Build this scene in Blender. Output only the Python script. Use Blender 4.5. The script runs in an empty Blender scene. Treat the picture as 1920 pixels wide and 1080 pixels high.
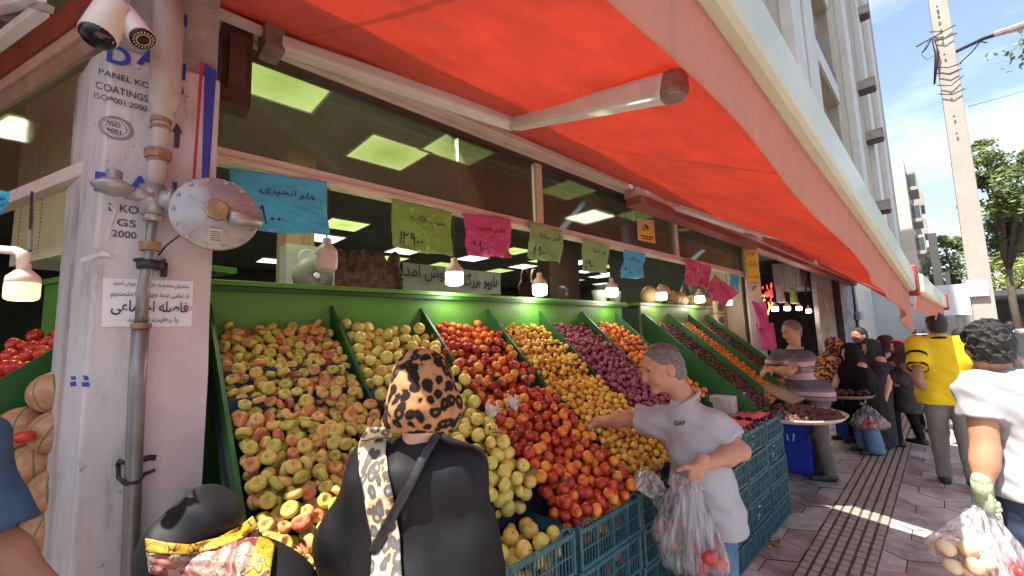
import bpy, bmesh, math, random
import numpy as np
from mathutils import Vector, Matrix, noise as mnoise
from mathutils.bvhtree import BVHTree
random.seed(7); np.random.seed(7)
R_ = math.radians
SC = bpy.context.scene
COL = SC.collection

# ------------------------------------------------------------------ camera
FPX, YAW, PITCH, ROLL = 784.0, R_(45.8), R_(6.29), R_(-1.88)
CAM = np.array([0, 0, 1.65])
_f = np.array([math.cos(YAW)*math.cos(PITCH), math.sin(YAW)*math.cos(PITCH), math.sin(PITCH)])
_r = np.array([math.sin(YAW), -math.cos(YAW), 0.0])
_u = np.cross(_r, _f)
_r2 = math.cos(ROLL)*_r + math.sin(ROLL)*_u
_u2 = math.cos(ROLL)*_u - math.sin(ROLL)*_r
cd = bpy.data.cameras.new('camera'); cam = bpy.data.objects.new('camera', cd); COL.objects.link(cam)
cd.sensor_width = 36; cd.lens = 36*FPX/1920; cd.clip_start = 0.02; cd.clip_end = 2000
cam.matrix_world = Matrix(((_r2[0], _u2[0], -_f[0], 0), (_r2[1], _u2[1], -_f[1], 0), (_r2[2], _u2[2], -_f[2], 1.65), (0, 0, 0, 1)))
SC.camera = cam
def ray(x, y): return ((x-960)*_r2 - (y-540)*_u2)/FPX + _f
def at_y(x, y, Y): d = ray(x, y); return CAM + d*(Y/d[1])
def at_x(x, y, X): d = ray(x, y); return CAM + d*(X/d[0])
def at_z(x, y, Z): d = ray(x, y); return CAM + d*((Z-1.65)/d[2])
def at_d(x, y, D): return CAM + ray(x, y)*D
def pix(P):
    c = np.asarray(P, float) - CAM; z = c@_f
    return 960 + FPX*(c@_r2)/z, 540 - FPX*(c@_u2)/z, z

# ------------------------------------------------------------------ light, exposure
SUNV = Vector((.52, -0.075, -1.0)).normalized()          # the way the light travels
SUN_EL = math.asin(-SUNV.z)
SC.view_settings.view_transform = 'Standard'; SC.view_settings.look = 'None'
SC.view_settings.exposure = 1.5; SC.view_settings.gamma = 1.0
SC.render.engine = 'CYCLES'
SC.cycles.use_denoising = True
SC.cycles.max_bounces = 10; SC.cycles.transparent_max_bounces = 16
SC.cycles.sample_clamp_indirect = 6
W = bpy.data.worlds.new('World'); SC.world = W; W.use_nodes = True
nt = W.node_tree; nt.nodes.clear()
out = nt.nodes.new('ShaderNodeOutputWorld'); bg = nt.nodes.new('ShaderNodeBackground')
sky = nt.nodes.new('ShaderNodeTexSky'); sky.sky_type = 'NISHITA'; sky.sun_disc = False
sky.sun_elevation = SUN_EL; sky.sun_rotation = math.atan2(-SUNV.x, -SUNV.y)
sky.dust_density = 1.6; sky.air_density = 1.0; sky.ozone_density = 1.5
tc = nt.nodes.new('ShaderNodeTexCoord'); mp = nt.nodes.new('ShaderNodeMapping')
mp.inputs['Scale'].default_value = (1.0, 1.0, 2.6); mp.inputs['Rotation'].default_value = (0.2, 0.35, 0.4)
nz = nt.nodes.new('ShaderNodeTexNoise'); nz.inputs['Scale'].default_value = 2.3; nz.inputs['Detail'].default_value = 7; nz.inputs['Roughness'].default_value = .58
cr = nt.nodes.new('ShaderNodeValToRGB'); cr.color_ramp.elements[0].position = .44; cr.color_ramp.elements[1].position = .74
mx = nt.nodes.new('ShaderNodeMix'); mx.data_type = 'RGBA'
mx.inputs['B'].default_value = (5.6, 5.9, 6.3, 1)
ml = nt.nodes.new('ShaderNodeMath'); ml.operation = 'MULTIPLY_ADD'; ml.inputs[1].default_value = .8; ml.inputs[2].default_value = .08
L = nt.links.new
L(tc.outputs['Generated'], mp.inputs['Vector']); L(mp.outputs['Vector'], nz.inputs['Vector']); L(nz.outputs['Fac'], cr.inputs['Fac'])
L(cr.outputs['Color'], ml.inputs[0]); L(ml.outputs[0], mx.inputs['Factor']); L(sky.outputs['Color'], mx.inputs['A'])
L(mx.outputs['Result'], bg.inputs['Color']); bg.inputs['Strength'].default_value = 0.11; L(bg.outputs['Background'], out.inputs['Surface'])
sd = bpy.data.lights.new('sun', 'SUN'); sd.energy = 4.6; sd.angle = R_(.5); sd.color = (1, .93, .83)
sun = bpy.data.objects.new('sun', sd); COL.objects.link(sun); sun.rotation_euler = SUNV.to_track_quat('-Z', 'Y').to_euler(); sun.location = (-20, 5, 20)

# ------------------------------------------------------------------ materials
MATS = {}
def newmat(name):
    m = bpy.data.materials.new(name); m.use_nodes = True; n = m.node_tree
    return m, n, n.nodes['Principled BSDF'], n.nodes, n.links.new
def mat(name, col, rough=.6, var=.18, scale=6., bump=0., bscale=None, metal=0., spec=.5, col2=None, detail=5, coat=0., sheen=0., alpha=1., stretch=None, trans=0., sss=0., emit=0.):
    """procedural surface: base colour mottled by two noises, with a roughness break-up and a bump"""
    if name in MATS: return MATS[name]
    m, n, b, N, Lk = newmat(name)
    t = N.new('ShaderNodeTexCoord'); mpn = N.new('ShaderNodeMapping'); Lk(t.outputs['Object'], mpn.inputs['Vector'])
    if stretch: mpn.inputs['Scale'].default_value = stretch
    a = N.new('ShaderNodeTexNoise'); a.inputs['Scale'].default_value = scale; a.inputs['Detail'].default_value = detail; a.inputs['Roughness'].default_value = .62
    Lk(mpn.outputs['Vector'], a.inputs['Vector'])
    r = N.new('ShaderNodeValToRGB'); r.color_ramp.elements[0].position = .3; r.color_ramp.elements[1].position = .72
    c = np.array(col); c2 = np.array(col2) if col2 is not None else np.clip(c*(1+var), 0, 1)
    c1 = c*(1-var) if col2 is None else c
    r.color_ramp.elements[0].color = (*c1, 1); r.color_ramp.elements[1].color = (*c2, 1)
    Lk(a.outputs['Fac'], r.inputs['Fac']); Lk(r.outputs['Color'], b.inputs['Base Color'])
    q = N.new('ShaderNodeMapRange'); q.inputs['To Min'].default_value = max(0, rough-.1); q.inputs['To Max'].default_value = min(1, rough+.12)
    Lk(a.outputs['Fac'], q.inputs['Value']); Lk(q.outputs['Result'], b.inputs['Roughness'])
    b.inputs['Metallic'].default_value = metal; b.inputs['Specular IOR Level'].default_value = spec
    b.inputs['Coat Weight'].default_value = coat; b.inputs['Sheen Weight'].default_value = sheen
    b.inputs['Alpha'].default_value = alpha; b.inputs['Transmission Weight'].default_value = trans
    if sss: b.inputs['Subsurface Weight'].default_value = sss; b.inputs['Subsurface Radius'].default_value = (.02, .008, .004)
    if bump:
        e = N.new('ShaderNodeTexNoise'); e.inputs['Scale'].default_value = bscale or scale*6; e.inputs['Detail'].default_value = 4
        Lk(mpn.outputs['Vector'], e.inputs['Vector'])
        bp = N.new('ShaderNodeBump'); bp.inputs['Strength'].default_value = bump; bp.inputs['Distance'].default_value = .01
        Lk(e.outputs['Fac'], bp.inputs['Height']); Lk(bp.outputs['Normal'], b.inputs['Normal'])
    MATS[name] = m; return m
def emat(name, col, s):
    if name in MATS: return MATS[name]
    m, n, b, N, Lk = newmat(name)
    b.inputs['Base Color'].default_value = (*col, 1); b.inputs['Emission Color'].default_value = (*col, 1); b.inputs['Emission Strength'].default_value = s
    MATS[name] = m; return m
def fruit_mat(name, stops, rough=.42, scale=14, spec=.4, bump=.1, speck=None):
    """skin colour runs through the stops by noise in the fruit plus a random shift per fruit"""
    m, n, b, N, Lk = newmat(name)
    t = N.new('ShaderNodeTexCoord'); oi = N.new('ShaderNodeObjectInfo'); ge = N.new('ShaderNodeNewGeometry')
    ad = N.new('ShaderNodeMath'); ad.operation = 'ADD'; Lk(oi.outputs['Random'], ad.inputs[0]); Lk(ge.outputs['Random Per Island'], ad.inputs[1])
    fr = N.new('ShaderNodeMath'); fr.operation = 'FRACT'; Lk(ad.outputs[0], fr.inputs[0])
    m30 = N.new('ShaderNodeMath'); m30.operation = 'MULTIPLY'; m30.inputs[1].default_value = 31.7; Lk(fr.outputs[0], m30.inputs[0])
    v = N.new('ShaderNodeVectorMath'); v.operation = 'ADD'; Lk(t.outputs['Object'], v.inputs[0]); Lk(m30.outputs[0], v.inputs[1])
    a = N.new('ShaderNodeTexNoise'); a.inputs['Scale'].default_value = scale; a.inputs['Detail'].default_value = 3; Lk(v.outputs[0], a.inputs['Vector'])
    s = N.new('ShaderNodeMath'); s.operation = 'MULTIPLY_ADD'; s.inputs[1].default_value = .55; s.inputs[2].default_value = -.27; Lk(fr.outputs[0], s.inputs[0])
    k = N.new('ShaderNodeMath'); k.operation = 'ADD'; Lk(a.outputs['Fac'], k.inputs[0]); Lk(s.outputs[0], k.inputs[1])
    r = N.new('ShaderNodeValToRGB'); el = r.color_ramp.elements
    while len(el) < len(stops): el.new(.5)
    for e, (p, c) in zip(el, stops): e.position = p; e.color = (*c, 1)
    Lk(k.outputs[0], r.inputs['Fac'])
    src = r.outputs['Color']
    if speck is not None:
        vz = N.new('ShaderNodeTexNoise'); vz.inputs['Scale'].default_value = scale*7; Lk(v.outputs[0], vz.inputs['Vector'])
        rr = N.new('ShaderNodeValToRGB'); rr.color_ramp.elements[0].position = .62; rr.color_ramp.elements[1].position = .72
        Lk(vz.outputs['Fac'], rr.inputs['Fac']); mm = N.new('ShaderNodeMix'); mm.data_type = 'RGBA'; Lk(rr.outputs['Color'], mm.inputs['Factor'])
        Lk(src, mm.inputs['A']); mm.inputs['B'].default_value = (*speck, 1); src = mm.outputs['Result']
    Lk(src, b.inputs['Base Color']); b.inputs['Roughness'].default_value = rough; b.inputs['Specular IOR Level'].default_value = spec
    b.inputs['Subsurface Weight'].default_value = .06; b.inputs['Subsurface Radius'].default_value = (.012, .006, .003)
    if bump:
        bp = N.new('ShaderNodeBump'); bp.inputs['Strength'].default_value = bump; bp.inputs['Distance'].default_value = .004
        Lk(a.outputs['Fac'], bp.inputs['Height']); Lk(bp.outputs['Normal'], b.inputs['Normal'])
    MATS[name] = m; return m

# ------------------------------------------------------------------ objects
def tag(o, label=None, cat=None, group=None, kind=None):
    if label: o['label'] = label
    if cat: o['category'] = cat
    if group: o['group'] = group
    if kind: o['kind'] = kind
    return o
def thing(name, loc, label, cat, group=None, rz=0.):
    o = bpy.data.objects.new(name, None); COL.objects.link(o); o.empty_display_size = .1
    o.location = [float(v) for v in loc]; o.rotation_euler = (0, 0, rz); return tag(o, label, cat, group)
def mesh_np(name, V, F):
    me = bpy.data.meshes.new(name); V = np.asarray(V, np.float32)
    me.vertices.add(len(V)); me.vertices.foreach_set('co', V.ravel())
    F = np.asarray(F, np.int32); k = F.shape[1]
    me.loops.add(F.size); me.loops.foreach_set('vertex_index', F.ravel())
    me.polygons.add(len(F)); me.polygons.foreach_set('loop_start', np.arange(0, F.size, k, dtype=np.int32))
    me.update(calc_edges=True); return me
def link(name, me, m, parent=None, smooth=False, local=False):
    o = bpy.data.objects.new(name, me); COL.objects.link(o)
    for q in (m if isinstance(m, (list, tuple)) else [m]): me.materials.append(q)
    if smooth: me.polygons.foreach_set('use_smooth', np.ones(len(me.polygons), bool))
    if parent is not None:
        if not local:
            off = Matrix.Identity(4); r = parent
            while r is not None:
                off = Matrix.Translation(r.location) @ r.rotation_euler.to_matrix().to_4x4() @ off; r = r.parent
            me.transform(off.inverted())
        o.parent = parent
    return o
class MB:
    """collects shapes for ONE mesh object (world coordinates unless built local)"""
    def __init__(s): s.v = []; s.f = []; s.mi = []; s.k = 0
    def add(s, V, F):
        b = len(s.v); s.v.extend([tuple(map(float, p)) for p in V]); s.f.extend([tuple(b+i for i in f) for f in F]); s.mi.extend([s.k]*len(F)); return s
    def box(s, x0, x1, y0, y1, z0, z1, M=None):
        V = [(x, y, z) for z in (z0, z1) for y in (y0, y1) for x in (x0, x1)]
        if M is not None: V = [M @ Vector(p) for p in V]
        return s.add(V, [(0, 2, 3, 1), (4, 5, 7, 6), (0, 1, 5, 4), (2, 6, 7, 3), (0, 4, 6, 2), (1, 3, 7, 5)])
    def bar(s, a, b, w, h, up=(0, 0, 1)):
        a = Vector(a); b = Vector(b); d = (b-a).normalized(); u = Vector(up); x = d.cross(u).normalized(); z = x.cross(d).normalized()
        V = []
        for p in (a, b):
            for i, j in ((-1, -1), (1, -1), (1, 1), (-1, 1)): V.append(p + x*(i*w/2) + z*(j*h/2))
        return s.add(V, [(3, 2, 1, 0), (4, 5, 6, 7), (0, 1, 5, 4), (1, 2, 6, 5), (2, 3, 7, 6), (3, 0, 4, 7)])
    def tube(s, pts, r, n=8, cap=True):
        pts = [Vector(p) for p in pts]; V = []; F = []; rr = r if isinstance(r, (list, tuple)) else [r]*len(pts)
        d0 = (pts[1]-pts[0]).normalized(); x = d0.orthogonal().normalized()
        for i, p in enumerate(pts):
            d = (pts[min(i+1, len(pts)-1)]-pts[max(i-1, 0)]).normalized(); x = (x - d*x.dot(d)).normalized(); y = d.cross(x)
            for k in range(n):
                a = 2*math.pi*k/n; V.append(p + (x*math.cos(a)+y*math.sin(a))*rr[i])
        for i in range(len(pts)-1):
            for k in range(n): F.append((i*n+k, i*n+(k+1) % n, (i+1)*n+(k+1) % n, (i+1)*n+k))
        if cap: F.append(tuple(range(n))[::-1]); F.append(tuple((len(pts)-1)*n+k for k in range(n)))
        return s.add(V, F)
    def lathe(s, prof, n=16, M=None):
        V = []; F = []
        for r, z in prof:
            for k in range(n):
                a = 2*math.pi*k/n; V.append(Vector((r*math.cos(a), r*math.sin(a), z)))
        for i in range(len(prof)-1):
            for k in range(n): F.append((i*n+k, i*n+(k+1) % n, (i+1)*n+(k+1) % n, (i+1)*n+k))
        F.append(tuple(range(n))[::-1]); F.append(tuple((len(prof)-1)*n+k for k in range(n)))
        if M is not None: V = [M @ p for p in V]
        return s.add(V, F)
    def prism(s, poly, M=None, d=.01):
        n = len(poly); V = [Vector((x, y, 0)) for x, y in poly]+[Vector((x, y, d)) for x, y in poly]
        if M is not None: V = [M @ p for p in V]
        return s.add(V, [tuple(range(n))[::-1], tuple(range(n, 2*n))]+[(i, (i+1) % n, n+(i+1) % n, n+i) for i in range(n)])
    def grid(s, fn, nu, nv, close=False):
        V = [fn(i/nu, j/nv) for j in range(nv+1) for i in range(nu+1)]
        return s.add(V, [(j*(nu+1)+i, j*(nu+1)+i+1, (j+1)*(nu+1)+i+1, (j+1)*(nu+1)+i) for j in range(nv) for i in range(nu)])
    def ball(s, c, r, n=10, m=7, M=None):
        r = (r, r, r) if not isinstance(r, (tuple, list)) else r
        prof = [(math.sin(math.pi*i/m), -math.cos(math.pi*i/m)) for i in range(m+1)]; prof[0] = (.02, -1); prof[-1] = (.02, 1)
        T = Matrix.Translation(Vector(c)) @ (M or Matrix.Identity(4)) @ Matrix.Diagonal((*r, 1))
        return s.lathe(prof, n, T)
    def mesh(s, name):
        me = bpy.data.meshes.new(name); me.from_pydata(s.v, [], s.f)
        if any(s.mi): me.polygons.foreach_set('material_index', s.mi)
        me.update(); return me
    def build(s, name, m, parent=None, smooth=False, local=False, bevel=0.):
        o = link(name, s.mesh(name), m, parent, smooth, local)
        if bevel:
            b = o.modifiers.new('bevel', 'BEVEL'); b.width = bevel; b.segments = 2; b.limit_method = 'ANGLE'
        return o
def copy_tree(o, parent=None):
    c = o.copy(); COL.objects.link(c); c.parent = parent
    for ch in list(o.children): copy_tree(ch, c)
    return c
def thick(o, t, off=0.):
    m = o.modifiers.new('thickness', 'SOLIDIFY'); m.thickness = t; m.offset = off; return o

# ------------------------------------------------------------------ Persian shaping and writing
_iso = {'ا': 'ﺍﺎ', 'آ': 'ﺁﺂ', 'د': 'ﺩﺪ', 'ذ': 'ﺫﺬ', 'ر': 'ﺭﺮ', 'ز': 'ﺯﺰ', 'و': 'ﻭﻮ', 'ب': 'ﺏﺐﺑﺒ', 'پ': 'ﭖﭗﭘﭙ', 'ت': 'ﺕﺖﺗﺘ', 'ج': 'ﺝﺞﺟﺠ', 'خ': 'ﺥﺦﺧﺨ', 'ح': 'ﺡﺢﺣﺤ',
        'س': 'ﺱﺲﺳﺴ', 'ش': 'ﺵﺶﺷﺸ', 'ص': 'ﺹﺺﺻﺼ', 'ع': 'ﻉﻊﻋﻌ', 'ف': 'ﻑﻒﻓﻔ', 'ق': 'ﻕﻖﻗﻘ', 'ک': 'ﮎﮏﮐﮑ', 'گ': 'ﮒﮓﮔﮕ', 'ل': 'ﻝﻞﻟﻠ', 'م': 'ﻡﻢﻣﻤ', 'ن': 'ﻥﻦﻧﻨ', 'ه': 'ﻩﻪﻫﻬ', 'ی': 'ﯼﯽﯾﯿ', 'ئ': 'ﺉﺊﺋﺌ'}
def shape(t):
    o = []
    for w in t.split(' '):
        r = []
        for i, c in enumerate(w):
            if c not in _iso: r.append(c); continue
            pv = i > 0 and w[i-1] in _iso and len(_iso[w[i-1]]) == 4; nx = i < len(w)-1 and w[i+1] in _iso and len(_iso[c]) == 4
            r.append(_iso[c][(3 if nx else 1) if pv else (2 if nx else 0)])
        o.append(''.join(r[::-1]))
    return ' '.join(o[::-1])
def text_mesh(s, size, M, width=None, bold=0.):
    c = bpy.data.curves.new('lettering', 'FONT'); c.body = s; c.size = 1; c.align_x = 'CENTER'; c.align_y = 'CENTER'; c.extrude = 0; c.offset = bold
    o = bpy.data.objects.new('lettering', c); COL.objects.link(o); dg = bpy.context.evaluated_depsgraph_get(); dg.update()
    me = bpy.data.meshes.new_from_object(o.evaluated_get(dg)); bpy.data.objects.remove(o); bpy.data.curves.remove(c)
    xs = [v.co.x for v in me.vertices] or [0, 1]; w = max(xs)-min(xs)
    sx = (width/w) if width else size
    me.transform(M @ Matrix.Diagonal((sx, size, 1, 1))); me.materials.clear(); return me
def write(s, size, M, m, parent, width=None, bold=0., name='lettering'):
    return link(name, text_mesh(s, size, M, width, bold), m, parent)
def frame(o, x, y):
    """matrix with origin o, local x along x, local y along y, z out of the face"""
    x = Vector(x).normalized(); y = Vector(y); y = (y-x*y.dot(x)).normalized(); z = x.cross(y)
    return Matrix(((x[0], y[0], z[0], o[0]), (x[1], y[1], z[1], o[1]), (x[2], y[2], z[2], o[2]), (0, 0, 0, 1)))
def strokes(mb, lines, w, M):
    """flat pen strokes in the local xy plane"""
    for ln in lines:
        P = [Vector((x, y, 0)) for x, y in ln]
        if len(P) == 1:
            c = P[0]; mb.add([M @ (c+Vector((math.cos(a)*w*.75, math.sin(a)*w*.75, 0))) for a in [k*math.pi/4 for k in range(8)]], [tuple(range(8))]); continue
        V = []
        for i, p in enumerate(P):
            d = (P[min(i+1, len(P)-1)]-P[max(i-1, 0)]).normalized(); q = Vector((-d.y, d.x, 0))*w*.5*(1 if 0 < i < len(P)-1 else .55); V += [M @ (p+q), M @ (p-q)]
        mb.add(V, [(2*i, 2*i+1, 2*i+3, 2*i+2) for i in range(len(P)-1)])
def digits(s, h):
    """Persian numerals as strokes, left to right, about h tall; returns lines and total width"""
    out = []; x = 0
    for c in s:
        if c == '0': out.append([(x+.12*h, .35*h)]); x += .34*h; continue
        g = {'1': [[(.1, 1), (.16, .6), (.16, 0)]], '2': [[(.12, 0), (.12, .6), (.05, 1), (.2, .75), (.42, .78), (.5, 1)]],
             '9': [[(.42, 0), (.42, .75), (.3, 1), (.12, .9), (.1, .68), (.22, .58), (.42, .66)]], '8': [[(.02, 0), (.28, 1), (.34, .8), (.56, 0)]]}[c]
        wd = {'1': .4, '2': .68, '9': .62, '8': .72}[c]
        for ln in g: out.append([(x+a*h, b*h) for a, b in ln])
        x += wd*h
    return out, x
def scribble(text_w, h, seed):
    """cursive handwriting: joined loops and dots, for words that cannot be read in the photograph"""
    rd = random.Random(seed); L2 = []; x = text_w
    while x > 0:
        w = rd.uniform(.16, .34)*text_w; pts = []
        n = 9
        for i in range(n+1):
            t = i/n; pts.append((x-w*t, h*(.12*math.sin(t*9+seed)+.28*rd.random()*(1 if i % 3 == 0 else .2))))
        if rd.random() < .5: pts.insert(0, (x+.01, h*.95))
        L2.append(pts)
        for _ in range(rd.randint(0, 2)): L2.append([(x-w*rd.random(), h*rd.choice((.6, -.25)))])
        x -= w*1.18
    return L2
# ------------------------------------------------------------------ signed-distance modelling: one continuous surface per body or garment
class SDF:
    def __init__(s, lo, hi, h):
        s.h = h; s.lo = np.array(lo, float); n = np.ceil((np.array(hi)-s.lo)/h).astype(int)+1
        s.n = n; s.d = np.full(n, .6, np.float32); s.ax = [s.lo[i]+h*np.arange(n[i]) for i in range(3)]
    def _sub(s, lo, hi):
        i0 = np.clip(((np.array(lo)-s.lo)/s.h).astype(int)-1, 0, s.n); i1 = np.clip(((np.array(hi)-s.lo)/s.h).astype(int)+2, 0, s.n)
        sl = tuple(slice(a, b) for a, b in zip(i0, i1))
        X = s.ax[0][sl[0], None, None] if False else s.ax[0][sl[0]][:, None, None]; Y = s.ax[1][sl[1]][None, :, None]; Z = s.ax[2][sl[2]][None, None, :]
        return sl, X, Y, Z
    def _join(s, sl, d, k):
        a = s.d[sl]
        if k <= 0: s.d[sl] = np.minimum(a, d); return
        hh = np.clip(k-np.abs(a-d), 0, None)/k; s.d[sl] = np.minimum(a, d)-hh*hh*k*.25
    def cap(s, a, b, ra, rb=None, k=.03, cut=None, flat=None):
        a = np.array(a, float); b = np.array(b, float); rb = ra if rb is None else rb; m = max(ra, rb)+max(k, .02)+.04
        sl, X, Y, Z = s._sub(np.minimum(a, b)-m, np.maximum(a, b)+m); ab = b-a; L2 = max(ab@ab, 1e-9)
        x, y, z = X-a[0], Y-a[1], Z-a[2]; t = np.clip((x*ab[0]+y*ab[1]+z*ab[2])/L2, 0, 1)
        d = np.sqrt((x-t*ab[0])**2+(y-t*ab[1])**2+(z-t*ab[2])**2)-(ra+(rb-ra)*t)
        if cut is not None:                                  # (point, normal): keep what lies behind the plane
            p, nn = np.array(cut[0]), np.array(cut[1])/np.linalg.norm(cut[1]); d = np.maximum(d, (X-p[0])*nn[0]+(Y-p[1])*nn[1]+(Z-p[2])*nn[2])
        s._join(sl, d, k); return s
    def ell(s, c, r, k=.03, fw=None, up=None):
        """ellipsoid: radii along right, forward, up"""
        c = np.array(c, float); r = np.array(r, float); m = r.max()+max(k, .02)+.04
        sl, X, Y, Z = s._sub(c-m, c+m); x, y, z = X-c[0], Y-c[1], Z-c[2]
        if fw is not None:
            f = np.array(fw, float); u = np.array((0, 0, 1.) if up is None else up, float); f /= np.linalg.norm(f); rt = np.cross(f, u); rt /= np.linalg.norm(rt); u = np.cross(rt, f)
            x, y, z = x*rt[0]+y*rt[1]+z*rt[2], x*f[0]+y*f[1]+z*f[2], x*u[0]+y*u[1]+z*u[2]
        k0 = np.sqrt((x/r[0])**2+(y/r[1])**2+(z/r[2])**2); k1 = np.sqrt((x/r[0]**2)**2+(y/r[1]**2)**2+(z/r[2]**2)**2)+1e-6
        s._join(sl, k0*(k0-1)/k1, k); return s
    def keep(s, p, nrm):
        """cut everything on the side the normal points to"""
        nn = np.array(nrm, float)/np.linalg.norm(nrm); p = np.array(p)
        s.d = np.maximum(s.d, ((s.ax[0][:, None, None]-p[0])*nn[0]+(s.ax[1][None, :, None]-p[1])*nn[1]+(s.ax[2][None, None, :]-p[2])*nn[2]).astype(np.float32)); return s
    def carve(s, c, r, fw=None, k=0):
        t = SDF(s.lo, s.lo+s.h*(s.n-1), s.h); t.n = s.n; t.d = np.full(s.n, .6, np.float32); t.ax = s.ax; t.ell(c, r, 0, fw); s.d = np.maximum(s.d, -t.d); return s
    def folds(s, amp, k1, seed=0, zfade=None):
        X = s.ax[0][:, None, None]; Y = s.ax[1][None, :, None]; Z = s.ax[2][None, None, :]; k = np.array(k1)
        n = np.sin(X*k[0]+Y*k[1]+Z*k[2]+2.1*np.sin(X*9+Z*7+seed)+1.3*np.sin(Y*11-Z*5+seed*2))*.6+np.sin(X*k[1]*1.7-Y*k[0]*1.7+Z*k[2]*1.9+seed+1.7*np.sin(Z*13+seed))*.4
        if zfade: n = n*np.clip((Z-zfade[0])/(zfade[1]-zfade[0]), 0, 1)
        s.d = s.d+(amp*n).astype(np.float32); return s
    def mesh(s, name):
        d = s.d; n = d.shape; neg = d < 0
        c = np.zeros(tuple(k-1 for k in n), np.int8)
        for i in (0, 1):
            for j in (0, 1):
                for k in (0, 1): c += neg[i:n[0]-1+i, j:n[1]-1+j, k:n[2]-1+k]
        act = (c > 0) & (c < 8); idx = np.full(act.shape, -1, np.int64); cells = np.argwhere(act); idx[act] = np.arange(len(cells))
        P = np.zeros((len(cells), 3)); cnt = np.zeros(len(cells)); co = cells
        cr = [(i, j, k) for i in (0, 1) for j in (0, 1) for k in (0, 1)]
        for a in cr:
            for q in range(3):
                if a[q] == 0:
                    b = list(a); b[q] = 1
                    da = d[co[:, 0]+a[0], co[:, 1]+a[1], co[:, 2]+a[2]]; db = d[co[:, 0]+b[0], co[:, 1]+b[1], co[:, 2]+b[2]]
                    x = (da < 0) != (db < 0); t = np.where(x, da/np.where(da == db, 1, da-db), 0)
                    pt = np.array(a, float)[None]+t[:, None]*(np.array(b)-np.array(a))[None]
                    P += np.where(x[:, None], pt, 0); cnt += x
        V = s.lo+(co+P/cnt[:, None])*s.h; F = []
        for q in range(3):
            sa = [slice(None)]*3; sb = [slice(None)]*3; sa[q] = slice(0, -1); sb[q] = slice(1, None)
            e = neg[tuple(sa)] != neg[tuple(sb)]; u, v = [w for w in range(3) if w != q]
            ed = np.argwhere(e); ok = (ed[:, u] > 0) & (ed[:, v] > 0) & (ed[:, u] < n[u]-1) & (ed[:, v] < n[v]-1); ed = ed[ok]
            def I(du, dv):
                w = ed.copy(); w[:, u] -= du; w[:, v] -= dv; return idx[w[:, 0], w[:, 1], w[:, 2]]
            Q = np.stack([I(1, 1), I(0, 1), I(0, 0), I(1, 0)], 1); flip = neg[tuple(sa)][ed[:, 0], ed[:, 1], ed[:, 2]]
            if q == 1: flip = ~flip
            Q[~flip] = Q[~flip][:, ::-1]; F.append(Q)
        F = np.concatenate(F)
        return V, F
    def build(s, name, m, parent, extra=None):
        V, F = s.mesh(name)
        for V2, F2 in (extra or []): F = np.concatenate([F, F2+len(V)]); V = np.concatenate([V, V2])
        o = link(name, mesh_np(name, V, F), m, parent, True)
        return o
# ------------------------------------------------------------------ ground
M_joint = mat('joint dirt', (.035, .028, .026), .9, .4, 9)
g = MB(); g.box(-60, 140, -60, 60, -.4, -.012); o = g.build('ground', mat('asphalt', (.07, .068, .066), .9, .3, 3, .3, 60)); tag(o, kind='structure')
g = MB(); g.box(-6, 22, -3.2, 2.4, -.3, -.0015); o = g.build('pavement', M_joint); tag(o, kind='structure')
def tile_mat():
    m, n, b, N, Lk = newmat('paving slab')
    ge = N.new('ShaderNodeNewGeometry'); t = N.new('ShaderNodeTexCoord'); r = N.new('ShaderNodeValToRGB'); r.color_ramp.interpolation = 'CONSTANT'
    el = r.color_ramp.elements; el[0].color = (.50, .43, .39, 1); el[1].position = .34; el[1].color = (.42, .29, .255, 1)
    for p, c in ((.62, (.56, .49, .44)), (.84, (.47, .36, .32))): e = el.new(p); e.color = (*c, 1)
    Lk(ge.outputs['Random Per Island'], r.inputs['Fac'])
    a = N.new('ShaderNodeTexNoise'); a.inputs['Scale'].default_value = 2.2; a.inputs['Detail'].default_value = 8; a.inputs['Roughness'].default_value = .7; Lk(t.outputs['Object'], a.inputs['Vector'])
    st = N.new('ShaderNodeValToRGB'); st.color_ramp.elements[0].position = .36; st.color_ramp.elements[1].position = .6; st.color_ramp.elements[0].color = (.42, .38, .36, 1); st.color_ramp.elements[1].color = (1.05, 1.05, 1.05, 1); Lk(a.outputs['Fac'], st.inputs['Fac'])
    mm = N.new('ShaderNodeMix'); mm.data_type = 'RGBA'; mm.blend_type = 'MULTIPLY'; mm.inputs['Factor'].default_value = 1; Lk(r.outputs['Color'], mm.inputs['A']); Lk(st.outputs['Color'], mm.inputs['B'])
    Lk(mm.outputs['Result'], b.inputs['Base Color'])
    q = N.new('ShaderNodeMapRange'); q.inputs['From Min'].default_value = .35; q.inputs['From Max'].default_value = .65; q.inputs['To Min'].default_value = .32; q.inputs['To Max'].default_value = .7; Lk(a.outputs['Fac'], q.inputs['Value']); Lk(q.outputs['Result'], b.inputs['Roughness'])
    e = N.new('ShaderNodeTexNoise'); e.inputs['Scale'].default_value = 90; Lk(t.outputs['Object'], e.inputs['Vector']); bp = N.new('ShaderNodeBump'); bp.inputs['Strength'].default_value = .25; bp.inputs['Distance'].default_value = .01
    Lk(e.outputs['Fac'], bp.inputs['Height']); Lk(bp.outputs['Normal'], b.inputs['Normal']); return m
g = MB(); A = .2; DX = 1.5*A+.006; DY = math.sqrt(3)*A+.006            # elongated six-sided slabs
for i in range(-8, 60):
    for j in range(-8, 7):
        cx = i*DX; cy = j*DY+(DY/2 if i % 2 else 0)
        if not (-1.5 < cx < 17 and -3.0 < cy < 2.3): continue
        zz = random.uniform(-.001, .0015)
        if .46 < cy < .91: zz -= .002
        g.add([(cx+A*math.cos(k*math.pi/3), cy+A*math.sin(k*math.pi/3), zz+.0022) for k in range(6)], [tuple(range(6))])
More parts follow.
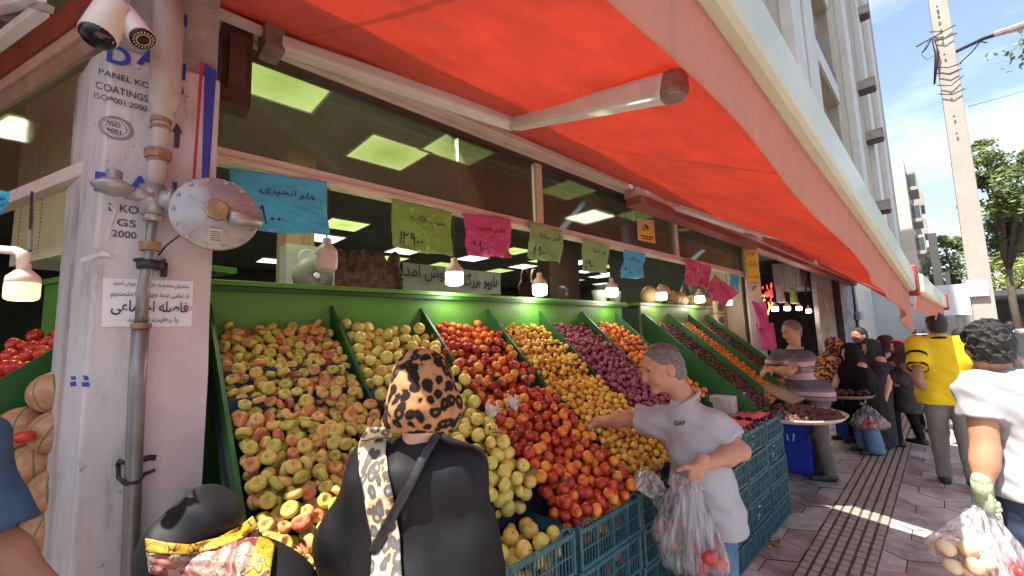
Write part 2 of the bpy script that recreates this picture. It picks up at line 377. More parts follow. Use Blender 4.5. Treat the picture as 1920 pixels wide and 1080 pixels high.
o = g.build('pavement_slabs', tile_mat()); tag(o, kind='structure')
o.rotation_euler = (0, 0, 0)
# tactile strip: a base sheet with six columns of raised bars
g = MB(); x = 1.2
M_tac = mat('tactile brick', (.31, .235, .18), .75, .35, 9, .3, 60, col2=(.46, .37, .29)); M_tacb = mat('tactile groove', (.09, .062, .05), .85, .4, 6)
g.k = 1; g.box(1.2, 15, .487, .877, -.004, .006); g.k = 0
while x < 14.9:
    n = 0
    for c in range(6):
        y0 = .492+c*.0645
        if c % 1 == 0: g.box(x+.004, x+.084, y0+.006, y0+.05, .005, .0125+random.uniform(-.002, .0015))
    x += .1
o = g.build('tactile_paving_strip', [M_tac, M_tacb]); tag(o, kind='structure')
# squashed fruit scraps on the slabs: leaf litter
g = MB()
for k in range(9):
    p = at_z(1455+random.uniform(-14, 14), 1018+random.uniform(-7, 7), .012); g.ball(p, (.018, .012, .008), 7, 5, Matrix.Rotation(random.uniform(0, 3), 4, 'Z'))
tag(g.build('squashed_grapes', mat('grape scrap', (.28, .22, .07), .5, .4, 30)), 'squashed yellow fruit scraps lying on the slabs by the crates', 'fruit scrap')

# ------------------------------------------------------------------ the corner shop
M_wood = mat('pinkish painted bar', (.64, .51, .41), .5, .22, 9, .1, 40, col2=(.78, .66, .55), stretch=(.6, 3, 3))
M_brown = mat('brown steel', (.075, .04, .032), .55, .35, 7, .15, 40)
M_white = mat('white enamel', (.72, .66, .63), .38, .12, 5, .05, 30, coat=.2)
M_ceil = mat('dark ceiling tile', (.19, .18, .14), .85, .25, 1.2, .1, 30)
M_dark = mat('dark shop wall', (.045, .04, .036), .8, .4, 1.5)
M_beige = mat('beige board', (.5, .38, .27), .7, .12, 3, .1, 40)
def glass_mat(name, tint, refl=.5, haze=.0):
    m, n, b, N, Lk = newmat(name); N.remove(b); o = N['Material Output']
    tr = N.new('ShaderNodeBsdfTransparent'); tr.inputs['Color'].default_value = (*tint, 1); gl = N.new('ShaderNodeBsdfGlossy'); gl.inputs['Roughness'].default_value = .04
    df = N.new('ShaderNodeBsdfDiffuse'); df.inputs['Color'].default_value = (.42, .45, .36, 1)  # pale greenish haze mixed over the pane, brightening the dark interior behind
    t = N.new('ShaderNodeTexCoord'); nn = N.new('ShaderNodeTexNoise'); nn.inputs['Scale'].default_value = 5; nn.inputs['Detail'].default_value = 8; Lk(t.outputs['Object'], nn.inputs['Vector'])
    mh = N.new('ShaderNodeMath'); mh.operation = 'MULTIPLY'; mh.inputs[1].default_value = haze*2; Lk(nn.outputs['Fac'], mh.inputs[0])
    m1 = N.new('ShaderNodeMixShader'); Lk(mh.outputs[0], m1.inputs[0]); Lk(tr.outputs[0], m1.inputs[1]); Lk(df.outputs[0], m1.inputs[2])
    fr = N.new('ShaderNodeFresnel'); fr.inputs['IOR'].default_value = 1.45; mu = N.new('ShaderNodeMath'); mu.operation = 'MULTIPLY'; mu.inputs[1].default_value = refl; Lk(fr.outputs[0], mu.inputs[0])
    m2 = N.new('ShaderNodeMixShader'); Lk(mu.outputs[0], m2.inputs[0]); Lk(m1.outputs[0], m2.inputs[1]); Lk(gl.outputs[0], m2.inputs[2]); Lk(m2.outputs[0], o.inputs['Surface']); MATS[name] = m; return m
M_glass = glass_mat('hazy shop glass', (.86, .88, .8), .9, .12)
ZC = 3.5
shop = thing('corner_shop', (3.7, 6, 0), 'corner greengrocer shop with tinted upper glass and a dark ceiling of square light panels', 'shop')
b = MB(); b.box(-3.2, 7.5, 2.24, 13.0, ZC+.002, ZC+.12); b.box(7.503, 14.2, 4.72, 13.0, ZC+.002, ZC+.12); b.build('ceiling', M_ceil, shop)
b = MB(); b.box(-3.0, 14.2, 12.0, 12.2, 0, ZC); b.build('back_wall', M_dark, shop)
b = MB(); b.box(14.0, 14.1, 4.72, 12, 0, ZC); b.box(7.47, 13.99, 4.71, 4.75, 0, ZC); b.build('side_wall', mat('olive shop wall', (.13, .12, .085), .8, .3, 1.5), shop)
b = MB(); b.box(-3.2, -3.0, 4.5, 12, 0, ZC); b.build('side_wall', mat('olive shop wall', (.13, .12, .085)), shop)
b = MB(); b.box(-3.0, 7.38, 2.7, 12, -.3, .004); b.box(7.385, 14, 4.8, 12, -.3, .003); b.build('floor', mat('shop floor', (.12, .11, .1), .4, .2, 2), shop)
b = MB(); b.box(.32, 7.5, 2.1, 2.24, 3.02, 3.5); b.build('beam', M_brown, shop)
b = MB(); b.box(.32, 7.5, 2.06, 2.1, 3.0, 3.1); b.box(.32, 7.5, 2.02, 2.06, 3.02, 3.05); b.build('awning_track', mat('awning rail cream', (.6, .5, .44), .45, .15, 6), shop)
b = MB(); b.box(-.2, 7.0, 1.45, 7.6, 3.62, 5.6); b.build('upper_wall', mat('upper render', (.4, .36, .31), .8, .12, 2), shop)
b = MB(); b.box(.3, 7.42, 2.17, 2.23, 2.45, 2.525); b.box(.3, 7.42, 2.155, 2.17, 2.46, 2.485); b.build('transom_bar', M_wood, shop, bevel=.004)
for x0, x1 in ((.33, 2.40), (2.5, 4.9), (4.97, 7.36)):
    xm = (x0+x1)/2+.3
    b = MB(); b.box(x0, xm-.003, 2.196, 2.204, 2.525, 3.02); b.box(xm+.003, x1, 2.197, 2.205, 2.525, 3.02); b.build('window_pane', M_glass, shop)
for x in (2.42, 4.9, 7.36):
    b = MB(); b.box(x, x+.075, 2.17, 2.23, 2.525, 3.02); b.build('mullion', M_wood, shop, bevel=.003)
b = MB(); b.box(7.38, 7.46, 2.25, 3.1, 0, 3.2); b.build('partition_wall', M_beige, shop)
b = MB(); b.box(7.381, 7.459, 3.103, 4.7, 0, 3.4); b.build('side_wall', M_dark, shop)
# steel bracket under the beam at the corner column
b = MB(); b.box(.29, .4, 2.0, 2.12, 2.66, 3.02); b.box(.31, .37, 1.96, 2.0, 2.72, 2.95); b.build('bracket', M_brown, shop)

# ceiling light panels, each 0.6 m square
def panel_mat(name, c1, c2, s):
    m, n, b, N, Lk = newmat(name); t = N.new('ShaderNodeTexCoord'); ln = N.new('ShaderNodeVectorMath'); ln.operation = 'LENGTH'; Lk(t.outputs['Object'], ln.inputs[0])
    q = N.new('ShaderNodeMapRange'); q.inputs['From Max'].default_value = .4; Lk(ln.outputs['Value'], q.inputs['Value']); r = N.new('ShaderNodeValToRGB')
    r.color_ramp.elements[0].color = (*c1, 1); r.color_ramp.elements[1].color = (*c2, 1); Lk(q.outputs['Result'], r.inputs['Fac']); b.inputs['Base Color'].default_value = (.1, .1, .1, 1)
    Lk(r.outputs['Color'], b.inputs['Emission Color']); b.inputs['Emission Strength'].default_value = s; return m
MP = {'g': panel_mat('yellow-green light panel', (.26, .36, .07), (.42, .5, .2), .8), 'w': panel_mat('white light panel', (.8, .85, .8), (.72, .8, .74), 1.0)}
b = MB(); b.box(-.3, .3, -.3, .3, -.006, .0); pm_ = b.mesh('panel')
b = MB(); [b.box(*q, -.012, .0) for q in ((-.32, .32, -.32, -.3), (-.32, .32, .3, .32), (-.32, -.3, -.3, .3), (.3, .32, -.3, .3))]; fm_ = b.mesh('panel_frame'); fm_.materials.append(M_white)
NL = [0]
pmw = {}
for k in 'gw': pmw[k] = pm_.copy(); pmw[k].materials.append(MP[k])
def ceiling_light(x, y, k, lab, grp):
    t = thing('ceiling_light', (x, y, ZC-.004), lab, 'ceiling light', grp)
    for nm, me in (('diffuser', pmw[k]), ('frame', fm_)):
        o = bpy.data.objects.new(nm, me); COL.objects.link(o); o.parent = t
    NL[0] += 1
    if NL[0] % 4 == 1:
        ld = bpy.data.lights.new('panel_light', 'AREA'); ld.energy = 13; ld.size = .55; ld.color = (.9, 1, .7) if k == 'g' else (1, 1, .95); lo = bpy.data.objects.new('panel_light', ld); COL.objects.link(lo); lo.location = (0, 0, -.02); lo.parent = t
for px_, py_, w in ((527, 150, 'nearest the column'), (728, 287, 'second row, above the green price sheet'), (870, 275, 'just left of the fine joint'), (1072, 354, 'first one right of the first mullion'),
                    (1108, 404, 'low behind the second glass pane'), (1205, 400, 'right beside the camera warning sticker'), (1300, 431, 'behind the last glass pane')):
    p = at_z(px_, py_, ZC); ceiling_light(p[0], p[1], 'g', 'yellow-green ceiling light panel behind the glass, '+w, 'light panels behind the upper glass')
p = at_z(20, 235, ZC); NL[0] = 4; ceiling_light(p[0], p[1], 'g', 'yellow-green ceiling light panel behind the side glass at the left edge', 'light panels behind the upper glass')
for px_, py_, k in ((645, 421, 'g'), (757, 470, 'w'), (885, 484, 'w'), (981, 499, 'w'), (1066, 510, 'w'), (1125, 518, 'w'), (1180, 526, 'w'), (734, 485, 'g'), (831, 496, 'g'), (937, 507, 'g'), (1075, 525, 'g'), (964, 470, 'g'), (1130, 532, 'w'),
                    (514, 489, 'w'), (496, 507, 'g'), (605, 446, 'w'), (1240, 505, 'w'), (1100, 508, 'w'), (1148, 512, 'w'), (1030, 512, 'w'), (1212, 528, 'w'), (1258, 524, 'w'), (1020, 488, 'g'), (1085, 492, 'w'), (1150, 498, 'g'), (97, 408, 'g'), (117, 448, 'g'), (127, 478, 'g'), (70, 376, 'w')):
    p = at_z(px_, py_, ZC)
    if p[1] < 11.7: ceiling_light(p[0], p[1], k, {'g': 'yellow-green square light panel in the dark ceiling deep inside the shop', 'w': 'white square light panel in the dark ceiling deep inside the shop'}[k], {'g': 'green light panels deep in the shop', 'w': 'white light panels deep in the shop'}[k])

# ------------------------------------------------------------------ left wing of the shop
WD = np.array([-.36, .93, 0]); WD /= np.linalg.norm(WD); WN = np.array([-WD[1], WD[0], 0]); WN = WN if WN[0] < 0 else -WN; WP = np.array([-.075, 1.87, 0])
def at_w(x, y, off=0.):
    d = ray(x, y); return CAM+d*((off-(CAM-WP)@WN)/(d@WN))
def wpt(t, off, z): return WP+WD*t+WN*off+np.array([0, 0, z])
WM = frame((0, 0, 0), WD, (0, 0, 1))
def wbox(b, t0, t1, o0, o1, z0, z1):
    V = [wpt(t, o, z) for z in (z0, z1) for o in (o0, o1) for t in (t0, t1)]; b.add(V, [(0, 2, 3, 1), (4, 5, 7, 6), (0, 1, 5, 4), (2, 6, 7, 3), (0, 4, 6, 2), (1, 3, 7, 5)])
wing = thing('shop_side_front', wpt(1, 0, 0), 'side shop front left of the column, dark glass between a pinkish bar and brown bands', 'shop front')
zb0 = at_w(100, 322)[2]; za, zb_, zc, zd = [at_w(100, y)[2] for y in (8, 55, 78, 110)]
b = MB(); wbox(b, .1, 3.4, -.075, -.028, zb0-.024, zb0+.026); b.build('transom_bar', M_wood, wing, bevel=.004)
b = MB(); wbox(b, .1, 3.4, -.07, -.03, zc, zb_-.001); b.build('upper_rail', mat('salmon rail', (.55, .36, .27), .55, .2, 8), wing)
b = MB(); wbox(b, .1, 3.4, -.07, -.042, zd, zc-.001); b.build('lower_rail', mat('tan rail', (.36, .25, .17), .6, .25, 8), wing)
b = MB(); wbox(b, .1, 3.4, -.07, -.02, zb_, za); b.build('lintel', mat('red-brown lintel', (.22, .055, .03), .6, .25, 6), wing)
b = MB(); wbox(b, .1, 3.4, -.062, -.056, zb0+.027, zd-.001); b.build('window_pane', glass_mat('side glass', (.85, .87, .78), .6, .05), wing)
b = MB(); wbox(b, -.4, 3.4, -.1, .3, 3.62, 5.6); b.build('upper_wall', mat('upper render', (.4, .36, .31)), wing)
# perforated beige cabinet behind the side glass
p = at_w(100, 200, -.35); cb = thing('perforated_cabinet', (p[0], p[1], 0), 'beige perforated metal cabinet with a dark slot, behind the side glass', 'cabinet')
M_cab = mat('cabinet beige', (.78, .70, .50), .6, .15, 4)
c0 = at_w(42, 250, -.4); c1 = at_w(140, 250, -.4); w2 = np.linalg.norm((c1-c0)[:2]); FM = frame((c0+c1)/2*np.array([1, 1, 0]), (c1-c0)*np.array([1, 1, 0]), (0, 0, 1))
b = MB(); b.box(-w2/2, w2/2, zb0-.1, 3.2, -.25, 0, FM); b.build('body', M_cab, cb)
b = MB(); b.box(-w2*.12, w2*.22, 2.585, 2.655, .001, .006, FM); b.build('slot', M_brown, cb)
b = MB()
for col in (-.36, -.1, .04):
    for k in range(40): b.box(w2*col, w2*col+.006, 2.2+k*.022, 2.208+k*.022, .001, .003, FM)
b.build('perforations', M_brown, cb)
# dark interior floor-to-ceiling box sides so that the wing opening shows the shop inside
# folded awning arms at the top left, and an unseen cloth added to shade the column and melons
M_red = None
def awning_mat(name, c, tr, mixv=.55):
    m, n, b, N, Lk = newmat(name); N.remove(b); o = N['Material Output']; t = N.new('ShaderNodeTexCoord')
    a = N.new('ShaderNodeTexNoise'); a.inputs['Scale'].default_value = 1.7; a.inputs['Detail'].default_value = 9; a.inputs['Roughness'].default_value = .65; Lk(t.outputs['Object'], a.inputs['Vector'])
    wv = N.new('ShaderNodeTexWave'); wv.inputs['Scale'].default_value = 160; wv.bands_direction = 'X'; Lk(t.outputs['Object'], wv.inputs['Vector'])
    r = N.new('ShaderNodeValToRGB'); r.color_ramp.elements[0].position = .3; r.color_ramp.elements[1].position = .7
    r.color_ramp.elements[0].color = (*(np.array(tr)*.8), 1); r.color_ramp.elements[1].color = (*np.clip(np.array(tr)*1.08, 0, 1), 1); Lk(a.outputs['Fac'], r.inputs['Fac'])
    sp = N.new('ShaderNodeSeparateXYZ'); Lk(t.outputs['Object'], sp.inputs[0]); sm = N.new('ShaderNodeMath'); sm.operation = 'MULTIPLY'; sm.inputs[1].default_value = .83; Lk(sp.outputs['X'], sm.inputs[0]); sf = N.new('ShaderNodeMath'); sf.operation = 'FRACT'; Lk(sm.outputs[0], sf.inputs[0]); sl = N.new('ShaderNodeMath'); sl.operation = 'LESS_THAN'; sl.inputs[1].default_value = .016; Lk(sf.outputs[0], sl.inputs[0])
    b2 = N.new('ShaderNodeTexNoise'); b2.inputs['Scale'].default_value = 7; b2.inputs['Detail'].default_value = 10; b2.inputs['Roughness'].default_value = .8; Lk(t.outputs['Object'], b2.inputs['Vector']); b3 = N.new('ShaderNodeMapRange'); b3.inputs['From Min'].default_value = .35; b3.inputs['From Max'].default_value = .6; b3.inputs['To Min'].default_value = .72; Lk(b2.outputs['Fac'], b3.inputs['Value']); b4 = N.new('ShaderNodeMath'); b4.operation = 'MULTIPLY_ADD'; b4.inputs[1].default_value = -.3; Lk(sl.outputs[0], b4.inputs[0]); Lk(b3.outputs['Result'], b4.inputs[2])
    hv = N.new('ShaderNodeMix'); hv.data_type = 'RGBA'; hv.blend_type = 'MULTIPLY'; hv.inputs['Factor'].default_value = 1; Lk(r.outputs['Color'], hv.inputs['A']); Lk(b4.outputs[0], hv.inputs['B'])
    d = N.new('ShaderNodeBsdfDiffuse'); d.inputs['Color'].default_value = (*c, 1); tl = N.new('ShaderNodeBsdfTranslucent'); Lk(hv.outputs['Result'], tl.inputs['Color'])
    bp = N.new('ShaderNodeBump'); bp.inputs['Strength'].default_value = .12; bp.inputs['Distance'].default_value = .002; Lk(wv.outputs['Fac'], bp.inputs['Height']); Lk(bp.outputs['Normal'], d.inputs['Normal'])
    ms = N.new('ShaderNodeMixShader'); ms.inputs[0].default_value = mixv; Lk(d.outputs[0], ms.inputs[1]); Lk(tl.outputs[0], ms.inputs[2]); Lk(ms.outputs[0], o.inputs['Surface']); MATS[name] = m; return m
M_awn = awning_mat('red awning cloth', (.76, .16, .12), (.84, .23, .145), .38)
M_val = awning_mat('faded orange valance', (.74, .36, .27), (.85, .45, .32), .45)
def arm(b, p, q, w=.07, h=.055): b.bar(p, q, w, h)
t = thing('side_awning', (-2.5, 2.5, 0), 'white folded arms of the side awning at the top left corner', 'awning')
b = MB(); arm(b, at_w(-40, 108, .12), at_w(80, 18, .12), .03, .032); arm(b, at_w(-40, 22, .16), at_w(75, -6, .14), .03, .03); b.build('arm', M_white, t)
b = MB(); arm(b, at_w(22, 0, .13), at_w(92, 16, .13), .02, .022); arm(b, at_w(5, 34, .12), at_w(60, 40, .11), .014, .014); b.build('bracket', mat('weathered bracket', (.35, .27, .22), .6, .3, 12), t)
b = MB(); b.add([(-.08, 1.62, 3.25), (-4, 1.62, 2.7), (-5, 7, 2.7), (-1.9, 6.5, 3.3), (-.2, 2.2, 3.3)], [(0, 1, 2, 3, 4)]); o = b.build('cloth', M_awn, t); thick(o, .003)  # out of view, outline chosen freely to keep the sun off column and melons

# ------------------------------------------------------------------ the red awnings, bay after bay
M_bar = mat('greenish white bar', (.47, .48, .35), .45, .08, 4, .03, 20, coat=.15); M_cap = mat('dark red cap', (.3, .02, .02), .5)
M_cas = mat('pinkish cassette paint', (.58, .26, .23), .42, .14, 6, .05, 30); M_joint_ = mat('brown cast joint', (.26, .19, .17), .45, .3, 14, metal=.3)
YW, ZW = 2.1, 3.13
def awning(lab, X0, X1, near, far, seed, vend, cas0, YW=2.1, ZW=3.13, low=False):
    """near, far: two points of the front bar's top edge; the bar runs on to X0 and X1"""
    near, far = np.array(near), np.array(far); dv = (far-near)/(far[0]-near[0]); bar = lambda x: near+dv*(x-near[0])
    t = thing('red_awning', ((X0+X1)/2, 1.2, 0), lab, 'awning', 'red awnings over the pavement')
    def cl(u, v):
        x = X0+(X1-X0)*u; q = bar(x)+np.array([0, .02, -.03]); z = ZW+(q[2]-ZW)*v-.045*math.sin(math.pi*v)*(1+.25*math.sin(x*1.7+seed))+.006*math.sin(x*9+v*7)*math.sin(math.pi*v)+.004*math.sin(x*21-v*11)*(1-v)
        return (x, YW+(q[1]-YW)*v, z)
    b = MB(); b.grid(cl, 70, 24); thick(b.build('canopy', M_awn, t, True), .003)
    def va(u, v):
        x = X0+(X1-X0)*u; q = bar(x); e = max(0, (u-.45)/.55)**2; d = .135+.012*math.sin(x*4+seed)+vend*e*(1+.12*math.sin(x*17))
        return (x, q[1]+.012+.012*math.sin(x*5.3+1)*v+.03*math.sin(x*14)*v*e+.02*v, q[2]-.12-d*v)
    b = MB(); b.grid(va, 160, 8); thick(b.build('valance', M_val, t, True), .002)
    b = MB(); b.bar(bar(X0)+np.array([0, 0, -.068]), bar(X1)+np.array([0, 0, -.068]), .05, .132); b.build('front_bar', M_bar, t, bevel=.016)
    c = bar(X1); b = MB(); b.box(X1+.001, X1+.05, c[1]-.04, c[1]+.07, c[2]-.16, c[2]+.03); b.build('end_cap', M_cap, t, bevel=.01)
    b = MB(); b.box(cas0, X1+.1, *((1.84, 2.08, 2.93, 3.07) if low else (1.99, 2.11, 3.14, 3.22))); b.build('cassette', M_cas, t, bevel=.012)
    if low: b = MB(); b.box(cas0, X1+.1, 1.9, 2.06, 2.85, 2.928); b.build('lower_rail', mat('dull red rail', (.30, .08, .07), .5, .2, 6), t)
    b = MB(); b.box(X0-.1, X1+.1, 1.96, 1.988, 3.0, 3.035); b.build('torsion_bar', mat('cream torsion bar', (.66, .56, .5), .4, .12, 6), t)
    return t, bar
def aarm(t, p0, e, p1):
    for p, q in ((p0, e), (e, p1)): r = MB(); r.bar(p, q, .08, .062); r.build('arm', M_white, t, bevel=.012)
    for p, rr in ((e, .034), (p1, .036)): r = MB(); r.lathe([(rr*.8, -rr*.9), (rr, -rr*.5), (rr, rr*.5), (rr*.8, rr*.9)], 16, Matrix.Translation(Vector(p))); r.build('arm_joint', M_joint_, t, bevel=.004)
    r = MB(); r.box(p0[0]-.06, p0[0]+.02, p0[1]-.05, p0[1]+.08, p0[2]-.06, p0[2]+.06); r.build('shoulder_bracket', M_joint_, t, bevel=.004)
a1, bar1 = awning('long red awning over the fruit stand, glowing in the sun with its white arm unfolded', 0.0, 3.5, at_y(1400, 0, .2), at_x(1703, 506, 3.5), 0, .11, 2.6)
def on_arm(x, y, dz=-.1):
    d = ray(x, y); m_ = .463; k = (ZW-m_*YW+dz-1.65)/(d[2]-m_*d[1]); return CAM+d*k
aarm(a1, at_y(520, 82, 1.96), on_arm(967, 232), on_arm(1262, 163))
aarm(a1, np.array((2.95, 1.95, 2.96)), np.array((2.6, 1.3, 2.63)), np.array((3.1, .5, 2.26))) if False else None
a2, bar2 = awning('second red awning farther along, its end valance hanging folded', 3.68, 7.05, at_x(1720, 512, 3.68), at_x(1768, 556, 7.05), 2, .05, 3.6, 1.9, 3.09, True)
aarm(a2, np.array((4.2, 1.95, 2.98)), np.array((5.1, 1.45, 2.72)), np.array((5.0, .5, 2.3)))
a3, bar3 = awning('third red awning over the neighbouring shop, mostly hidden behind the nearer two', 7.2, 11.0, (7.2, .35, 2.15), (11, .5, 2.1), 4, .05, 7.16, 1.9, 3.09, True)
a4, bar4 = awning('fourth red awning far along the shop fronts', 11.2, 17.5, (11.2, .6, 2.15), (17.5, .8, 2.1), 5, .05, 11.12, 1.9, 3.09, True)
# ------------------------------------------------------------------ corner column with printed cladding
S_ = 1.31/784                                            # metres per photo pixel near the column
CY = 1.85
col = thing('corner_column', (.1, 1.95, 0), 'corner column clad in white printed panels with blue lettering, stripes and stains', 'column')
def clad_mat():
    m, n, b, N, Lk = newmat('dirty white cladding'); t = N.new('ShaderNodeTexCoord'); mp_ = N.new('ShaderNodeMapping'); mp_.inputs['Scale'].default_value = (6, 6, 1.6); Lk(t.outputs['Object'], mp_.inputs['Vector'])
    a = N.new('ShaderNodeTexNoise'); a.inputs['Scale'].default_value = 1.6; a.inputs['Detail'].default_value = 9; a.inputs['Roughness'].default_value = .68; Lk(mp_.outputs['Vector'], a.inputs['Vector'])
    r = N.new('ShaderNodeValToRGB'); e = r.color_ramp.elements; e[0].position = .30; e[0].color = (.27, .22, .19, 1); e[1].position = .47; e[1].color = (.54, .48, .455, 1); q = e.new(.7); q.color = (.64, .6, .59, 1); Lk(a.outputs['Fac'], r.inputs['Fac'])
    s = N.new('ShaderNodeTexNoise'); s.inputs['Scale'].default_value = 34; s.inputs['Detail'].default_value = 6; Lk(t.outputs['Object'], s.inputs['Vector']); rr = N.new('ShaderNodeValToRGB'); rr.color_ramp.elements[0].position = .68; rr.color_ramp.elements[1].position = .76; Lk(s.outputs['Fac'], rr.inputs['Fac'])
    mm = N.new('ShaderNodeMix'); mm.data_type = 'RGBA'; Lk(rr.outputs['Color'], mm.inputs['Factor']); Lk(r.outputs['Color'], mm.inputs['A']); mm.inputs['B'].default_value = (.2, .15, .13, 1); Lk(mm.outputs['Result'], b.inputs['Base Color']); b.inputs['Roughness'].default_value = .42; return m
M_clad = clad_mat(); M_blue = mat('print blue', (.03, .06, .36), .45, .2, 20); M_ink = mat('print dark ink', (.05, .05, .1), .5, .2, 20); M_redp = mat('print red', (.5, .03, .08), .45, .2, 20)
M_pinkp = mat('pinkish film on cladding', (.55, .4, .4), .45, .12, 5)
XL, XR = -.038, .268
bl = WD*.13
b = MB(); pl = [(XL, CY), (XR, CY), (XR, 2.2), (XL+bl[0]*2, 2.2), (XL+bl[0], CY+bl[1])]
b.prism(pl, None, 2.66); b.build('shaft', M_clad, col, bevel=.008)
b = MB()                                                # ragged top edge of the cladding and the raw concrete above
b.prism([(x, y+.02) for x, y in ((XL+.01, CY), (XR-.01, CY), (XR-.01, 2.1), (XL-.03, 2.1))], Matrix.Translation((0, 0, 2.66)), .5); b.build('capital', mat('raw concrete', (.36, .32, .27), .9, .35, 7, .5, 50), col)
def cpt(x, y, off=.002): return at_y(x, y, CY-off)
def cquad(b, pts, off=.002): b.add([cpt(x, y, off) for x, y in pts], [tuple(range(len(pts)))[::-1]])
b = MB(); cquad(b, [(384, 118), (406, 132), (392, 338), (378, 334)]); b.build('blue_stripe', M_blue, col)
b = MB(); cquad(b, [(376, 114), (382, 116), (366, 336), (361, 334)]); b.build('red_stripe', M_redp, col)
b = MB(); cquad(b, [(266, 372), (396, 420), (390, 700), (378, 915), (262, 915)], .0012); b.build('film_patch', mat('pinkish film', (.6, .47, .45), .4, .12, 4), col)
FC = lambda x, y: frame(cpt(x, y, .003), (1, 0, 0), (0, 0, 1))
def ctext(s, x, y, hpx, wpx, m=M_blue, bold=.01): write(s, hpx*S_*1.35, FC(x, y), m, col, wpx*S_*.775, bold)
ctext('D', 222, 106, 40, 46, bold=.03); ctext('A', 282, 112, 40, 56, bold=.03); ctext('I', 344, 136, 40, 11, bold=.03); ctext('I', 348, 40, 30, 8, bold=.03)
ctext('PANEL KO', 234, 148, 13, 98, M_ink); ctext('COATINGS', 230, 173, 15, 100, M_ink); ctext('ISO9001:2000', 227, 192, 12, 100, M_ink); ctext('N_', 343, 172, 15, 26, M_ink)
ctext('D', 200, 345, 40, 46, bold=.03); ctext('A', 262, 350, 40, 50, bold=.03); ctext('I', 327, 358, 36, 10, bold=.03)
ctext('L KO', 232, 392, 16, 56, M_ink); ctext('GS', 237, 419, 15, 36, M_ink); ctext('2000', 233, 440, 14, 46, M_ink)
ctext('ISO', 215, 234, 9, 22, M_ink); ctext('9001', 215, 246, 9, 26, M_ink)
b = MB()
for r0, r1 in ((25.5, 24.3), (21, 20.3), (15.5, 14.6)):
    for k in range(48):
        a0, a1 = 2*math.pi*k/48, 2*math.pi*(k+1)/48; c = FC(218, 240)
        b.add([c @ Vector((r*S_*math.cos(a), r*S_*.92*math.sin(a), 0)) for r, a in ((r0, a0), (r0, a1), (r1, a1), (r1, a0))], [(3, 2, 1, 0)])
for k in range(34):
    a = 2*math.pi*k/34; c = FC(218, 240); p = c @ Vector((22.6*S_*math.cos(a), 22.6*S_*.92*math.sin(a), 0)); b.ball(p, (.0016, .0004, .0022), 5, 4)
cquad(b, [(326, 277), (336, 278), (338, 250), (343, 250), (332, 230), (322, 247), (327, 248)], .003); b.build('certification_stamp', M_ink, col)
b = MB()                                                 # torn, curling edge of the film
pp = [(150, 486), (160, 480), (172, 478), (190, 470), (205, 474), (216, 487), (205, 482), (190, 480), (170, 486), (152, 492)]
cquad(b, pp, .006); pq = [(200, 380), (218, 392), (205, 440), (196, 462), (204, 430), (212, 396)]; cquad(b, pq, .004); b.build('torn_film', mat('torn film edge', (.62, .58, .56), .5, .2, 30), col)
b = MB(); cquad(b, [(132, 706), (142, 705), (143, 712), (134, 713)], .003); cquad(b, [(131, 716), (143, 715), (144, 724), (132, 725)], .003); cquad(b, [(155, 703), (164, 705), (167, 712), (158, 714)], .003); cquad(b, [(153, 717), (167, 716), (168, 725), (154, 725)], .003); b.build('blue_paint_mark', M_blue, col)
# notice sheet taped to the column
nt_ = thing('paper_notice', cpt(277, 567), 'white printed paper notice in Persian taped to the column behind the pipe', 'notice')
b = MB(); n0 = [cpt(x, y, .004) for x, y in ((193, 521), (363, 527), (359, 612), (190, 613))]
b.grid(lambda u, v: tuple(((1-u)*(1-v)*n0[3]+u*(1-v)*n0[2]+(1-u)*v*n0[0]+u*v*n0[1])+np.array([0, -.003*math.sin(u*5)*math.sin(v*4), 0])), 16, 10); b.build('sheet', mat('notice paper', (.74, .7, .7), .6, .04, 4), nt_, True)
FN = lambda x, y: frame(cpt(x, y, .010), (1, 0, -.01), (0, 0, 1))
for s, x, y, h, w in (('مشتریان محترم به هایپر بزرگ خوش آمدید', 287, 534, 8.5, 148), ('از تمامی شما عزیزان خواهشمندیم', 285, 553, 10, 150), ('فاصله اجتماعی', 284, 576, 24, 147), ('را رعایت فرمائید', 288, 599, 11, 98)):
    write(shape(s), h*S_*1.25, FN(x, y), mat('black toner', (.02, .02, .022), .6), nt_, w*S_*.79, .012)

# ------------------------------------------------------------------ gas pipe
M_pipe = mat('stained grey pipe', (.36, .3, .25), .5, .3, 12, .1, 60, col2=(.5, .44, .39), stretch=(1, 1, .3)); M_old = mat('rusty fitting', (.27, .15, .085), .6, .45, 25, .3, 90); M_blk = mat('black iron clamp', (.02, .02, .022), .5, .3, 20)
M_steel = mat('dull galvanised steel', (.24, .225, .21), .42, .25, 14, .08, 60, metal=.55, stretch=(1, 1, .35))
gp = thing('gas_pipe', (.08, 1.79, 0), 'stained vertical gas pipe with rusty couplings running up the front of the column', 'pipe')
PY = 1.785
def pt(x, y, Y=None): return at_y(x, y, PY if Y is None else Y)
def ptube(b, L_, r): b.tube([pt(x, y) for x, y in L_], [q*S_ for q in r], 14)
b = MB(); ptube(b, [(238, 1180), (243, 1080), (257, 720), (264, 612)], [13, 13, 13, 13.5]); b.build('lower_pipe', M_steel, gp, True)
b = MB(); ptube(b, [(264, 612), (269, 540), (281, 480), (283, 440), (287, 400)], [10, 10, 9.5, 8.5, 8.5]); b.build('middle_pipe', M_steel, gp, True)
b = MB(); ptube(b, [(291, 352), (296, 300), (301, 240), (303, 222)], [15, 15, 14.5, 15]); ptube(b, [(303, 222), (303.5, 214), (304, 205), (306, 196), (309, 180), (315, 60), (317, -30)], [17, 17, 18, 24, 26, 26, 25]); b.build('upper_pipe', M_pipe, gp, True)
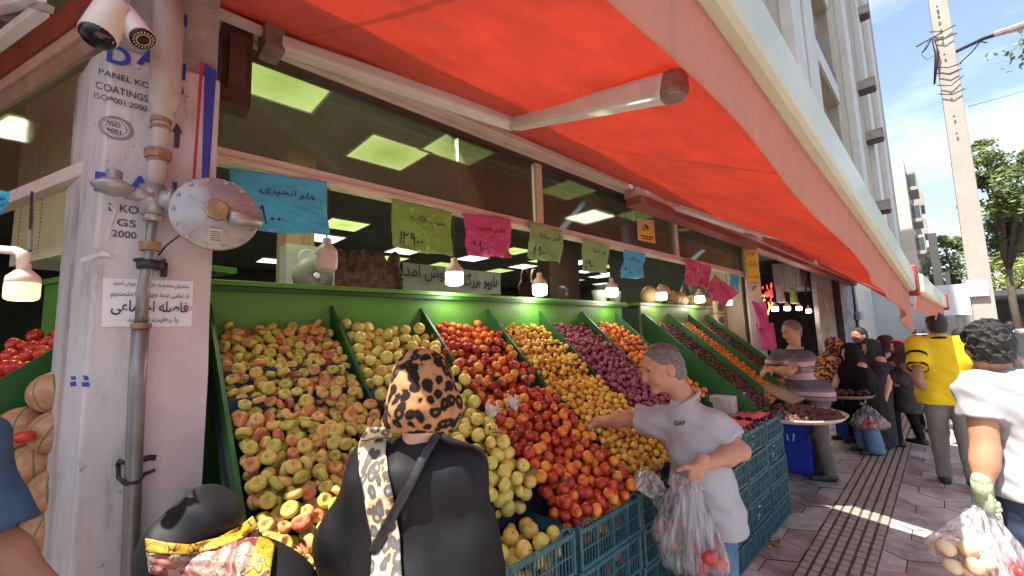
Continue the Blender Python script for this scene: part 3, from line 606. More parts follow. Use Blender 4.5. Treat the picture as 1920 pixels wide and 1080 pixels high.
for y, x, r, h in ((611, 264.5, 16, 5), (462, 281.5, 17, 8), (300, 296, 17, 4), (290, 296.5, 22, 8), (240, 301, 17, 3), (228, 302, 17.5, 3)):
    a = pt(x, y+h); c = pt(x, y-h); b = MB(); b.tube([a, c], r*S_, 8 if r > 20 else 14); b.build('coupling', M_old, gp)
b = MB(); a = pt(282, 497); b.lathe([(.034, -.014), (.036, 0), (.034, .014)], 16, Matrix.Translation(a)); b.tube([pt(250, 488), pt(262, 486), pt(282, 492, PY-.03), pt(300, 492), pt(308, 488, CY)], .006, 8); b.box(a[0]+.03, a[0]+.045, CY-.05, CY, a[2]-.03, a[2]+.015)
for x, y, w in ((246, 878, 1),):
    b.tube([pt(220, 872, CY-.01), pt(224, 864, CY-.03), pt(232, 868)], .006, 8); b.tube([pt(222, 872, CY-.02), pt(222, 895), pt(236, 908, PY-.02), pt(258, 904, PY-.02), pt(270, 890), pt(288, 882, CY-.02)], .006, 8); b.tube([pt(262, 864), pt(280, 858, CY-.02), pt(292, 858, CY-.02)], .009, 8)
b.build('clamp', M_blk, gp, True)
# regulator
rg = thing('gas_regulator', at_y(405, 402, 1.72), 'round grey gas pressure regulator with a brass centre nut, bolted to the pipe', 'gas regulator')
M_reg = mat('grey cast metal', (.36, .34, .325), .36, .14, 9, .06, 50, metal=.35); M_brass = mat('worn brass', (.36, .25, .12), .45, .3, 20, metal=.4)
c = at_y(405, 402, 1.70); ax = Vector((-.10, -1, .06)).normalized(); RMx = Matrix.Translation(c) @ Vector(ax).to_track_quat('Z', 'Y').to_matrix().to_4x4(); r0 = 82*S_*.93
b = MB(); b.lathe([(.03, -.085), (r0*.6, -.075), (r0*.9, -.02), (r0*.98, -.008), (r0, -.002), (r0, .008), (r0*.97, .012), (r0*.86, .013), (r0*.78, .022), (r0*.45, .038), (.03, .042), (.006, .043)], 48, RMx); b.build('diaphragm_case', M_reg, rg, True)
for k in range(14):
    a = 2*math.pi*k/14; b = MB(); b.lathe([(.0065, .012), (.0065, .017), (.004, .019)], 6, RMx @ Matrix.Translation((r0*.92*math.cos(a), r0*.92*math.sin(a), 0))); b.build('bolt', mat('zinc bolt', (.5, .48, .44), .35, .1, 30, metal=.8), rg)
b = MB(); b.lathe([(.036, .036), (.036, .058), (.03, .062), (.004, .062)], 8, RMx); b.build('centre_nut', M_brass, rg)
qd = RMx.to_quaternion()
for a in (.5, 1.9, 2.6, 4.0, 5.1):
    p0 = RMx @ Vector((.04*math.cos(a), .04*math.sin(a), .039)); p1 = RMx @ Vector((r0*.72*math.cos(a), r0*.72*math.sin(a), .024)); b = MB(); b.bar(p0, p1, .006, .008, ax); b.build('rib', M_reg, rg)
p0 = at_y(432, 408, 1.635); p1 = at_y(486, 416, 1.66); b = MB(); b.tube([p0, p1], .0235, 14); b.build('spring_tube', M_reg, rg, True)
b = MB(); q = at_y(404, 440, 1.635); b.add([at_y(x, y, 1.645) for x, y in ((392, 428), (417, 431), (414, 453), (390, 449))], [(3, 2, 1, 0)]); b.build('type_plate', mat('pale type plate', (.55, .52, .38), .5), rg)
b = MB()
for k in range(5): 
    y = 433+k*4; b.add([at_y(x, y_, 1.6435) for x, y_ in ((394, y-.3), (414, y+1.7), (414, y+3), (394, y+1))], [(3, 2, 1, 0)])
b.build('plate_lettering', M_ink, rg)
b = MB(); b.tube([at_y(300, 372, 1.75), at_y(350, 385, 1.74)], .03, 12); b.tube([at_y(312, 374, 1.75), at_y(320, 376, 1.75)], .042, 12); b.tube([pt(286, 402), pt(288, 350)], .035, 12); b.tube([pt(287, 415), pt(287, 398)], .027, 6); b.tube([at_y(235, 360, 1.78), at_y(290, 370, 1.77)], .022, 10)
b.build('valve_body', M_reg, rg, True)
b = MB(); d = at_y(213, 350, 1.77); b.lathe([(.01, -.03), (.035, -.02), (.052, -.004), (.054, .004), (.035, .016), (.02, .024), (.02, .05), (.012, .055)], 20, Matrix.Translation(d)); b.build('relief_valve', M_reg, rg, True)
b = MB(); b.tube([at_y(338, 440, 1.74), at_y(310, 462, 1.8), pt(298, 478)], .003, 6); b.build('impulse_tube', M_blk, rg, True)

# ------------------------------------------------------------------ cameras above the column
M_camw = mat('ivory camera shell', (.68, .63, .5), .4, .08, 8, coat=.2); M_lens = mat('black glass', (.012, .012, .014), .08, .1, 5)
a = at_y(215, 10, 1.7); c = at_y(184, 66, 1.67); ax = Vector(c-a).normalized()
dc = thing('dome_camera', a, 'ivory dome security camera hanging tilted over the column, black glass underneath', 'security camera')
T = Matrix.Translation(a) @ ax.to_track_quat('Z', 'Y').to_matrix().to_4x4(); Lh = np.linalg.norm(c-a)
b = MB(); b.lathe([(.012, -.06), (.02, -.055), (.022, -.01), (.038, -.004), (.042, .004), (.046, Lh), (.043, Lh+.004), (.003, Lh+.004)], 28, T); b.build('housing', M_camw, dc, True)
b = MB(); b.lathe([(.044, Lh+.002), (.042, Lh+.012), (.03, Lh+.026), (.004, Lh+.031)], 24, T); b.build('dome', M_lens, dc, True)
b = MB(); b.tube([a-np.array([-.0, 0, -.05]), at_y(212, -40, 1.8)], .018, 10); b.build('arm', M_camw, dc, True)
a = at_y(230, 24, 1.73); c = at_y(262, 66, 1.68); ax = Vector(c-a).normalized(); T = Matrix.Translation(a) @ ax.to_track_quat('Z', 'Y').to_matrix().to_4x4(); Lh = np.linalg.norm(c-a)
bc = thing('bullet_camera', a, 'white bullet security camera beside the dome camera, its ring of lamps facing down the street', 'security camera')
b = MB(); b.lathe([(.016, -.03), (.033, -.02), (.036, .01), (.036, Lh+.01), (.033, Lh+.012)], 22, T); b.build('housing', mat('white camera shell', (.74, .7, .66), .35, .06, 8, coat=.3), bc, True)
b = MB(); b.lathe([(.033, Lh+.012), (.034, Lh+.02), (.029, Lh+.021), (.003, Lh+.021)], 22, T); b.build('front_glass', M_lens, bc, True)
b = MB()
for k in range(18):
    w = 2*math.pi*k/18
    for rr in (.018, .0255): b.ball(T @ Vector((rr*math.cos(w), rr*math.sin(w), Lh+.023)), .0027, 6, 5)
b.build('lamp_ring', mat('led dots', (.6, .5, .32), .3), bc, True)
b = MB(); b.tube([at_y(232, 18, 1.75), at_y(236, -30, 1.84)], .014, 10); b.build('arm', M_camw, bc, True)

# ------------------------------------------------------------------ price sheets hanging from the bar
def paper_mat(name, c, amp=.6):
    m, n, b, N, Lk = newmat(name); t = N.new('ShaderNodeTexCoord'); v = N.new('ShaderNodeTexVoronoi'); v.inputs['Scale'].default_value = 26; a = N.new('ShaderNodeTexNoise'); a.inputs['Scale'].default_value = 14; a.inputs['Detail'].default_value = 6; a.inputs['Distortion'].default_value = 1.6; Lk(t.outputs['Object'], a.inputs['Vector']); Lk(a.outputs['Color'], v.inputs['Vector'])
    r = N.new('ShaderNodeValToRGB'); r.color_ramp.elements[0].color = (*(np.array(c)*.82), 1); r.color_ramp.elements[1].color = (*np.clip(np.array(c)*1.15, 0, 1), 1); Lk(a.outputs['Fac'], r.inputs['Fac']); Lk(r.outputs['Color'], b.inputs['Base Color']); b.inputs['Roughness'].default_value = .5
    bp = N.new('ShaderNodeBump'); bp.inputs['Strength'].default_value = amp; bp.inputs['Distance'].default_value = .012; Lk(v.outputs['Distance'], bp.inputs['Height']); Lk(bp.outputs['Normal'], b.inputs['Normal']); return m
PM = {'blue': paper_mat('blue sheet', (.09, .58, .88), .5), 'green': paper_mat('yellow-green sheet', (.47, .90, .19), .9), 'lime': paper_mat('pale green sheet', (.44, .90, .32), .8), 'pink': paper_mat('pink sheet', (.93, .14, .38), .7)}
M_pen = mat('black marker', (.018, .016, .03), .5)
def price_sheet(c, colr, words, num, lab, Y=2.13, seed=1, wtop=.3, outline=False):
    """c: the sheet's corners in the photo (top left, top right, bottom right, bottom left) put on the plane of the bar"""
    P = [at_y(x, y, Y) for x, y in c]; ctr = sum(P)/4
    t = thing('price_sheet', (ctr[0], ctr[1], ctr[2]), lab, 'price sign', 'handwritten price sheets')
    rd = random.Random(seed); f = [rd.uniform(3, 8) for _ in range(4)]
    def sheet(u, v, off=0.):
        q = (1-u)*(1-v)*P[3]+u*(1-v)*P[2]+(1-u)*v*P[0]+u*v*P[1]; w = .016*math.sin(u*f[0]+v*f[1])+.007*math.sin(u*f[2]*2.5-v*f[3]*2)+.006*math.sin(u*31+v*17)*math.sin(v*23-u*9)
        return (q[0], q[1]+w*(1-v*.8)-off, q[2]+.004*math.sin(u*f[2]*2)*(1-v))
    b = MB(); b.grid(sheet, 36, 30); thick(b.build('sheet', PM[colr], t, True), .0012)
    W_ = np.linalg.norm(P[1]-P[0]); H_ = np.linalg.norm(P[0]-P[3]); b = MB()
    ls, tw = digits(num, .24*H_ if not outline else .3*H_); x0 = .12*W_ if tw < .6*W_ else .06*W_; sc = min(1, .78*W_/tw)
    st = [[(x0+x*sc, y+.12*H_) for x, y in ln] for ln in ls]; mbuf = MB(); strokes(mbuf, st, .034*H_, Matrix.Identity(4))
    me = text_mesh(shape(words), .17*H_, Matrix.Translation((.58*W_, .70*H_, 0)) @ Matrix.Rotation(-.05, 4, 'Z') @ Matrix(((1, .25, 0, 0), (0, 1, 0, 0), (0, 0, 1, 0), (0, 0, 0, 1))), .58*W_)
    vv = [tuple(p.co) for p in me.vertices]; ff = [tuple(p.vertices) for p in me.polygons]; mbuf.add(vv, ff)
    def onto(p):
        u, v = p[0]/W_, p[1]/H_; q = sheet(u, v, .0035); return q
    mbuf.v = [onto(p) for p in mbuf.v]; mbuf.build('handwriting', M_pen, t)
price_sheet([(430, 315), (613, 341), (615, 441), (430, 428)], 'blue', 'هلو انجیری', '9800', 'large blue sheet with black Persian writing, partly behind the gas regulator', seed=3, outline=True)
price_sheet([(734, 373), (847, 398), (845, 481), (737, 463)], 'green', 'سیب قلاب', '12900', 'crumpled yellow-green price sheet above the lit bulb, reading 12900 in Persian', seed=4)
price_sheet([(867, 400), (957, 411), (958, 484), (878, 479)], 'pink', 'شلیل شمس', '9800', 'pink price sheet between two green sheets, reading 9800 in Persian', seed=5)
price_sheet([(994, 416), (1057, 434), (1052, 493), (990, 484)], 'lime', 'آلو بخارا', '8900', 'green sheet with curled lower corner, right of the pink sheet under the mullion', seed=6)
price_sheet([(1092, 447), (1145, 460), (1135, 513), (1093, 508)], 'lime', 'آلو سیاه', '11900', 'small pale green sheet between a green and a blue sheet', seed=7)
price_sheet([(1170, 467), (1210, 475), (1205, 522), (1164, 521)], 'blue', 'زردآلو', '9800', 'small blue price sheet under the camera warning sticker', seed=8)
price_sheet([(1284, 487), (1309, 491), (1308, 537), (1287, 533)], 'pink', 'گیلاس', '9800', 'narrow pink sheet, left of the hanging pair', seed=9)
price_sheet([(1310, 493), (1334, 501), (1328, 541), (1310, 535)], 'pink', 'انجیر', '9800', 'narrow pink sheet, right of the hanging pair', seed=10)
price_sheet([(1340, 515), (1385, 548), (1357, 577), (1323, 541)], 'pink', 'خرما', '9800', 'pink price sheet hanging tilted like a diamond before the beige partition', seed=11, Y=2.1)
price_sheet([(1367, 512), (1386, 516), (1386, 549), (1370, 535)], 'blue', 'آلو', '900', 'small blue sheet behind the tilted pink one', seed=12, Y=2.18)
price_sheet([(-30, 352), (20, 362), (6, 402), (-34, 398)], 'blue', 'گوجه', '900', 'blue sheet corner at the left edge above the side counter', seed=13, Y=1.9)
# camera warning sticker
st = thing('warning_sticker', at_y(1211, 432, 2.17), 'yellow camera warning sticker with a triangle, stuck on the upper glass', 'sticker')
P = [at_y(x, y, 2.168) for x, y in ((1194, 409), (1226, 413), (1229, 457), (1196, 450))]
b = MB(); b.add(P, [(3, 2, 1, 0)]); thick(b.build('backing', mat('peach sticker paper', (.7, .5, .33), .5), st), .001)
def sq(u, v, o=.002): q = (1-u)*(1-v)*P[3]+u*(1-v)*P[2]+(1-u)*v*P[0]+u*v*P[1]; return (q[0], q[1]-o, q[2])
b = MB(); b.add([sq(*q) for q in ((.08, .38), (.92, .38), (.5, .97))], [(0, 1, 2)]); b.add([sq(*q) for q in ((.08, .04), (.95, .04), (.95, .33), (.08, .33))], [(0, 1, 2, 3)]); b.build('yellow_print', mat('warning yellow', (.8, .52, .02), .5), st)
b = MB()
for q in (((.36, .72), (.5, .78), (.68, .6), (.56, .52)), ((.3, .56), (.36, .6), (.46, .5), (.42, .46)), ((.28, .64), (.31, .64), (.31, .45), (.28, .45)), ((.14, .26), (.9, .26), (.9, .20), (.14, .2)), ((.2, .15), (.8, .15), (.8, .1), (.2, .1))): b.add([sq(*w, .003) for w in q], [(3, 2, 1, 0)])
b.build('black_print', M_pen, st)

# ------------------------------------------------------------------ bulbs
M_sock = mat('pinkish white lamp neck', (.66, .48, .4), .45, .12, 20); M_lit = emat('lit bulb', (1., .97, .9), 6.); M_warm = emat('warm lit bulb', (1., .74, .30), .62); M_off = mat('unlit bulb', (.62, .5, .47), .4, .05, 6)
def bulb(c, r, lab, lit=M_lit, top=2.46, watt=5., grp='bulbs hanging over the fruit', colr=(1, .93, .8), cord=True):
    t = thing('hanging_bulb', (c[0], c[1], c[2]), lab, 'light bulb', grp); M = Matrix.Translation(c)
    b = MB(); b.lathe([(r*.7, -r*1.02), (r*.93, -r*.9), (r, -r*.7), (r, r*.35), (r*.96, r*.42)], 20, M); b.build('diffuser', lit, t, True)
    b = MB(); b.lathe([(r*.98, r*.40), (r*1.0, r*.55), (r*.95, r*.9), (r*.55, r*1.35), (r*.4, r*1.5), (r*.38, r*2.0), (r*.2, r*2.1)], 20, M); b.build('neck', M_sock, t, True)
    if cord: b = MB(); b.tube([(c[0], c[1], c[2]+r*2.05), (c[0]+.005, c[1]+.004, top)], .004, 6); b.build('cord', M_blk, t)
    if lit is not M_off and watt:
        ld = bpy.data.lights.new('bulb_light', 'POINT'); ld.energy = watt; ld.color = colr; ld.shadow_soft_size = r*1.1; lo = bpy.data.objects.new('bulb_light', ld); COL.objects.link(lo); lo.location = (0, 0, -r*1.6); lo.parent = t
bulb(at_y(612, 487, 2.2), .055, 'unlit pinkish bulb hanging before the wooden pillar, above the flat peaches', M_off)
for x, y, w in ((852, 518, 'lit white bulb hanging over the red nectarines in front of the banner'), (1012, 540, 'lit bulb hanging below the curled green sheet'), (1147, 545, 'lit bulb above the plastic tubs on the counter'), (1240, 553, 'lit bulb over the first melons of the second stand'), (1312, 559, 'lit bulb below the pair of narrow pink sheets')):
    bulb(at_y(x, y, 2.2), .058, w, watt=1.5)
bulb(at_y(1366, 566, 2.25), .05, 'lit bulb half hidden behind the tilted pink sheet', watt=2)
bulb(at_d(42, 540, .92), .0275, 'warm glowing bulb at the left edge over the tomatoes', M_warm, watt=.1, colr=(1, .72, .3), cord=False)
t = thing('lamp_arm', at_d(20, 472, .92), 'pinkish pipe arm holding the warm bulb at the left edge', 'lamp arm'); b = MB(); b.tube([at_d(-60, 464, .92), at_d(30, 470, .92), at_d(44, 476, .92), at_d(42, 505, .92)], [.009, .009, .012, .009], 10); b.build('pipe', M_wood, t, True)
b = MB(); b.tube([at_d(56, 470, .92), at_d(60, 360, 1.3)], .0035, 6); b.build('wire', M_blk, t)
# ------------------------------------------------------------------ fruit stand of the shop front
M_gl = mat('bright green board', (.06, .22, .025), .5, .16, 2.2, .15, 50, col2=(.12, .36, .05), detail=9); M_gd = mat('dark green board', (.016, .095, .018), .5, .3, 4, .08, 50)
M_tray = mat('navy plastic tray', (.016, .015, .045), .4, .25, 8)
DX_ = [.33, .87, 1.43, 1.98, 2.54, 3.12, 3.67]; TS = .722; TH = math.atan(TS)
def top_z(y): return .90+TS*(y-1.15)
stand = thing('fruit_stand', (2, 1.9, 0), 'long green sloping fruit stand with six board-divided bins in front of the shop', 'fruit stand')
b = MB(); b.box(.31, 2.0, 2.30, 2.33, .2, 1.915); b.box(2.003, 3.80, 2.302, 2.332, .2, 1.91); b.build('back_panel', M_gl, stand)
b = MB(); b.box(.31, 1.99, 2.27, 2.62, 1.915, 1.94); b.box(1.996, 3.87, 2.275, 2.62, 1.912, 1.937); b.build('counter_top', M_gl, stand, bevel=.004)
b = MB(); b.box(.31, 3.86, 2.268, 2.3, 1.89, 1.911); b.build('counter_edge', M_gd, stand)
FL = .125
b = MB(); b.add([(.31, 1.42, top_z(1.42)-FL), (3.69, 1.42, top_z(1.42)-FL), (3.69, 2.3, top_z(2.3)-FL), (.31, 2.3, top_z(2.3)-FL)], [(0, 1, 2, 3)]); b.add([(.31, 1.40, top_z(1.42)-FL), (3.69, 1.40, top_z(1.42)-FL), (3.69, 1.40, 0), (.31, 1.40, 0)], [(3, 2, 1, 0)]); thick(b.build('bin_floor', M_tray, stand), .01)
for i, x in enumerate(DX_):
    b = MB(); y0 = 1.12 if i in (0,) else 1.42; zf = 1.83-.926*(2.3-y0)
    P = [(2.299, 1.835), (y0, zf), (y0, top_z(y0)-FL-.05-(.2 if i == 0 else 0)), (2.299, top_z(2.3)-FL-.05)]
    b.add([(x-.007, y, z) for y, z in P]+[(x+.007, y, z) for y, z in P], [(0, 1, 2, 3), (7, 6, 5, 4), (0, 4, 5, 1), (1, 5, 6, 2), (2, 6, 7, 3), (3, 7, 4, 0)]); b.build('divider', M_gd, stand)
LIPS = {0: (1.885, 2.02), 1: (1.86, 2.06), 2: (1.84, 2.08), 3: (1.86, 2.06, 2.2), 4: (), 5: (2.0,)}
for i, L_ in LIPS.items():
    for y in L_:
        b = MB(); z = top_z(y)-.012; xa, xb = DX_[i]+.012, DX_[i+1]-.012; b.box(xa, xb, y-.006, y+.002, z-.1, z+.018); b.box(xa, xb, y-.012, y+.004, z+.018, z+.024); b.build('tray_lip', M_tray, stand)

def lathe_mesh(name, prof, n, m, warp=None):
    b = MB(); b.lathe(prof, n); me = b.mesh(name)
    if warp:
        for v in me.vertices: v.co = warp(v.co)
    me.polygons.foreach_set('use_smooth', np.ones(len(me.polygons), bool)); me.materials.append(m); return me
def sph(r, n=9, dim=.0, sq=1.): 
    P = []
    for i in range(n+1):
        a = math.pi*i/n; rr = math.sin(a); z = -math.cos(a); pull = dim*math.exp(-(rr/.42)**2); P.append((max(rr*r, .0008), (z*(1-pull))*r*sq))
    return P
def lumpy(am, seed, crease=0.): 
    def f(c):
        d = c.normalized(); k = 1+am*mnoise.noise(d*1.7+Vector((seed, 0, 0)))
        if crease: k -= crease*math.exp(-((math.atan2(d.y, d.x))/.16)**2)*(1-abs(d.z)**4)
        return c*k
    return f
M_peach = fruit_mat('flat peach skin', [(.2, (.42, .40, .075)), (.45, (.60, .47, .11)), (.62, (.68, .40, .13)), (.80, (.56, .19, .08)), (.96, (.30, .06, .05))], .6, 20, .2, .25, speck=(.30, .14, .06))
M_apple = fruit_mat('yellow apple skin', [(.2, (.56, .52, .11)), (.55, (.72, .60, .14)), (.82, (.72, .48, .12)), (.97, (.58, .26, .08))], .36, 12, .4, .05, speck=(.4, .27, .1))
M_nect = fruit_mat('nectarine skin', [(.2, (.74, .33, .035)), (.40, (.72, .19, .025)), (.55, (.52, .055, .02)), (.76, (.29, .018, .016)), (.96, (.13, .01, .012))], .38, 26, .4, .1, speck=(.5, .16, .04))
M_ypl = fruit_mat('yellow plum skin', [(.2, (.72, .52, .10)), (.5, (.74, .41, .05)), (.75, (.68, .28, .03)), (.95, (.44, .13, .03))], .4, 26, .4, .05)
M_ppl = fruit_mat('purple plum skin', [(.2, (.30, .06, .11)), (.5, (.20, .035, .07)), (.75, (.32, .085, .12)), (.95, (.38, .16, .2))], .42, 36, .4, .05)
M_apr = fruit_mat('apricot skin', [(.2, (.76, .32, .08)), (.5, (.74, .23, .045)), (.8, (.48, .09, .03)), (.95, (.35, .05, .03))], .45, 24, .35, .08)
M_tom = fruit_mat('tomato skin', [(.2, (.68, .05, .02)), (.6, (.58, .03, .015)), (.95, (.66, .11, .03))], .25, 10, .5, .02)
M_org = fruit_mat('small orange fruit', [(.2, (.68, .27, .03)), (.6, (.62, .19, .02)), (.95, (.5, .1, .015))], .35, 26, .4, .05)
M_date = fruit_mat('dark dried fruit', [(.2, (.075, .02, .014)), (.5, (.035, .012, .01)), (.8, (.12, .045, .03)), (.95, (.16, .085, .06))], .4, 40, .5, .2)
M_rplum = fruit_mat('dark red plum', [(.2, (.26, .02, .04)), (.6, (.14, .012, .03)), (.95, (.36, .06, .1))], .4, 30, .4, .05)
pk = [(r_*.72, z_*.78) for r_, z_ in [(.003, -.006), (.010, -.008), (.019, -.0145), (.029, -.0145), (.0355, -.007), (.037, .001), (.0345, .009), (.027, .0155), (.018, .015), (.010, .007), (.004, .002), (.0008, .001)]]
FM_ = {'peach': [lathe_mesh('flat_peach', pk, 16, M_peach, lumpy(.12, s, .035)) for s in range(4)],
       'apple': [lathe_mesh('yellow_apple', sph(.0325, 12, .3, .93), 14, M_apple, lumpy(.1, s)) for s in range(3)],
       'nect': [lathe_mesh('nectarine', sph(.028, 10, .14, .97), 14, M_nect, lumpy(.1, s, .05)) for s in range(3)],
       'ypl': [lathe_mesh('yellow_plum', sph(.0195, 7, .08), 10, M_ypl, lumpy(.08, s, .03)) for s in range(2)],
       'ppl': [lathe_mesh('purple_plum', sph(.0195, 7, .05, 1.08), 10, M_ppl, lumpy(.08, s, .03)) for s in range(2)],
       'apr': [lathe_mesh('apricot', sph(.024, 8, .1, .95), 10, M_apr, lumpy(.08, s, .06)) for s in range(2)],
       'tom': [lathe_mesh('tomato', sph(.03, 9, .15, .88), 12, M_tom, lumpy(.08, s)) for s in range(2)],
       'org': [lathe_mesh('orange_fruit', sph(.017, 7, .08, 1.05), 9, M_org, lumpy(.08, s)) for s in range(2)],
       'date': [lathe_mesh('dark_fruit', sph(.013, 6, .0, 1.4), 8, M_date, lumpy(.25, s)) for s in range(3)],
       'rpl': [lathe_mesh('red_plum', sph(.022, 7, .05), 10, M_rplum, lumpy(.08, s)) for s in range(2)]}
def stem_mesh():
    b = MB(); b.tube([(0, 0, .020), (.001, 0, .03), (.004, 0, .036)], .0016, 5); me = b.mesh('stem'); me.materials.append(mat('fruit stem', (.09, .06, .03), .8)); return me
STEM = stem_mesh()
def deposit(w, l, r, T, seed, lips=(), K=34, wav=.0, tilt=.0):
    """drop balls one at a time into the lowest place found: a loose random packing on a w x l sheet, T deep"""
    rg_ = np.random.RandomState(seed); P = np.zeros((0, 3)); bad = 0
    while bad < 30 and len(P) < 1700:
        c = np.stack([rg_.uniform(r, w-r, K), rg_.uniform(r, l-r, K)], 1)
        for q in lips: c = c[np.abs(c[:, 1]-q) > r*.8]
        if len(c) == 0: continue
        if len(P):
            d2 = (c[:, None, 0]-P[None, :, 0])**2+(c[:, None, 1]-P[None, :, 1])**2
            h = np.where(d2 < 4*r*r, P[None, :, 2]+np.sqrt(np.clip(4*r*r-d2, 0, None)), r).max(1)
        else: h = np.full(len(c), r)
        i = h.argmin(); lim = T+tilt*(c[i, 1]/l)**1.5-(.034 if any(0 < q-c[i, 1] < .055 for q in lips) else 0)+wav*(math.sin(c[i, 0]*17+seed)+math.sin(c[i, 1]*13+seed*2))
        if h[i] > lim-r: bad += 1; continue
        bad = 0; P = np.vstack([P, [c[i, 0], c[i, 1], h[i]]])
    return P
def rand_rot(rd, flat=False, nrm=(0, -.58, .81)):
    if flat and rd.random() < .5:
        q = Vector((nrm[0]+rd.gauss(0, .45), nrm[1]+rd.gauss(0, .45), nrm[2])).to_track_quat('Z', 'Y').to_matrix()
        return (q @ Matrix.Rotation(rd.uniform(0, 6.28), 3, 'Z')).to_euler()
    return Vector((rd.gauss(0, 1), rd.gauss(0, 1), rd.gauss(0, 1))).to_track_quat('Z', 'Y').to_matrix().to_euler()
def place_fruit(kind, W3, r, label, cat, group, seed=1, cap=295, flat=False, heap_label=None, stems=0., nrm=(0, -.58, .81)):
    """each fruit an object of its own; of a kind with more, those that show largest are, the rest is one heap"""
    rd = random.Random(seed); W3 = np.asarray(W3); n = len(W3); vis = np.ones(n, bool)
    px_ = np.array([pix(p) for p in W3]); inn = (px_[:, 0] > -30) & (px_[:, 0] < 1950) & (px_[:, 1] < 1130)
    dirs = CAM-W3; dep = np.linalg.norm(dirs, axis=1); dirs /= dep[:, None]
    for i in range(n):
        v = W3-W3[i]; t = v@dirs[i]; q = np.linalg.norm(v-t[:, None]*dirs[i], axis=1); occ = (t > r*.5) & (t < .4) & (q < r*.9)
        if occ.sum() >= 2: vis[i] = False
    order = sorted([i for i in range(n) if inn[i] and vis[i]], key=lambda i: dep[i]); solo = set(order[:cap]) if n > cap else set(i for i in range(n) if inn[i])
    rest = MB() ; names = []
    for i in range(n):
        if not inn[i] and i not in solo: continue
        e = rand_rot(rd, flat, nrm); s = rd.uniform(.82, 1.12); me = rd.choice(FM_[kind])
        if i in solo:
            o = bpy.data.objects.new(me.name.split('.')[0], me); COL.objects.link(o); o.location = W3[i]; o.rotation_euler = e; o.scale = (s, s, s); tag(o, label, cat, group)
            if stems and rd.random() < stems and dep[i] < 2.6:
                st_ = bpy.data.objects.new('stem', STEM); COL.objects.link(st_); st_.parent = o
        else:
            names.append((me, Matrix.Translation(W3[i]) @ e.to_matrix().to_4x4() @ Matrix.Scale(s, 4)))
    if names:
        Vs = []; Fs = []; bb = 0
        for me, M in names:
            V = np.zeros(len(me.vertices)*3); me.vertices.foreach_get('co', V); V = V.reshape(-1, 3); A = np.array(M); V = V@A[:3, :3].T+A[:3, 3]
            Vs.append(V); Fs.extend([[bb+q for q in p.vertices] for p in me.polygons]); bb += len(V)
        me2 = bpy.data.meshes.new('fruit_heap'); me2.from_pydata(np.concatenate(Vs).tolist(), [], Fs); me2.materials.append(FM_[kind][0].materials[0]); me2.polygons.foreach_set('use_smooth', np.ones(len(me2.polygons), bool))
        o = bpy.data.objects.new(FM_[kind][0].name.split('.')[0]+'_heap', me2); COL.objects.link(o); tag(o, heap_label or label, cat, None, 'stuff')
def on_slope(P, x0, y0, zf, ts=TS):
    th = math.atan(ts); return np.stack([x0+P[:, 0], y0+P[:, 1]*math.cos(th)-P[:, 2]*math.sin(th), zf+P[:, 1]*math.sin(th)+P[:, 2]*math.cos(th)], 1)
def fill_bin(i, kind, r, T, y0, y1, lab, cat, grp, seed, heap, x0=None, x1=None, flat=False, stems=0., extra=None, cap=295):
    xa = (DX_[i]+.01) if x0 is None else x0; xb = (DX_[i+1]-.01) if x1 is None else x1; cs = math.cos(TH); depth = FL*cs
    zf = top_z(y0)-FL; y1 += .08; P = deposit(xb-xa, (y1-y0)/cs, r, max(T, depth+r*(1.6 if i == 0 else 1.2)), seed, [(q-y0)/cs for q in LIPS.get(i, ())], wav=r*.2, tilt=.05)
    P = P[P[:, 2] > depth-r*3.4]
    W3 = on_slope(P, xa, y0, zf); W3 = W3[W3[:, 1] < 2.295-r]
    W3 = W3[[not any(.9 < w[2] and False for _ in (0,)) for w in W3]]
    place_fruit(kind, W3, r, lab, cat, grp, seed, flat=flat, heap_label=heap, stems=stems, cap=cap); return W3
fill_bin(0, 'peach', .0215, .1, 1.13, 2.31, 'flat doughnut-shaped yellow and blush peach heaped in the leftmost bin', 'flat peach', 'flat peaches in the leftmost bin', 11, 'heap of flat peaches at the back and bottom of the leftmost bin', flat=True)
fill_bin(1, 'apple', .0305, .1, 1.36, 2.31, 'pale yellow apple heaped in the second bin behind the leopard scarf', 'apple', 'yellow apples in the second bin', 12, 'heap of yellow apples deep in the second bin', stems=.5, cap=200)
fill_bin(2, 'nect', .0265, .1, 1.17, 2.31, 'red and orange nectarine heaped in the third bin', 'nectarine', 'nectarines in the third bin', 13, 'heap of nectarines at the back of the third bin', x0=1.40, cap=210)
fill_bin(3, 'ypl', .0195, .09, 1.22, 2.31, 'small golden yellow plum heaped in the fourth bin', 'yellow plum', 'yellow plums in the fourth bin', 14, 'heap of golden yellow plums filling the rest of the fourth bin')
fill_bin(4, 'ppl', .0195, .09, 1.45, 2.31, 'small purple plum heaped in the fifth bin', 'purple plum', 'purple plums in the fifth bin', 15, 'heap of purple plums filling the rest of the fifth bin')
fill_bin(5, 'apr', .024, .09, 1.5, 2.31, 'orange apricot heaped in the last bin beside the man\'s head', 'apricot', 'apricots in the last bin', 16, 'heap of apricots deep in the last bin')
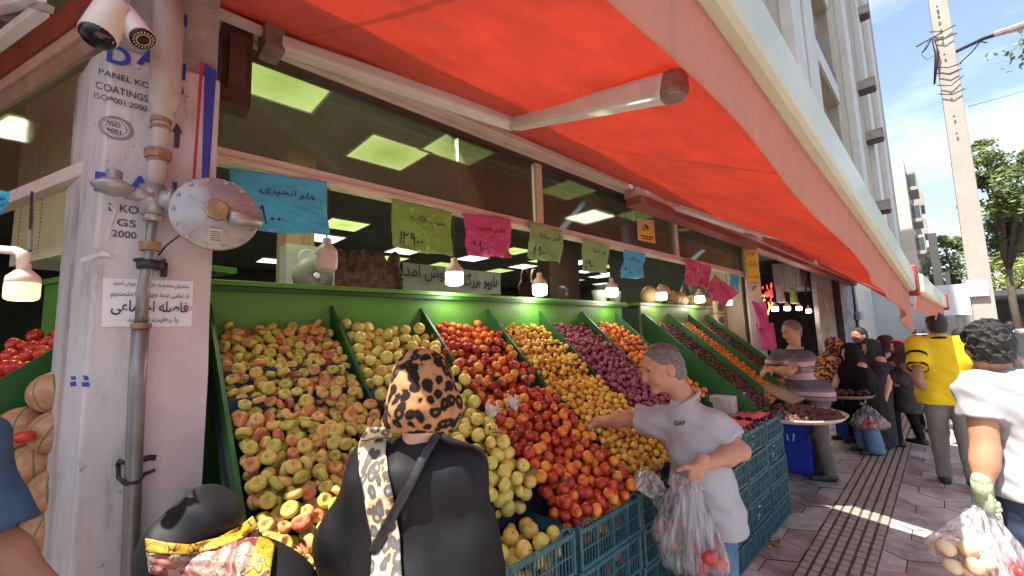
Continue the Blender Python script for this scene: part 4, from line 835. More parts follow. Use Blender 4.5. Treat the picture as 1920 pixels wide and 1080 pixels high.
# dry leaves among the nectarines, and torn paper nets
lf = MB(); 
def leaf(b, p, rz, s=.045, tilt=.5):
    M = Matrix.Translation(p) @ Matrix.Rotation(rz, 4, 'Z') @ Matrix.Rotation(tilt, 4, 'X')
    pts = [(0, 0, 0), (.3, .22, .05), (.62, .25, .02), (1, 0, -.1), (.62, -.25, .02), (.3, -.22, .05)]; mid = [(.3, 0, -.03), (.62, 0, -.06)]
    V = [M @ (Vector(q)*s) for q in pts+mid]; b.add(V, [(0, 6, 1), (1, 6, 7, 2), (2, 7, 3), (0, 5, 6), (5, 4, 7, 6), (4, 3, 7)])
M_leaf = mat('dry olive leaf', (.10, .10, .03), .6, .35, 40, col2=(.2, .17, .06))
for k, (x, y) in enumerate(((950, 690), (918, 708), (905, 715), (926, 716), (930, 800), (920, 812), (1012, 885), (1150, 885), (985, 716), (940, 770))):
    d = ray(x, y); t_ = ((.90-1.65)-TS*1.15+.02)/(d[2]-TS*d[1]); p = CAM+d*t_*.985; b = MB(); leaf(b, p, random.uniform(0, 6), .06, random.uniform(-.9, -.2))
    o = b.build('leaf', M_leaf); tag(o, 'dry olive leaf lying among the nectarines', 'leaf', 'dry leaves among the nectarines')
for k, (x, y, w) in enumerate(((925, 768, 'left one, by the divider'), (965, 755, 'right one, amid the fruit'))):
    d = ray(x, y); t_ = ((.90-1.65)-TS*1.15+.03)/(d[2]-TS*d[1]); p = Vector(CAM+d*t_*.98); b = MB()
    b.grid(lambda u, v: p+Vector(((u-.5)*.07, .02*math.sin(u*7+k)+.015*math.sin(v*9), (v-.5)*.05+.014*math.sin(u*11+v*5))), 14, 10); o = b.build('torn_fruit_net', mat('whitish torn paper', (.62, .52, .5), .6), None, True); thick(o, .001); tag(o, 'crumpled whitish torn fruit wrapper on the nectarines, '+w, 'wrapper')

# ------------------------------------------------------------------ crates
M_cr = mat('teal blue plastic', (.022, .085, .105), .42, .3, 7, .1, 60, col2=(.04, .13, .15))
def crate_mesh(L_=.478, D_=.30, H_=.168):
    b = MB(); x, y = L_/2, D_/2
    for sx in (-1, 1):
        for sy in (-1, 1):
            b.box(sx*x-(.016 if sx > 0 else 0), sx*x+(.016 if sx < 0 else 0), sy*y-(.016 if sy > 0 else 0), sy*y+(.016 if sy < 0 else 0), 0, H_+.006)
            b.tube([(sx*(x-.006), sy*(y+.002), .004), (sx*(x-.006), sy*(y+.002), H_+.002)], .0085, 8)
            for z in (.03, .08, .13): b.tube([(sx*(x-.006), sy*(y+.002), z), (sx*(x-.006), sy*(y+.002), z+.012)], .0105, 8)
    for sy in (-1, 1):
        Y0 = sy*y
        for z0, h, t in ((.0, .018, .012), (.074, .007, .007), (.142, .019, .014)): b.box(-x+.014, x-.014, Y0-t/2, Y0+t/2, z0, z0+h)
        n = 24
        for k in range(1, n):
            xx = -x+L_*k/n; w = .0055 if k % 6 == 0 else .0022; dd = .011 if k % 6 == 0 else .004
            b.box(xx-w, xx+w, Y0-dd/2-.0003, Y0+dd/2+.0003, .016, .1425)
        for k in (6, 12, 18): b.tube([(-x+L_*k/n, Y0+sy*.006, .138), (-x+L_*k/n, Y0+sy*.006, .163)], .006, 7)
        for s in (-1, 1):                                  # stacking loops at both ends of the long rims
            b.bar((s*(x-.02), Y0, .16), (s*(x-.035), Y0, .187), .007, .008, (0, 1, 0)); b.bar((s*(x-.033), Y0, .187), (s*(x-.075), Y0, .187), .007, .008, (0, 1, 0)); b.bar((s*(x-.073), Y0, .187), (s*(x-.092), Y0, .16), .007, .008, (0, 1, 0))
    for sx in (-1, 1):
        X0 = sx*x
        for z0, h in ((0, .05), (.118, .043)): b.box(X0-.004, X0+.004, -y+.014, y-.014, z0, z0+h)
        for k in range(1, 12): yy = -y+D_*k/12; b.box(X0-.0025, X0+.0025, yy-.003, yy+.003, .049, .119)
    for k in range(12): xx = -x+.02+(L_-.06)*k/11; b.box(xx, xx+.022, -y+.01, y-.01, .004, .010)
    for k in range(5): yy = -y+.02+(D_-.06)*k/4; b.box(-x+.01, x-.01, yy, yy+.02, -.001, .0035)
    return b.mesh('crate')
CRM = crate_mesh(); CRM.materials.append(M_cr)
def crate(x, y, z, lab, grp=None, rz=0.):
    o = bpy.data.objects.new('fruit_crate', CRM); COL.objects.link(o); o.location = (x, y, z); o.rotation_euler = (0, 0, rz); tag(o, lab, 'crate', grp or 'teal crates stacked under the fruit'); return o
CXS = [1.155, 1.655, 2.155, 2.655, 3.155, 3.68, 4.18]; CY_ = 1.275
nm = ['stack beside the woman', 'stack under the nectarines', 'stack behind the plastic bags', 'stack behind the man', 'stack hidden mostly by the man', 'last stack but one', 'rightmost stack']
lv = ['bottom', 'second', 'middle', 'fourth', 'top']
PAP = []
for k in range(3):
    b = MB(); rr = random.Random(k)
    def fn(u, v, k=k): q = Vector((u*3+k*9, v*3, k)); return Vector(((u-.5)*.40, .11+.02*mnoise.noise(q*2), .02+v*.115+.01*mnoise.noise(q*3)))+Vector((0, -.24+.03*mnoise.noise(q*1.3), 0))
    b.grid(fn, 26, 14); me = b.mesh('packing_paper'); me.materials.append(mat('crumpled white paper', (.55, .55, .53), .6, .12, 14, .6, 30)); PAP.append(me)
for i, x in enumerate(CXS):
    for l in range(5):
        z = .002+l*.172
        if i == 0 and l < 3: continue
        if i == 1 and l < 2: continue
        X_ = x+random.uniform(-.006, .006)+(4-l)*0.0; crate(X_, CY_+random.uniform(-.006, .006), z, 'teal plastic crate, %s of the %s' % (lv[l], nm[i]))
        if i >= 5 or (i == 4 and l < 5):
            o = bpy.data.objects.new('packing_paper', PAP[(i+l) % 3]); COL.objects.link(o); o.location = (x, CY_, z); tag(o, 'crumpled white packing paper inside the %s crate of the %s' % (lv[l], nm[i]), 'packing paper', 'paper in the crates')
def fill_crate(x, kind, r, z0, T, lab, cat, grp, seed, stems=0., mound=.03, W_=.445, D_=.27):
    P = deposit(W_, D_, r, T+mound, seed); c = np.array([W_/2, D_/2]); keep_ = P[:, 2] < T-r*.2+mound*(1-((P[:, :2]-c)/c).__pow__(2).sum(1)/1.6); P = P[keep_]
    W3 = np.stack([x-W_/2+P[:, 0], CY_-D_/2+P[:, 1], z0+P[:, 2]], 1); place_fruit(kind, W3, r, lab, cat, grp, seed, stems=stems, nrm=(0, -.2, 1))
fill_crate(CXS[0], 'apple', .033, .70, .165, 'plump golden apple in the open top crate right of the woman', 'apple', 'apples in the front crate', 21, .8)
fill_crate(CXS[0], 'apple', .033, .527, .14, 'apple inside the crate under the open apple crate', 'apple', 'apples in the lower crate', 22, .2, 0)
P = deposit(.5, .13, .031, .13, 77); place_fruit('apple', np.stack([.91+P[:, 0], 1.33+P[:, 1], .865+P[:, 2]], 1), .031, 'pale yellow apple spilling onto the back rim of the open front crate', 'apple', 'apples at the back of the front crate', 78)
for l in (2, 3, 4): fill_crate(CXS[1], 'nect', .0315, .01+l*.172, .15 if l == 4 else .13, 'nectarine inside the crates under the nectarine heap', 'nectarine', 'nectarines in the crates', 30+l, 0, 0)
fill_crate(CXS[2], 'nect', .0315, .70, .15, 'nectarine in the crate behind the plastic bags', 'nectarine', 'nectarines behind the bags', 36, 0, .01)
fill_crate(CXS[5], 'rpl', .022, .70, .15, 'dark red plum in the top crate under the pink tray', 'plum', 'plums in the last crates', 37, 0, .02); fill_crate(CXS[6], 'rpl', .022, .70, .15, 'dark red plum in the rightmost top crate', 'plum', 'plums in the rightmost crate', 38, 0, .01)
for k, x in enumerate((3.70, 4.16)):
    b = MB(); b.grid(lambda u, v: (x+(u-.5)*.34, 1.29+(v-.5)*.22, .872+.01*math.cos(u*26)*math.cos(v*18)), 34, 22); o = b.build('pink_fruit_tray', mat('pink moulded tray', (.62, .09, .13), .55), None, True); thick(o, .003); tag(o, 'pink moulded paper tray on the top crate, '+('left one' if k == 0 else 'right one at the end'), 'tray')
# white-and-green printed carton and apricots by the man's back
p = at_y(1370, 745, 1.5); t = thing('fruit_carton', (p[0], 1.5, .87), 'small white printed fruit carton with a green round emblem behind the man', 'carton')
b = MB(); b.box(p[0]-.2, p[0]+.2, 1.42, 1.62, .87, p[2]+.03); b.build('body', mat('white carton', (.6, .55, .52), .6, .08, 6), t, bevel=.003)
b = MB(); b.lathe([(.035, 0), (.035, .001)], 18, frame((p[0]+.06, 1.418, p[2]-.01), (1, 0, 0), (0, 0, 1))); b.build('emblem', mat('emblem olive', (.22, .22, .03), .6), t)

# ------------------------------------------------------------------ second stand with dried fruit
st2 = thing('dried_fruit_stand', (5.2, 1.8, 0), 'second green stand with dark dried fruit, small orange fruit and melons on top', 'fruit stand')
D2 = [4.25, 4.86, 5.42, 6.08]; T2 = math.tan(R_(40.6))
def z2(y): return 1.83-T2*(2.3-y)
b = MB(); b.box(4.2, 6.1, 2.31, 2.34, .3, 1.92); b.build('back_panel', mat('olive stand board', (.10, .2, .03), .45, .2, 4), st2); b = MB(); b.box(4.15, 6.2, 2.28, 2.75, 1.92, 1.945); b.build('top_board', M_gl, st2)  # back panel in its own olive tone, yellower than the first stand's
for i, x in enumerate(D2):
    ye = 1.28 if i == 0 else 1.36; zb = .34 if i in (0,) else .2
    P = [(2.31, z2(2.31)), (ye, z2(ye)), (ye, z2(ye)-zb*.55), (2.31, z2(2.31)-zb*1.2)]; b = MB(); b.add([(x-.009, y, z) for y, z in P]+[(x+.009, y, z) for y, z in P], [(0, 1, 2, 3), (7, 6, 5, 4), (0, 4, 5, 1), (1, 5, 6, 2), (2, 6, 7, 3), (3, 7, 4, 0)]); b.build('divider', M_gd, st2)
b = MB(); b.add([(4.26, 1.3, z2(1.3)-.16), (6.07, 1.3, z2(1.3)-.16), (6.07, 2.3, z2(2.3)-.16), (4.26, 2.3, z2(2.3)-.16)], [(0, 1, 2, 3)]); thick(b.build('bin_floor', M_gd, st2), .01)
write('PLUM', .055, frame((4.238, 2.12, z2(2.12)-.085), (0, -1, -T2), (0, -.3, 1)), mat('white chalk', (.7, .7, .68), .6), st2, .13, name='chalk_mark') if False else None
for i, kind, r, lab, cat, grp, heap, cap_ in ((0, 'date', .0145, None, 'dried fruit', None, 'dark brown dried fruit filling the first bin of the second stand', 0), (1, 'org', .0175, 'small orange fruit heaped in the middle bin of the second stand', 'orange fruit', 'small orange fruit in the second stand', 'small orange fruit deeper in the middle bin', 295), (2, 'date', .0145, None, 'dried fruit', None, 'dark dried fruit filling the far bin of the second stand', 0)):
    ln = (2.3-1.32)/math.cos(math.atan(T2)); P = deposit(D2[i+1]-D2[i]-.03, ln, r, .075, 50+i); W3 = on_slope(P, D2[i]+.015, 1.33, z2(1.33)-.155, T2)
    place_fruit(kind, W3, r, lab or heap, cat, grp, 60+i, cap=cap_, heap_label=heap)
M_mel = fruit_mat('melon rind', [(.25, (.44, .26, .12)), (.5, (.50, .33, .16)), (.75, (.38, .21, .10)), (.95, (.5, .40, .26))], .55, 7, .3, .25)
for k, (x, y, r) in enumerate(((1218, 562, .105), (1238, 566, .09), (1262, 565, .095), (1284, 566, .09), (1300, 568, .085), (1316, 568, .085), (1327, 569, .08), (1250, 545, .08))):
    p = at_y(x, y, 2.44); b = MB(); b.ball((0, 0, 0), (r, r, r*1.12), 18, 12); o = b.build('melon', M_mel, None, True); o.location = (p[0], 2.44+.05*(k % 2), 1.945+r*(1.05 if k < 7 else 2.4)); o.rotation_euler = (.3*k, .2*k, k); tag(o, 'yellow-brown melon in the row on the second stand\'s top board', 'melon', 'melons on the second stand')
# ------------------------------------------------------------------ side counter at the left: tomatoes and melons
sc_ = thing('side_fruit_stand', wpt(.4, -.2, 0), 'green side stand at the left edge with tomatoes above and striped melons below', 'fruit stand')
zt = at_w(70, 538, -.42)[2]
b = MB(); wbox(b, .42, 1.6, -.44, -.42, .2, zt); b.build('back_panel', M_gl, sc_)
b = MB(); wbox(b, .42, 1.6, -.75, -.4, zt, zt+.03); b.build('counter_top', M_gl, sc_)
pz = at_w(137, 590, -.40)[2]
TSL = .72
def tom_z(off): return pz-TSL*(off+.40)
t0 = .43
def at_t(x, y, t): d = ray(x, y); return CAM+d*((t-(CAM-WP)@WD)/(d@WD))
b = MB(); Q = [(-.42, tom_z(-.42)+.07), (.5, tom_z(.5)+.0), (.5, tom_z(.5)-.5), (-.42, tom_z(-.42)-.5)]
V = [wpt(t, o, z) for t in (t0-.008, t0+.008) for o, z in Q]; b.add(V, [(0, 1, 2, 3), (7, 6, 5, 4), (0, 4, 5, 1), (1, 5, 6, 2), (2, 6, 7, 3), (3, 7, 4, 0)]); b.build('divider', M_gd, sc_)
b = MB(); b.add([wpt(t, o, tom_z(o)-.1) for t, o in ((.43, -.42), (1.3, -.42), (1.3, .7), (.43, .7))], [(0, 1, 2, 3)]); thick(b.build('bin_floor', M_tray, sc_), .01)
P = deposit(.75, 1.1, .03, .1, 71, wav=.01); thl = math.atan(TSL)
W3 = np.array([wpt(t0+.02+p[0], -.42+(1.1-p[1])*0+(p[1])*math.cos(thl)*1.0+p[2]*math.sin(thl)*1.0, 0)+np.array([0, 0, tom_z(-.42+p[1]*math.cos(thl))-.10/1+p[2]*math.cos(thl)]) for p in P])
place_fruit('tom', W3, .03, 'shiny red tomato heaped in the side stand at the left edge', 'tomato', 'tomatoes at the left edge', 72)
def melon_mat():
    m, n, b, N, Lk = newmat('striped melon rind'); t = N.new('ShaderNodeTexCoord'); sep = N.new('ShaderNodeSeparateXYZ'); Lk(t.outputs['Object'], sep.inputs[0]); at = N.new('ShaderNodeMath'); at.operation = 'ARCTAN2'; Lk(sep.outputs['Y'], at.inputs[0]); Lk(sep.outputs['X'], at.inputs[1])
    nz_ = N.new('ShaderNodeTexNoise'); nz_.inputs['Scale'].default_value = 30; nz_.inputs['Detail'].default_value = 5; Lk(t.outputs['Object'], nz_.inputs['Vector'])
    k = N.new('ShaderNodeMath'); k.operation = 'MULTIPLY_ADD'; k.inputs[1].default_value = 8; Lk(at.outputs[0], k.inputs[0]); Lk(nz_.outputs['Fac'], k.inputs[2]); s = N.new('ShaderNodeMath'); s.operation = 'SINE'; Lk(k.outputs[0], s.inputs[0])
    r = N.new('ShaderNodeValToRGB'); r.color_ramp.elements[0].position = .90; r.color_ramp.elements[0].color = (0, 0, 0, 1); r.color_ramp.elements[1].position = .985; Lk(s.outputs[0], r.inputs['Fac'])
    c = N.new('ShaderNodeValToRGB'); e = c.color_ramp.elements; e[0].position = .35; e[0].color = (.42, .18, .085, 1); e[1].position = .62; e[1].color = (.56, .29, .14, 1); Lk(nz_.outputs['Fac'], c.inputs['Fac'])
    mm = N.new('ShaderNodeMix'); mm.data_type = 'RGBA'; Lk(r.outputs['Color'], mm.inputs['Factor']); Lk(c.outputs['Color'], mm.inputs['A']); mm.inputs['B'].default_value = (.14, .15, .05, 1); Lk(mm.outputs['Result'], b.inputs['Base Color']); b.inputs['Roughness'].default_value = .5
    bp = N.new('ShaderNodeBump'); bp.inputs['Strength'].default_value = .4; bp.inputs['Distance'].default_value = .004; Lk(nz_.outputs['Fac'], bp.inputs['Height']); Lk(bp.outputs['Normal'], b.inputs['Normal']); return m
M_sm = melon_mat()
for k, (x, y, rp, dd) in enumerate(((104, 735, 41, 1.45), (40, 802, 41, 1.42), (106, 808, 42, 1.42), (62, 868, 40, 1.41), (104, 916, 42, 1.40), (36, 938, 34, 1.42), (82, 996, 40, 1.38), (60, 1000, 36, 1.5), (74, 930, 34, 1.52), (92, 1076, 38, 1.36), (128, 1085, 36, 1.36), (20, 880, 38, 1.5), (10, 745, 36, 1.62))):
    r = rp*dd/784*.93; b = MB(); b.ball((0, 0, 0), (r, r, r), 20, 14); o = b.build('striped_melon', M_sm, None, True); o.location = at_d(x, y, dd); o.rotation_euler = (random.uniform(-.6, .6), random.uniform(-.6, .6), random.uniform(0, 6)); tag(o, 'pinkish tan melon with dark green stripes, stacked left of the column', 'melon', 'striped melons at the left edge')
o = bpy.data.objects.new('tomato', FM_['tom'][0]); COL.objects.link(o); o.location = at_d(46, 819, 1.33); o.scale = (.8, .8, .8); tag(o, 'single small red tomato resting on the striped melons', 'tomato')
# ------------------------------------------------------------------ things seen inside the shop
p0 = at_y(537, 440, 4.2); p1 = at_y(590, 440, 4.2)
t = thing('wooden_pillar', (p0[0], 4.2, 0), 'wood-clad pillar inside the shop behind the unlit bulb', 'pillar'); b = MB(); b.box(p0[0], p1[0], 4.2, 4.5, 0, 3.49); b.build('shaft', mat('brown plywood', (.26, .16, .08), .6, .3, 4, stretch=(6, 6, .6)), t)
b = MB(); b.box(p0[0]-.01, p1[0]+.01, 4.19, 4.21, 2.5, 2.54); b.build('band', M_brown, t)
c = at_y(578, 495, 4.0); t = thing('loudspeaker', (c[0], 4.0, c[2]), 'pale box loudspeaker behind the counter below the blue sheet', 'loudspeaker'); b = MB(); b.box(c[0]-.2, c[0]+.22, 3.95, 4.15, c[2]-.2, c[2]+.16); b.build('cabinet', mat('grey cabinet', (.3, .28, .25), .6), t); b = MB(); b.lathe([(.09, 0), (.08, .012), (.02, .0)], 20, frame((c[0]-.02, 3.95, c[2]+.04), (1, 0, 0), (0, 0, 1))); b.build('cone', mat('pale cone', (.42, .4, .36), .5), t)
def fan(x, y, Y, r, lab):
    c = at_y(x, y, Y); t = thing('wall_fan', c, lab, 'fan'); M = frame(c, (1, .15, 0), (0, 0, 1)); b = MB(); b.lathe([(.02, .03), (r*.3, .05), (r*.92, .03), (r, 0), (r*.95, -.03), (r*.3, -.05)], 24, M); b.build('cage', mat('grey fan cage', (.17, .16, .15), .5), t, True); b = MB(); b.lathe([(.028, .05), (.024, .06), (.004, .062)], 14, M); b.build('hub', M_white, t)
fan(588, 518, 3.6, .17, 'round grey fan behind the counter below the unlit bulb'); fan(1055, 552, 3.6, .12, 'small round fan behind the counter by the dark pillar')
for k, (x, y, h) in enumerate(((636, 505, 60), (664, 508, 56), (690, 505, 58), (712, 508, 60), (737, 506, 58), (985, 530, 40), (1003, 530, 44))):
    c = at_y(x, y, 6.2); s = 6.2*.717/784*1.5; b = MB()
    b.lathe([(.02, .34), (.045, .3), (.07, .18), (.075, .05), (.11, -.05), (.13, -.17), (.10, -.3), (.09, -.36), (.03, -.4)], 14, Matrix.Translation(c) @ Matrix.Rotation(.12*math.sin(k*2), 4, 'Y') @ Matrix.Diagonal((1.7, .8, .9, 1))); b.v = [(x+.05*mnoise.noise(Vector((x*9, k, z*7))), y, z) for x, y, z in b.v]; me_o = b.build('hanging_meat', mat('dark red meat', (.10, .015, .02), .45, .5, 9, .3, 40, col2=(.40, .20, .18)), None, True); tag(me_o, 'dark red carcass hanging deep in the shop '+('left of' if k < 5 else 'right of')+' the Persian banner', 'meat', 'meat '+('left of' if k < 5 else 'right of')+' the banner')
bn = [at_y(x, y, 6.0) for x, y in ((755, 491), (940, 513), (940, 552), (755, 548))]
t = thing('welcome_banner', sum(bn)/4, 'white welcome banner with black Persian lettering inside the shop', 'banner'); b = MB(); b.grid(lambda u, v: tuple(((1-u)*(1-v)*bn[3]+u*(1-v)*bn[2]+(1-u)*v*bn[0]+u*v*bn[1])+np.array([0, .02*math.sin(u*14), 0])), 30, 4); b.build('cloth', mat('banner cloth', (.5, .47, .44), .7, .06, 3), t, True)
ce = (bn[0]+bn[1]+bn[2]+bn[3])/4; write(shape('به هایپر بزرگ'), .27, frame((ce[0]+.66, 5.95, ce[2]+.02), (1, 0, .01), (0, 0, 1)), M_pen, t, 1.1, .012); write(shape('خوش آمدید'), .3, frame((ce[0]-.72, 5.95, ce[2]+.1), (1, 0, .01), (0, 0, 1)), M_pen, t, 1.12, .012)
b = MB(); q0 = at_y(1030, 500, 5.0); q1 = at_y(1085, 500, 5.0); b.box(q0[0], q1[0], 5, 5.3, 0, 3.49); o = b.build('dark_pillar', M_brown); tag(o, 'dark brown pillar inside the shop below the lime sheet', 'pillar')
for k, (x, w) in enumerate(((1125, .15), (1153, .12))):
    c = at_y(x, 556, 2.45); b = MB(); b.lathe([(w*.42, 0), (w*.55, .12), (w*.58, .125), (w*.53, .12), (w*.4, .008)], 18, Matrix.Translation((c[0], 2.45, 1.942))); o = b.build('plastic_tub', mat('milky plastic', (.62, .6, .55), .35, .06, 6, alpha=.75), None, True); tag(o, ('larger' if k == 0 else 'smaller')+' milky plastic tub standing at the end of the green counter', 'tub')
b = MB(); c = at_y(1295, 520, 2.9)
def bun(u, v): a = u*2*math.pi; r = (.30+.05*math.sin(a*5)+.03*math.sin(a*11+v*8))*math.sin(math.pi*min(1, .12+v*.86))**.7; return (c[0]+r*math.cos(a), 2.9+r*.5*math.sin(a), 1.95+v*.55+.03*math.sin(a*7))
b.grid(bun, 40, 14); o = b.build('bag_bundle', mat('dark shiny plastic', (.06, .055, .05), .3, .5, 9, .6, 20, col2=(.28, .25, .22)), None, True); tag(o, 'dark shiny bundle of plastic bags behind the melons', 'bag bundle')
for k in range(3):
    c = at_y(1338, 575, 2.6); b = MB(); b.box(c[0]-.28, c[0]+.28, 2.5, 2.9, 1.45+k*.21, 1.652+k*.21); t = thing('cardboard_box', (c[0], 2.7, 1.45+k*.21), 'brown cardboard box, %s of the stack beside the beige partition' % ('bottom', 'middle', 'top')[k], 'box'); b.build('body', mat('cardboard', (.32, .22, .13), .8, .15, 5), t); b = MB(); b.lathe([(.07, 0), (.07, .002)], 16, frame((c[0], 2.499, 1.55+k*.21), (1.8, 0, 0), (0, 0, 1)) @ Matrix.Diagonal((1.8, .9, 1, 1))); b.build('printed_oval', M_brown, t)
# ------------------------------------------------------------------ neighbouring shop
nb = thing('neighbour_shop', (10, 5, 0), 'neighbouring open shop with a dark cluttered interior beyond the beige partition', 'shop')
b = MB(); b.box(7.46, 15.2, 4.6, 4.7, 0, 3.4); b.build('back_wall', mat('dim wall', (.12, .11, .1), .8, .4, 2), nb); b = MB(); b.box(7.46, 15.2, 2.2, 4.6, 3.3, 3.4); b.build('ceiling', M_ceil, nb)
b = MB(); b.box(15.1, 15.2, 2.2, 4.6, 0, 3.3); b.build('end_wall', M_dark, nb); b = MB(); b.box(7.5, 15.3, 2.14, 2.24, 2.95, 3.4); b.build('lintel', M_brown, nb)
b = MB(); b.box(12.9, 15.2, 2.2, 2.3, 0, 3.0); b.build('front_wall', mat('grubby panel', (.3, .26, .24), .7, .4, 4), nb)
pp = thing('shop_pillar', (7.5, 2.2, 0), 'narrow dark pillar between the two shops carrying stickers', 'pillar')
b = MB(); b.box(7.46, 7.5, 2.12, 2.24, 0, 3.0); b.build('dark_edge', M_blk, pp); b = MB(); b.box(7.5, 7.72, 2.14, 2.24, 0, 3.0); b.build('face', M_clad, pp)
X0 = 7.49; a = at_y(1400, 470, 2.13); c = at_y(1420, 540, 2.13)
VX = (.717, -.697, 0)
YM = frame(at_d(1411, 505, 6.55), VX, (0, 0, 1))
b = MB(); b.box(-.105, .11, -1.9, .62, -.06, -.004, YM); b.build('angled_board', M_clad, pp)
ys = thing('shop_sticker', at_d(1411, 505, 6.55), 'tall yellow sticker with red Persian words on the pillar between the shops', 'sticker'); b = MB(); b.box(-.1, .1, -.2, .36, -.003, .004, YM); b.build('yellow_sheet', mat('sticker yellow', (.75, .5, .03), .5, .1, 6), ys)
for s_, z, h in (('هویدا', .26, .1), ('بانک', .09, .13), ('موسسه', -.11, .06)): write(shape(s_), h, YM @ Matrix.Translation((0, z, .006)), mat('sticker red', (.45, .02, .02), .5), ys, .16, .012)
cs = thing('camera_sticker', at_d(1411, 545, 6.55), 'small pale camera sticker under the yellow one on the pillar', 'sticker'); b = MB(); b.box(-.09, .09, -.42, -.22, -.003, .004, YM); b.build('backing', mat('pale sticker', (.65, .5, .3), .5), cs); b = MB(); strokes(b, [[(-.04, -.3), (.04, -.26)], [(-.03, -.33), (.0, -.3)]], .03, YM @ Matrix.Translation((0, 0, .006))); b.build('camera_mark', M_pen, cs)
for k, (x0, y0_, w_, h_) in enumerate(((1424, 592, .2, .42), (1434, 632, .26, .4))):
    PMx = frame(at_d(x0, y0_, 6.4), VX, (0, 0, 1)); b = MB(); b.grid(lambda u, v: tuple(PMx @ Vector(((u-.5)*w_+.06*(1-v), (v-.5)*h_+.02*math.sin(u*8), .03*math.sin(u*5+v*3)))), 14, 12); o = b.build('pink_sheet', PM['pink'], None, True); thick(o, .002); tag(o, ('upper' if k == 0 else 'lower')+' bright pink paper hanging on the pillar beside the striped-shirt man', 'price sign')
ac = thing('air_conditioner', at_y(1498, 522, 2.5), 'old boxy window air conditioner hanging over the neighbouring shop', 'air conditioner'); c = at_y(1498, 520, 2.5); b = MB(); b.box(c[0]-.75, c[0]+.75, 2.35, 2.9, c[2]-.33, c[2]+.33); b.build('casing', mat('aged casing', (.35, .33, .3), .6, .2, 5), ac, bevel=.02); b = MB(); [b.box(c[0]-.6, c[0]+.3, 2.335, 2.349, c[2]-.24+k*.06, c[2]-.21+k*.06) for k in range(8)]; b.build('grille', M_brown, ac); b = MB(); b.bar((c[0]-.6, 2.3, c[2]-.5), (c[0]+.5, 2.32, c[2]+.36), .03, .03); b.build('strut', M_blk, ac)
ng = thing('neon_sign', at_y(1440, 548, 2.7), 'glowing red and yellow Persian neon sign in the neighbouring shop', 'neon sign'); c = at_y(1438, 546, 2.7)
write(shape('گوشت'), .42, frame(c, (1, 0, 0), (0, 0, 1)), emat('neon red', (1, .03, .02), 3.5), ng, .9, .01); c = at_y(1441, 568, 2.7); write(shape('مرغ'), .4, frame(c, (1, 0, 0), (0, 0, 1)), emat('neon amber', (1, .38, .03), 3.5), ng, .8, .01)
for k, (x, y) in enumerate(((1430, 577), (1453, 578), (1476, 577), (1498, 577), (1516, 582))): bulb(at_y(x, y, 2.35), .06, 'lit bulb hanging in the row in front of the neighbouring shop', top=2.9, watt=3, grp='bulbs of the neighbouring shop')
for k, (x, y, w, h, c_, nmx) in enumerate(((1459, 551, 14, 34, (.45, .5, .52), 'grey plastic bag'), (1537, 580, 24, 36, (.35, .35, .4), 'silvery plastic sack'), (1556, 580, 14, 38, (.04, .06, .3), 'dark blue plastic sack'), (1484, 555, 9, 30, (.22, .38, .12), 'green paper strip'))):
    c = at_y(x, y, 2.3); sx = w*c[0]*.0021; sz = h*.5*(c[0]*.697+1.6)/784; b = MB(); b.grid(lambda u, v: (c[0]+(u-.5)*sx, 2.3-.08*math.sin(u*math.pi)+.03*math.sin(u*20)*(1-v), c[2]+(v-.5)*2*sz), 20, 8); o = b.build('hanging_bag', mat(nmx, c_, .3, .4, 12), None, True); thick(o, .01); tag(o, nmx+' hanging at the front of the neighbouring shop', 'bag')
# hanging clutter in that shop
ps = thing('poster_board', (16.4, 2.15, 0), 'tall board of blue and yellow posters beyond the neighbouring shop', 'poster board')
def poster_mat():
    m, n, b, N, Lk = newmat('posters'); t = N.new('ShaderNodeTexCoord'); mp_ = N.new('ShaderNodeMapping'); mp_.inputs['Scale'].default_value = (2.2, 1, .9); Lk(t.outputs['Object'], mp_.inputs['Vector']); v = N.new('ShaderNodeTexNoise'); v.inputs['Scale'].default_value = 3; v.inputs['Detail'].default_value = 3; Lk(mp_.outputs['Vector'], v.inputs['Vector'])
    r = N.new('ShaderNodeValToRGB'); e = r.color_ramp.elements; e[0].position = .36; e[0].color = (.65, .66, .62, 1); e[1].position = .43; e[1].color = (.55, .45, .08, 1)
    for p, c in ((.5, (.08, .28, .55)), (.56, (.05, .1, .4)), (.64, (.6, .62, .66))): q = e.new(p); q.color = (*c, 1)
    Lk(v.outputs['Fac'], r.inputs['Fac']); Lk(r.outputs['Color'], b.inputs['Base Color']); return m
b = MB(); b.box(15.3, 18.2, 2.12, 2.2, 0, 3.1); b.build('posters', poster_mat(), ps); b = MB(); b.box(15.22, 15.32, 2.05, 2.22, 0, 3.1); b.box(18.2, 18.35, 2.05, 2.22, 0, 3.1); b.build('frame', M_brown, ps)
b = MB(); b.box(18.4, 23.4, 2.1, 2.4, 0, 3.3); b.k = 1
for k in range(9): b.box(19.0+k*.46, 19.3+k*.46, 2.085, 2.1, .4, 2.9)
o = b.build('white_gate', [mat('off-white wall', (.72, .66, .58), .8, .1, 2), mat('grey white metal', (.62, .58, .52), .6, .15, 3)]); tag(o, 'off-white panelled gate beyond the poster board', 'gate')
c = at_y(1612, 592, 2.0); mt = thing('gas_meter', c, 'grey gas meter and thin pipe on the white gate', 'gas meter'); b = MB(); b.box(c[0]-.3, c[0]+.3, 1.95, 2.08, c[2]-.14, c[2]+.14); b.build('casing', M_reg, mt, bevel=.02); b = MB(); b.tube([(c[0]-.1, 2.04, .2), (c[0]-.1, 2.04, 3.2)], .03, 8); b.build('pipe', M_pipe, mt)
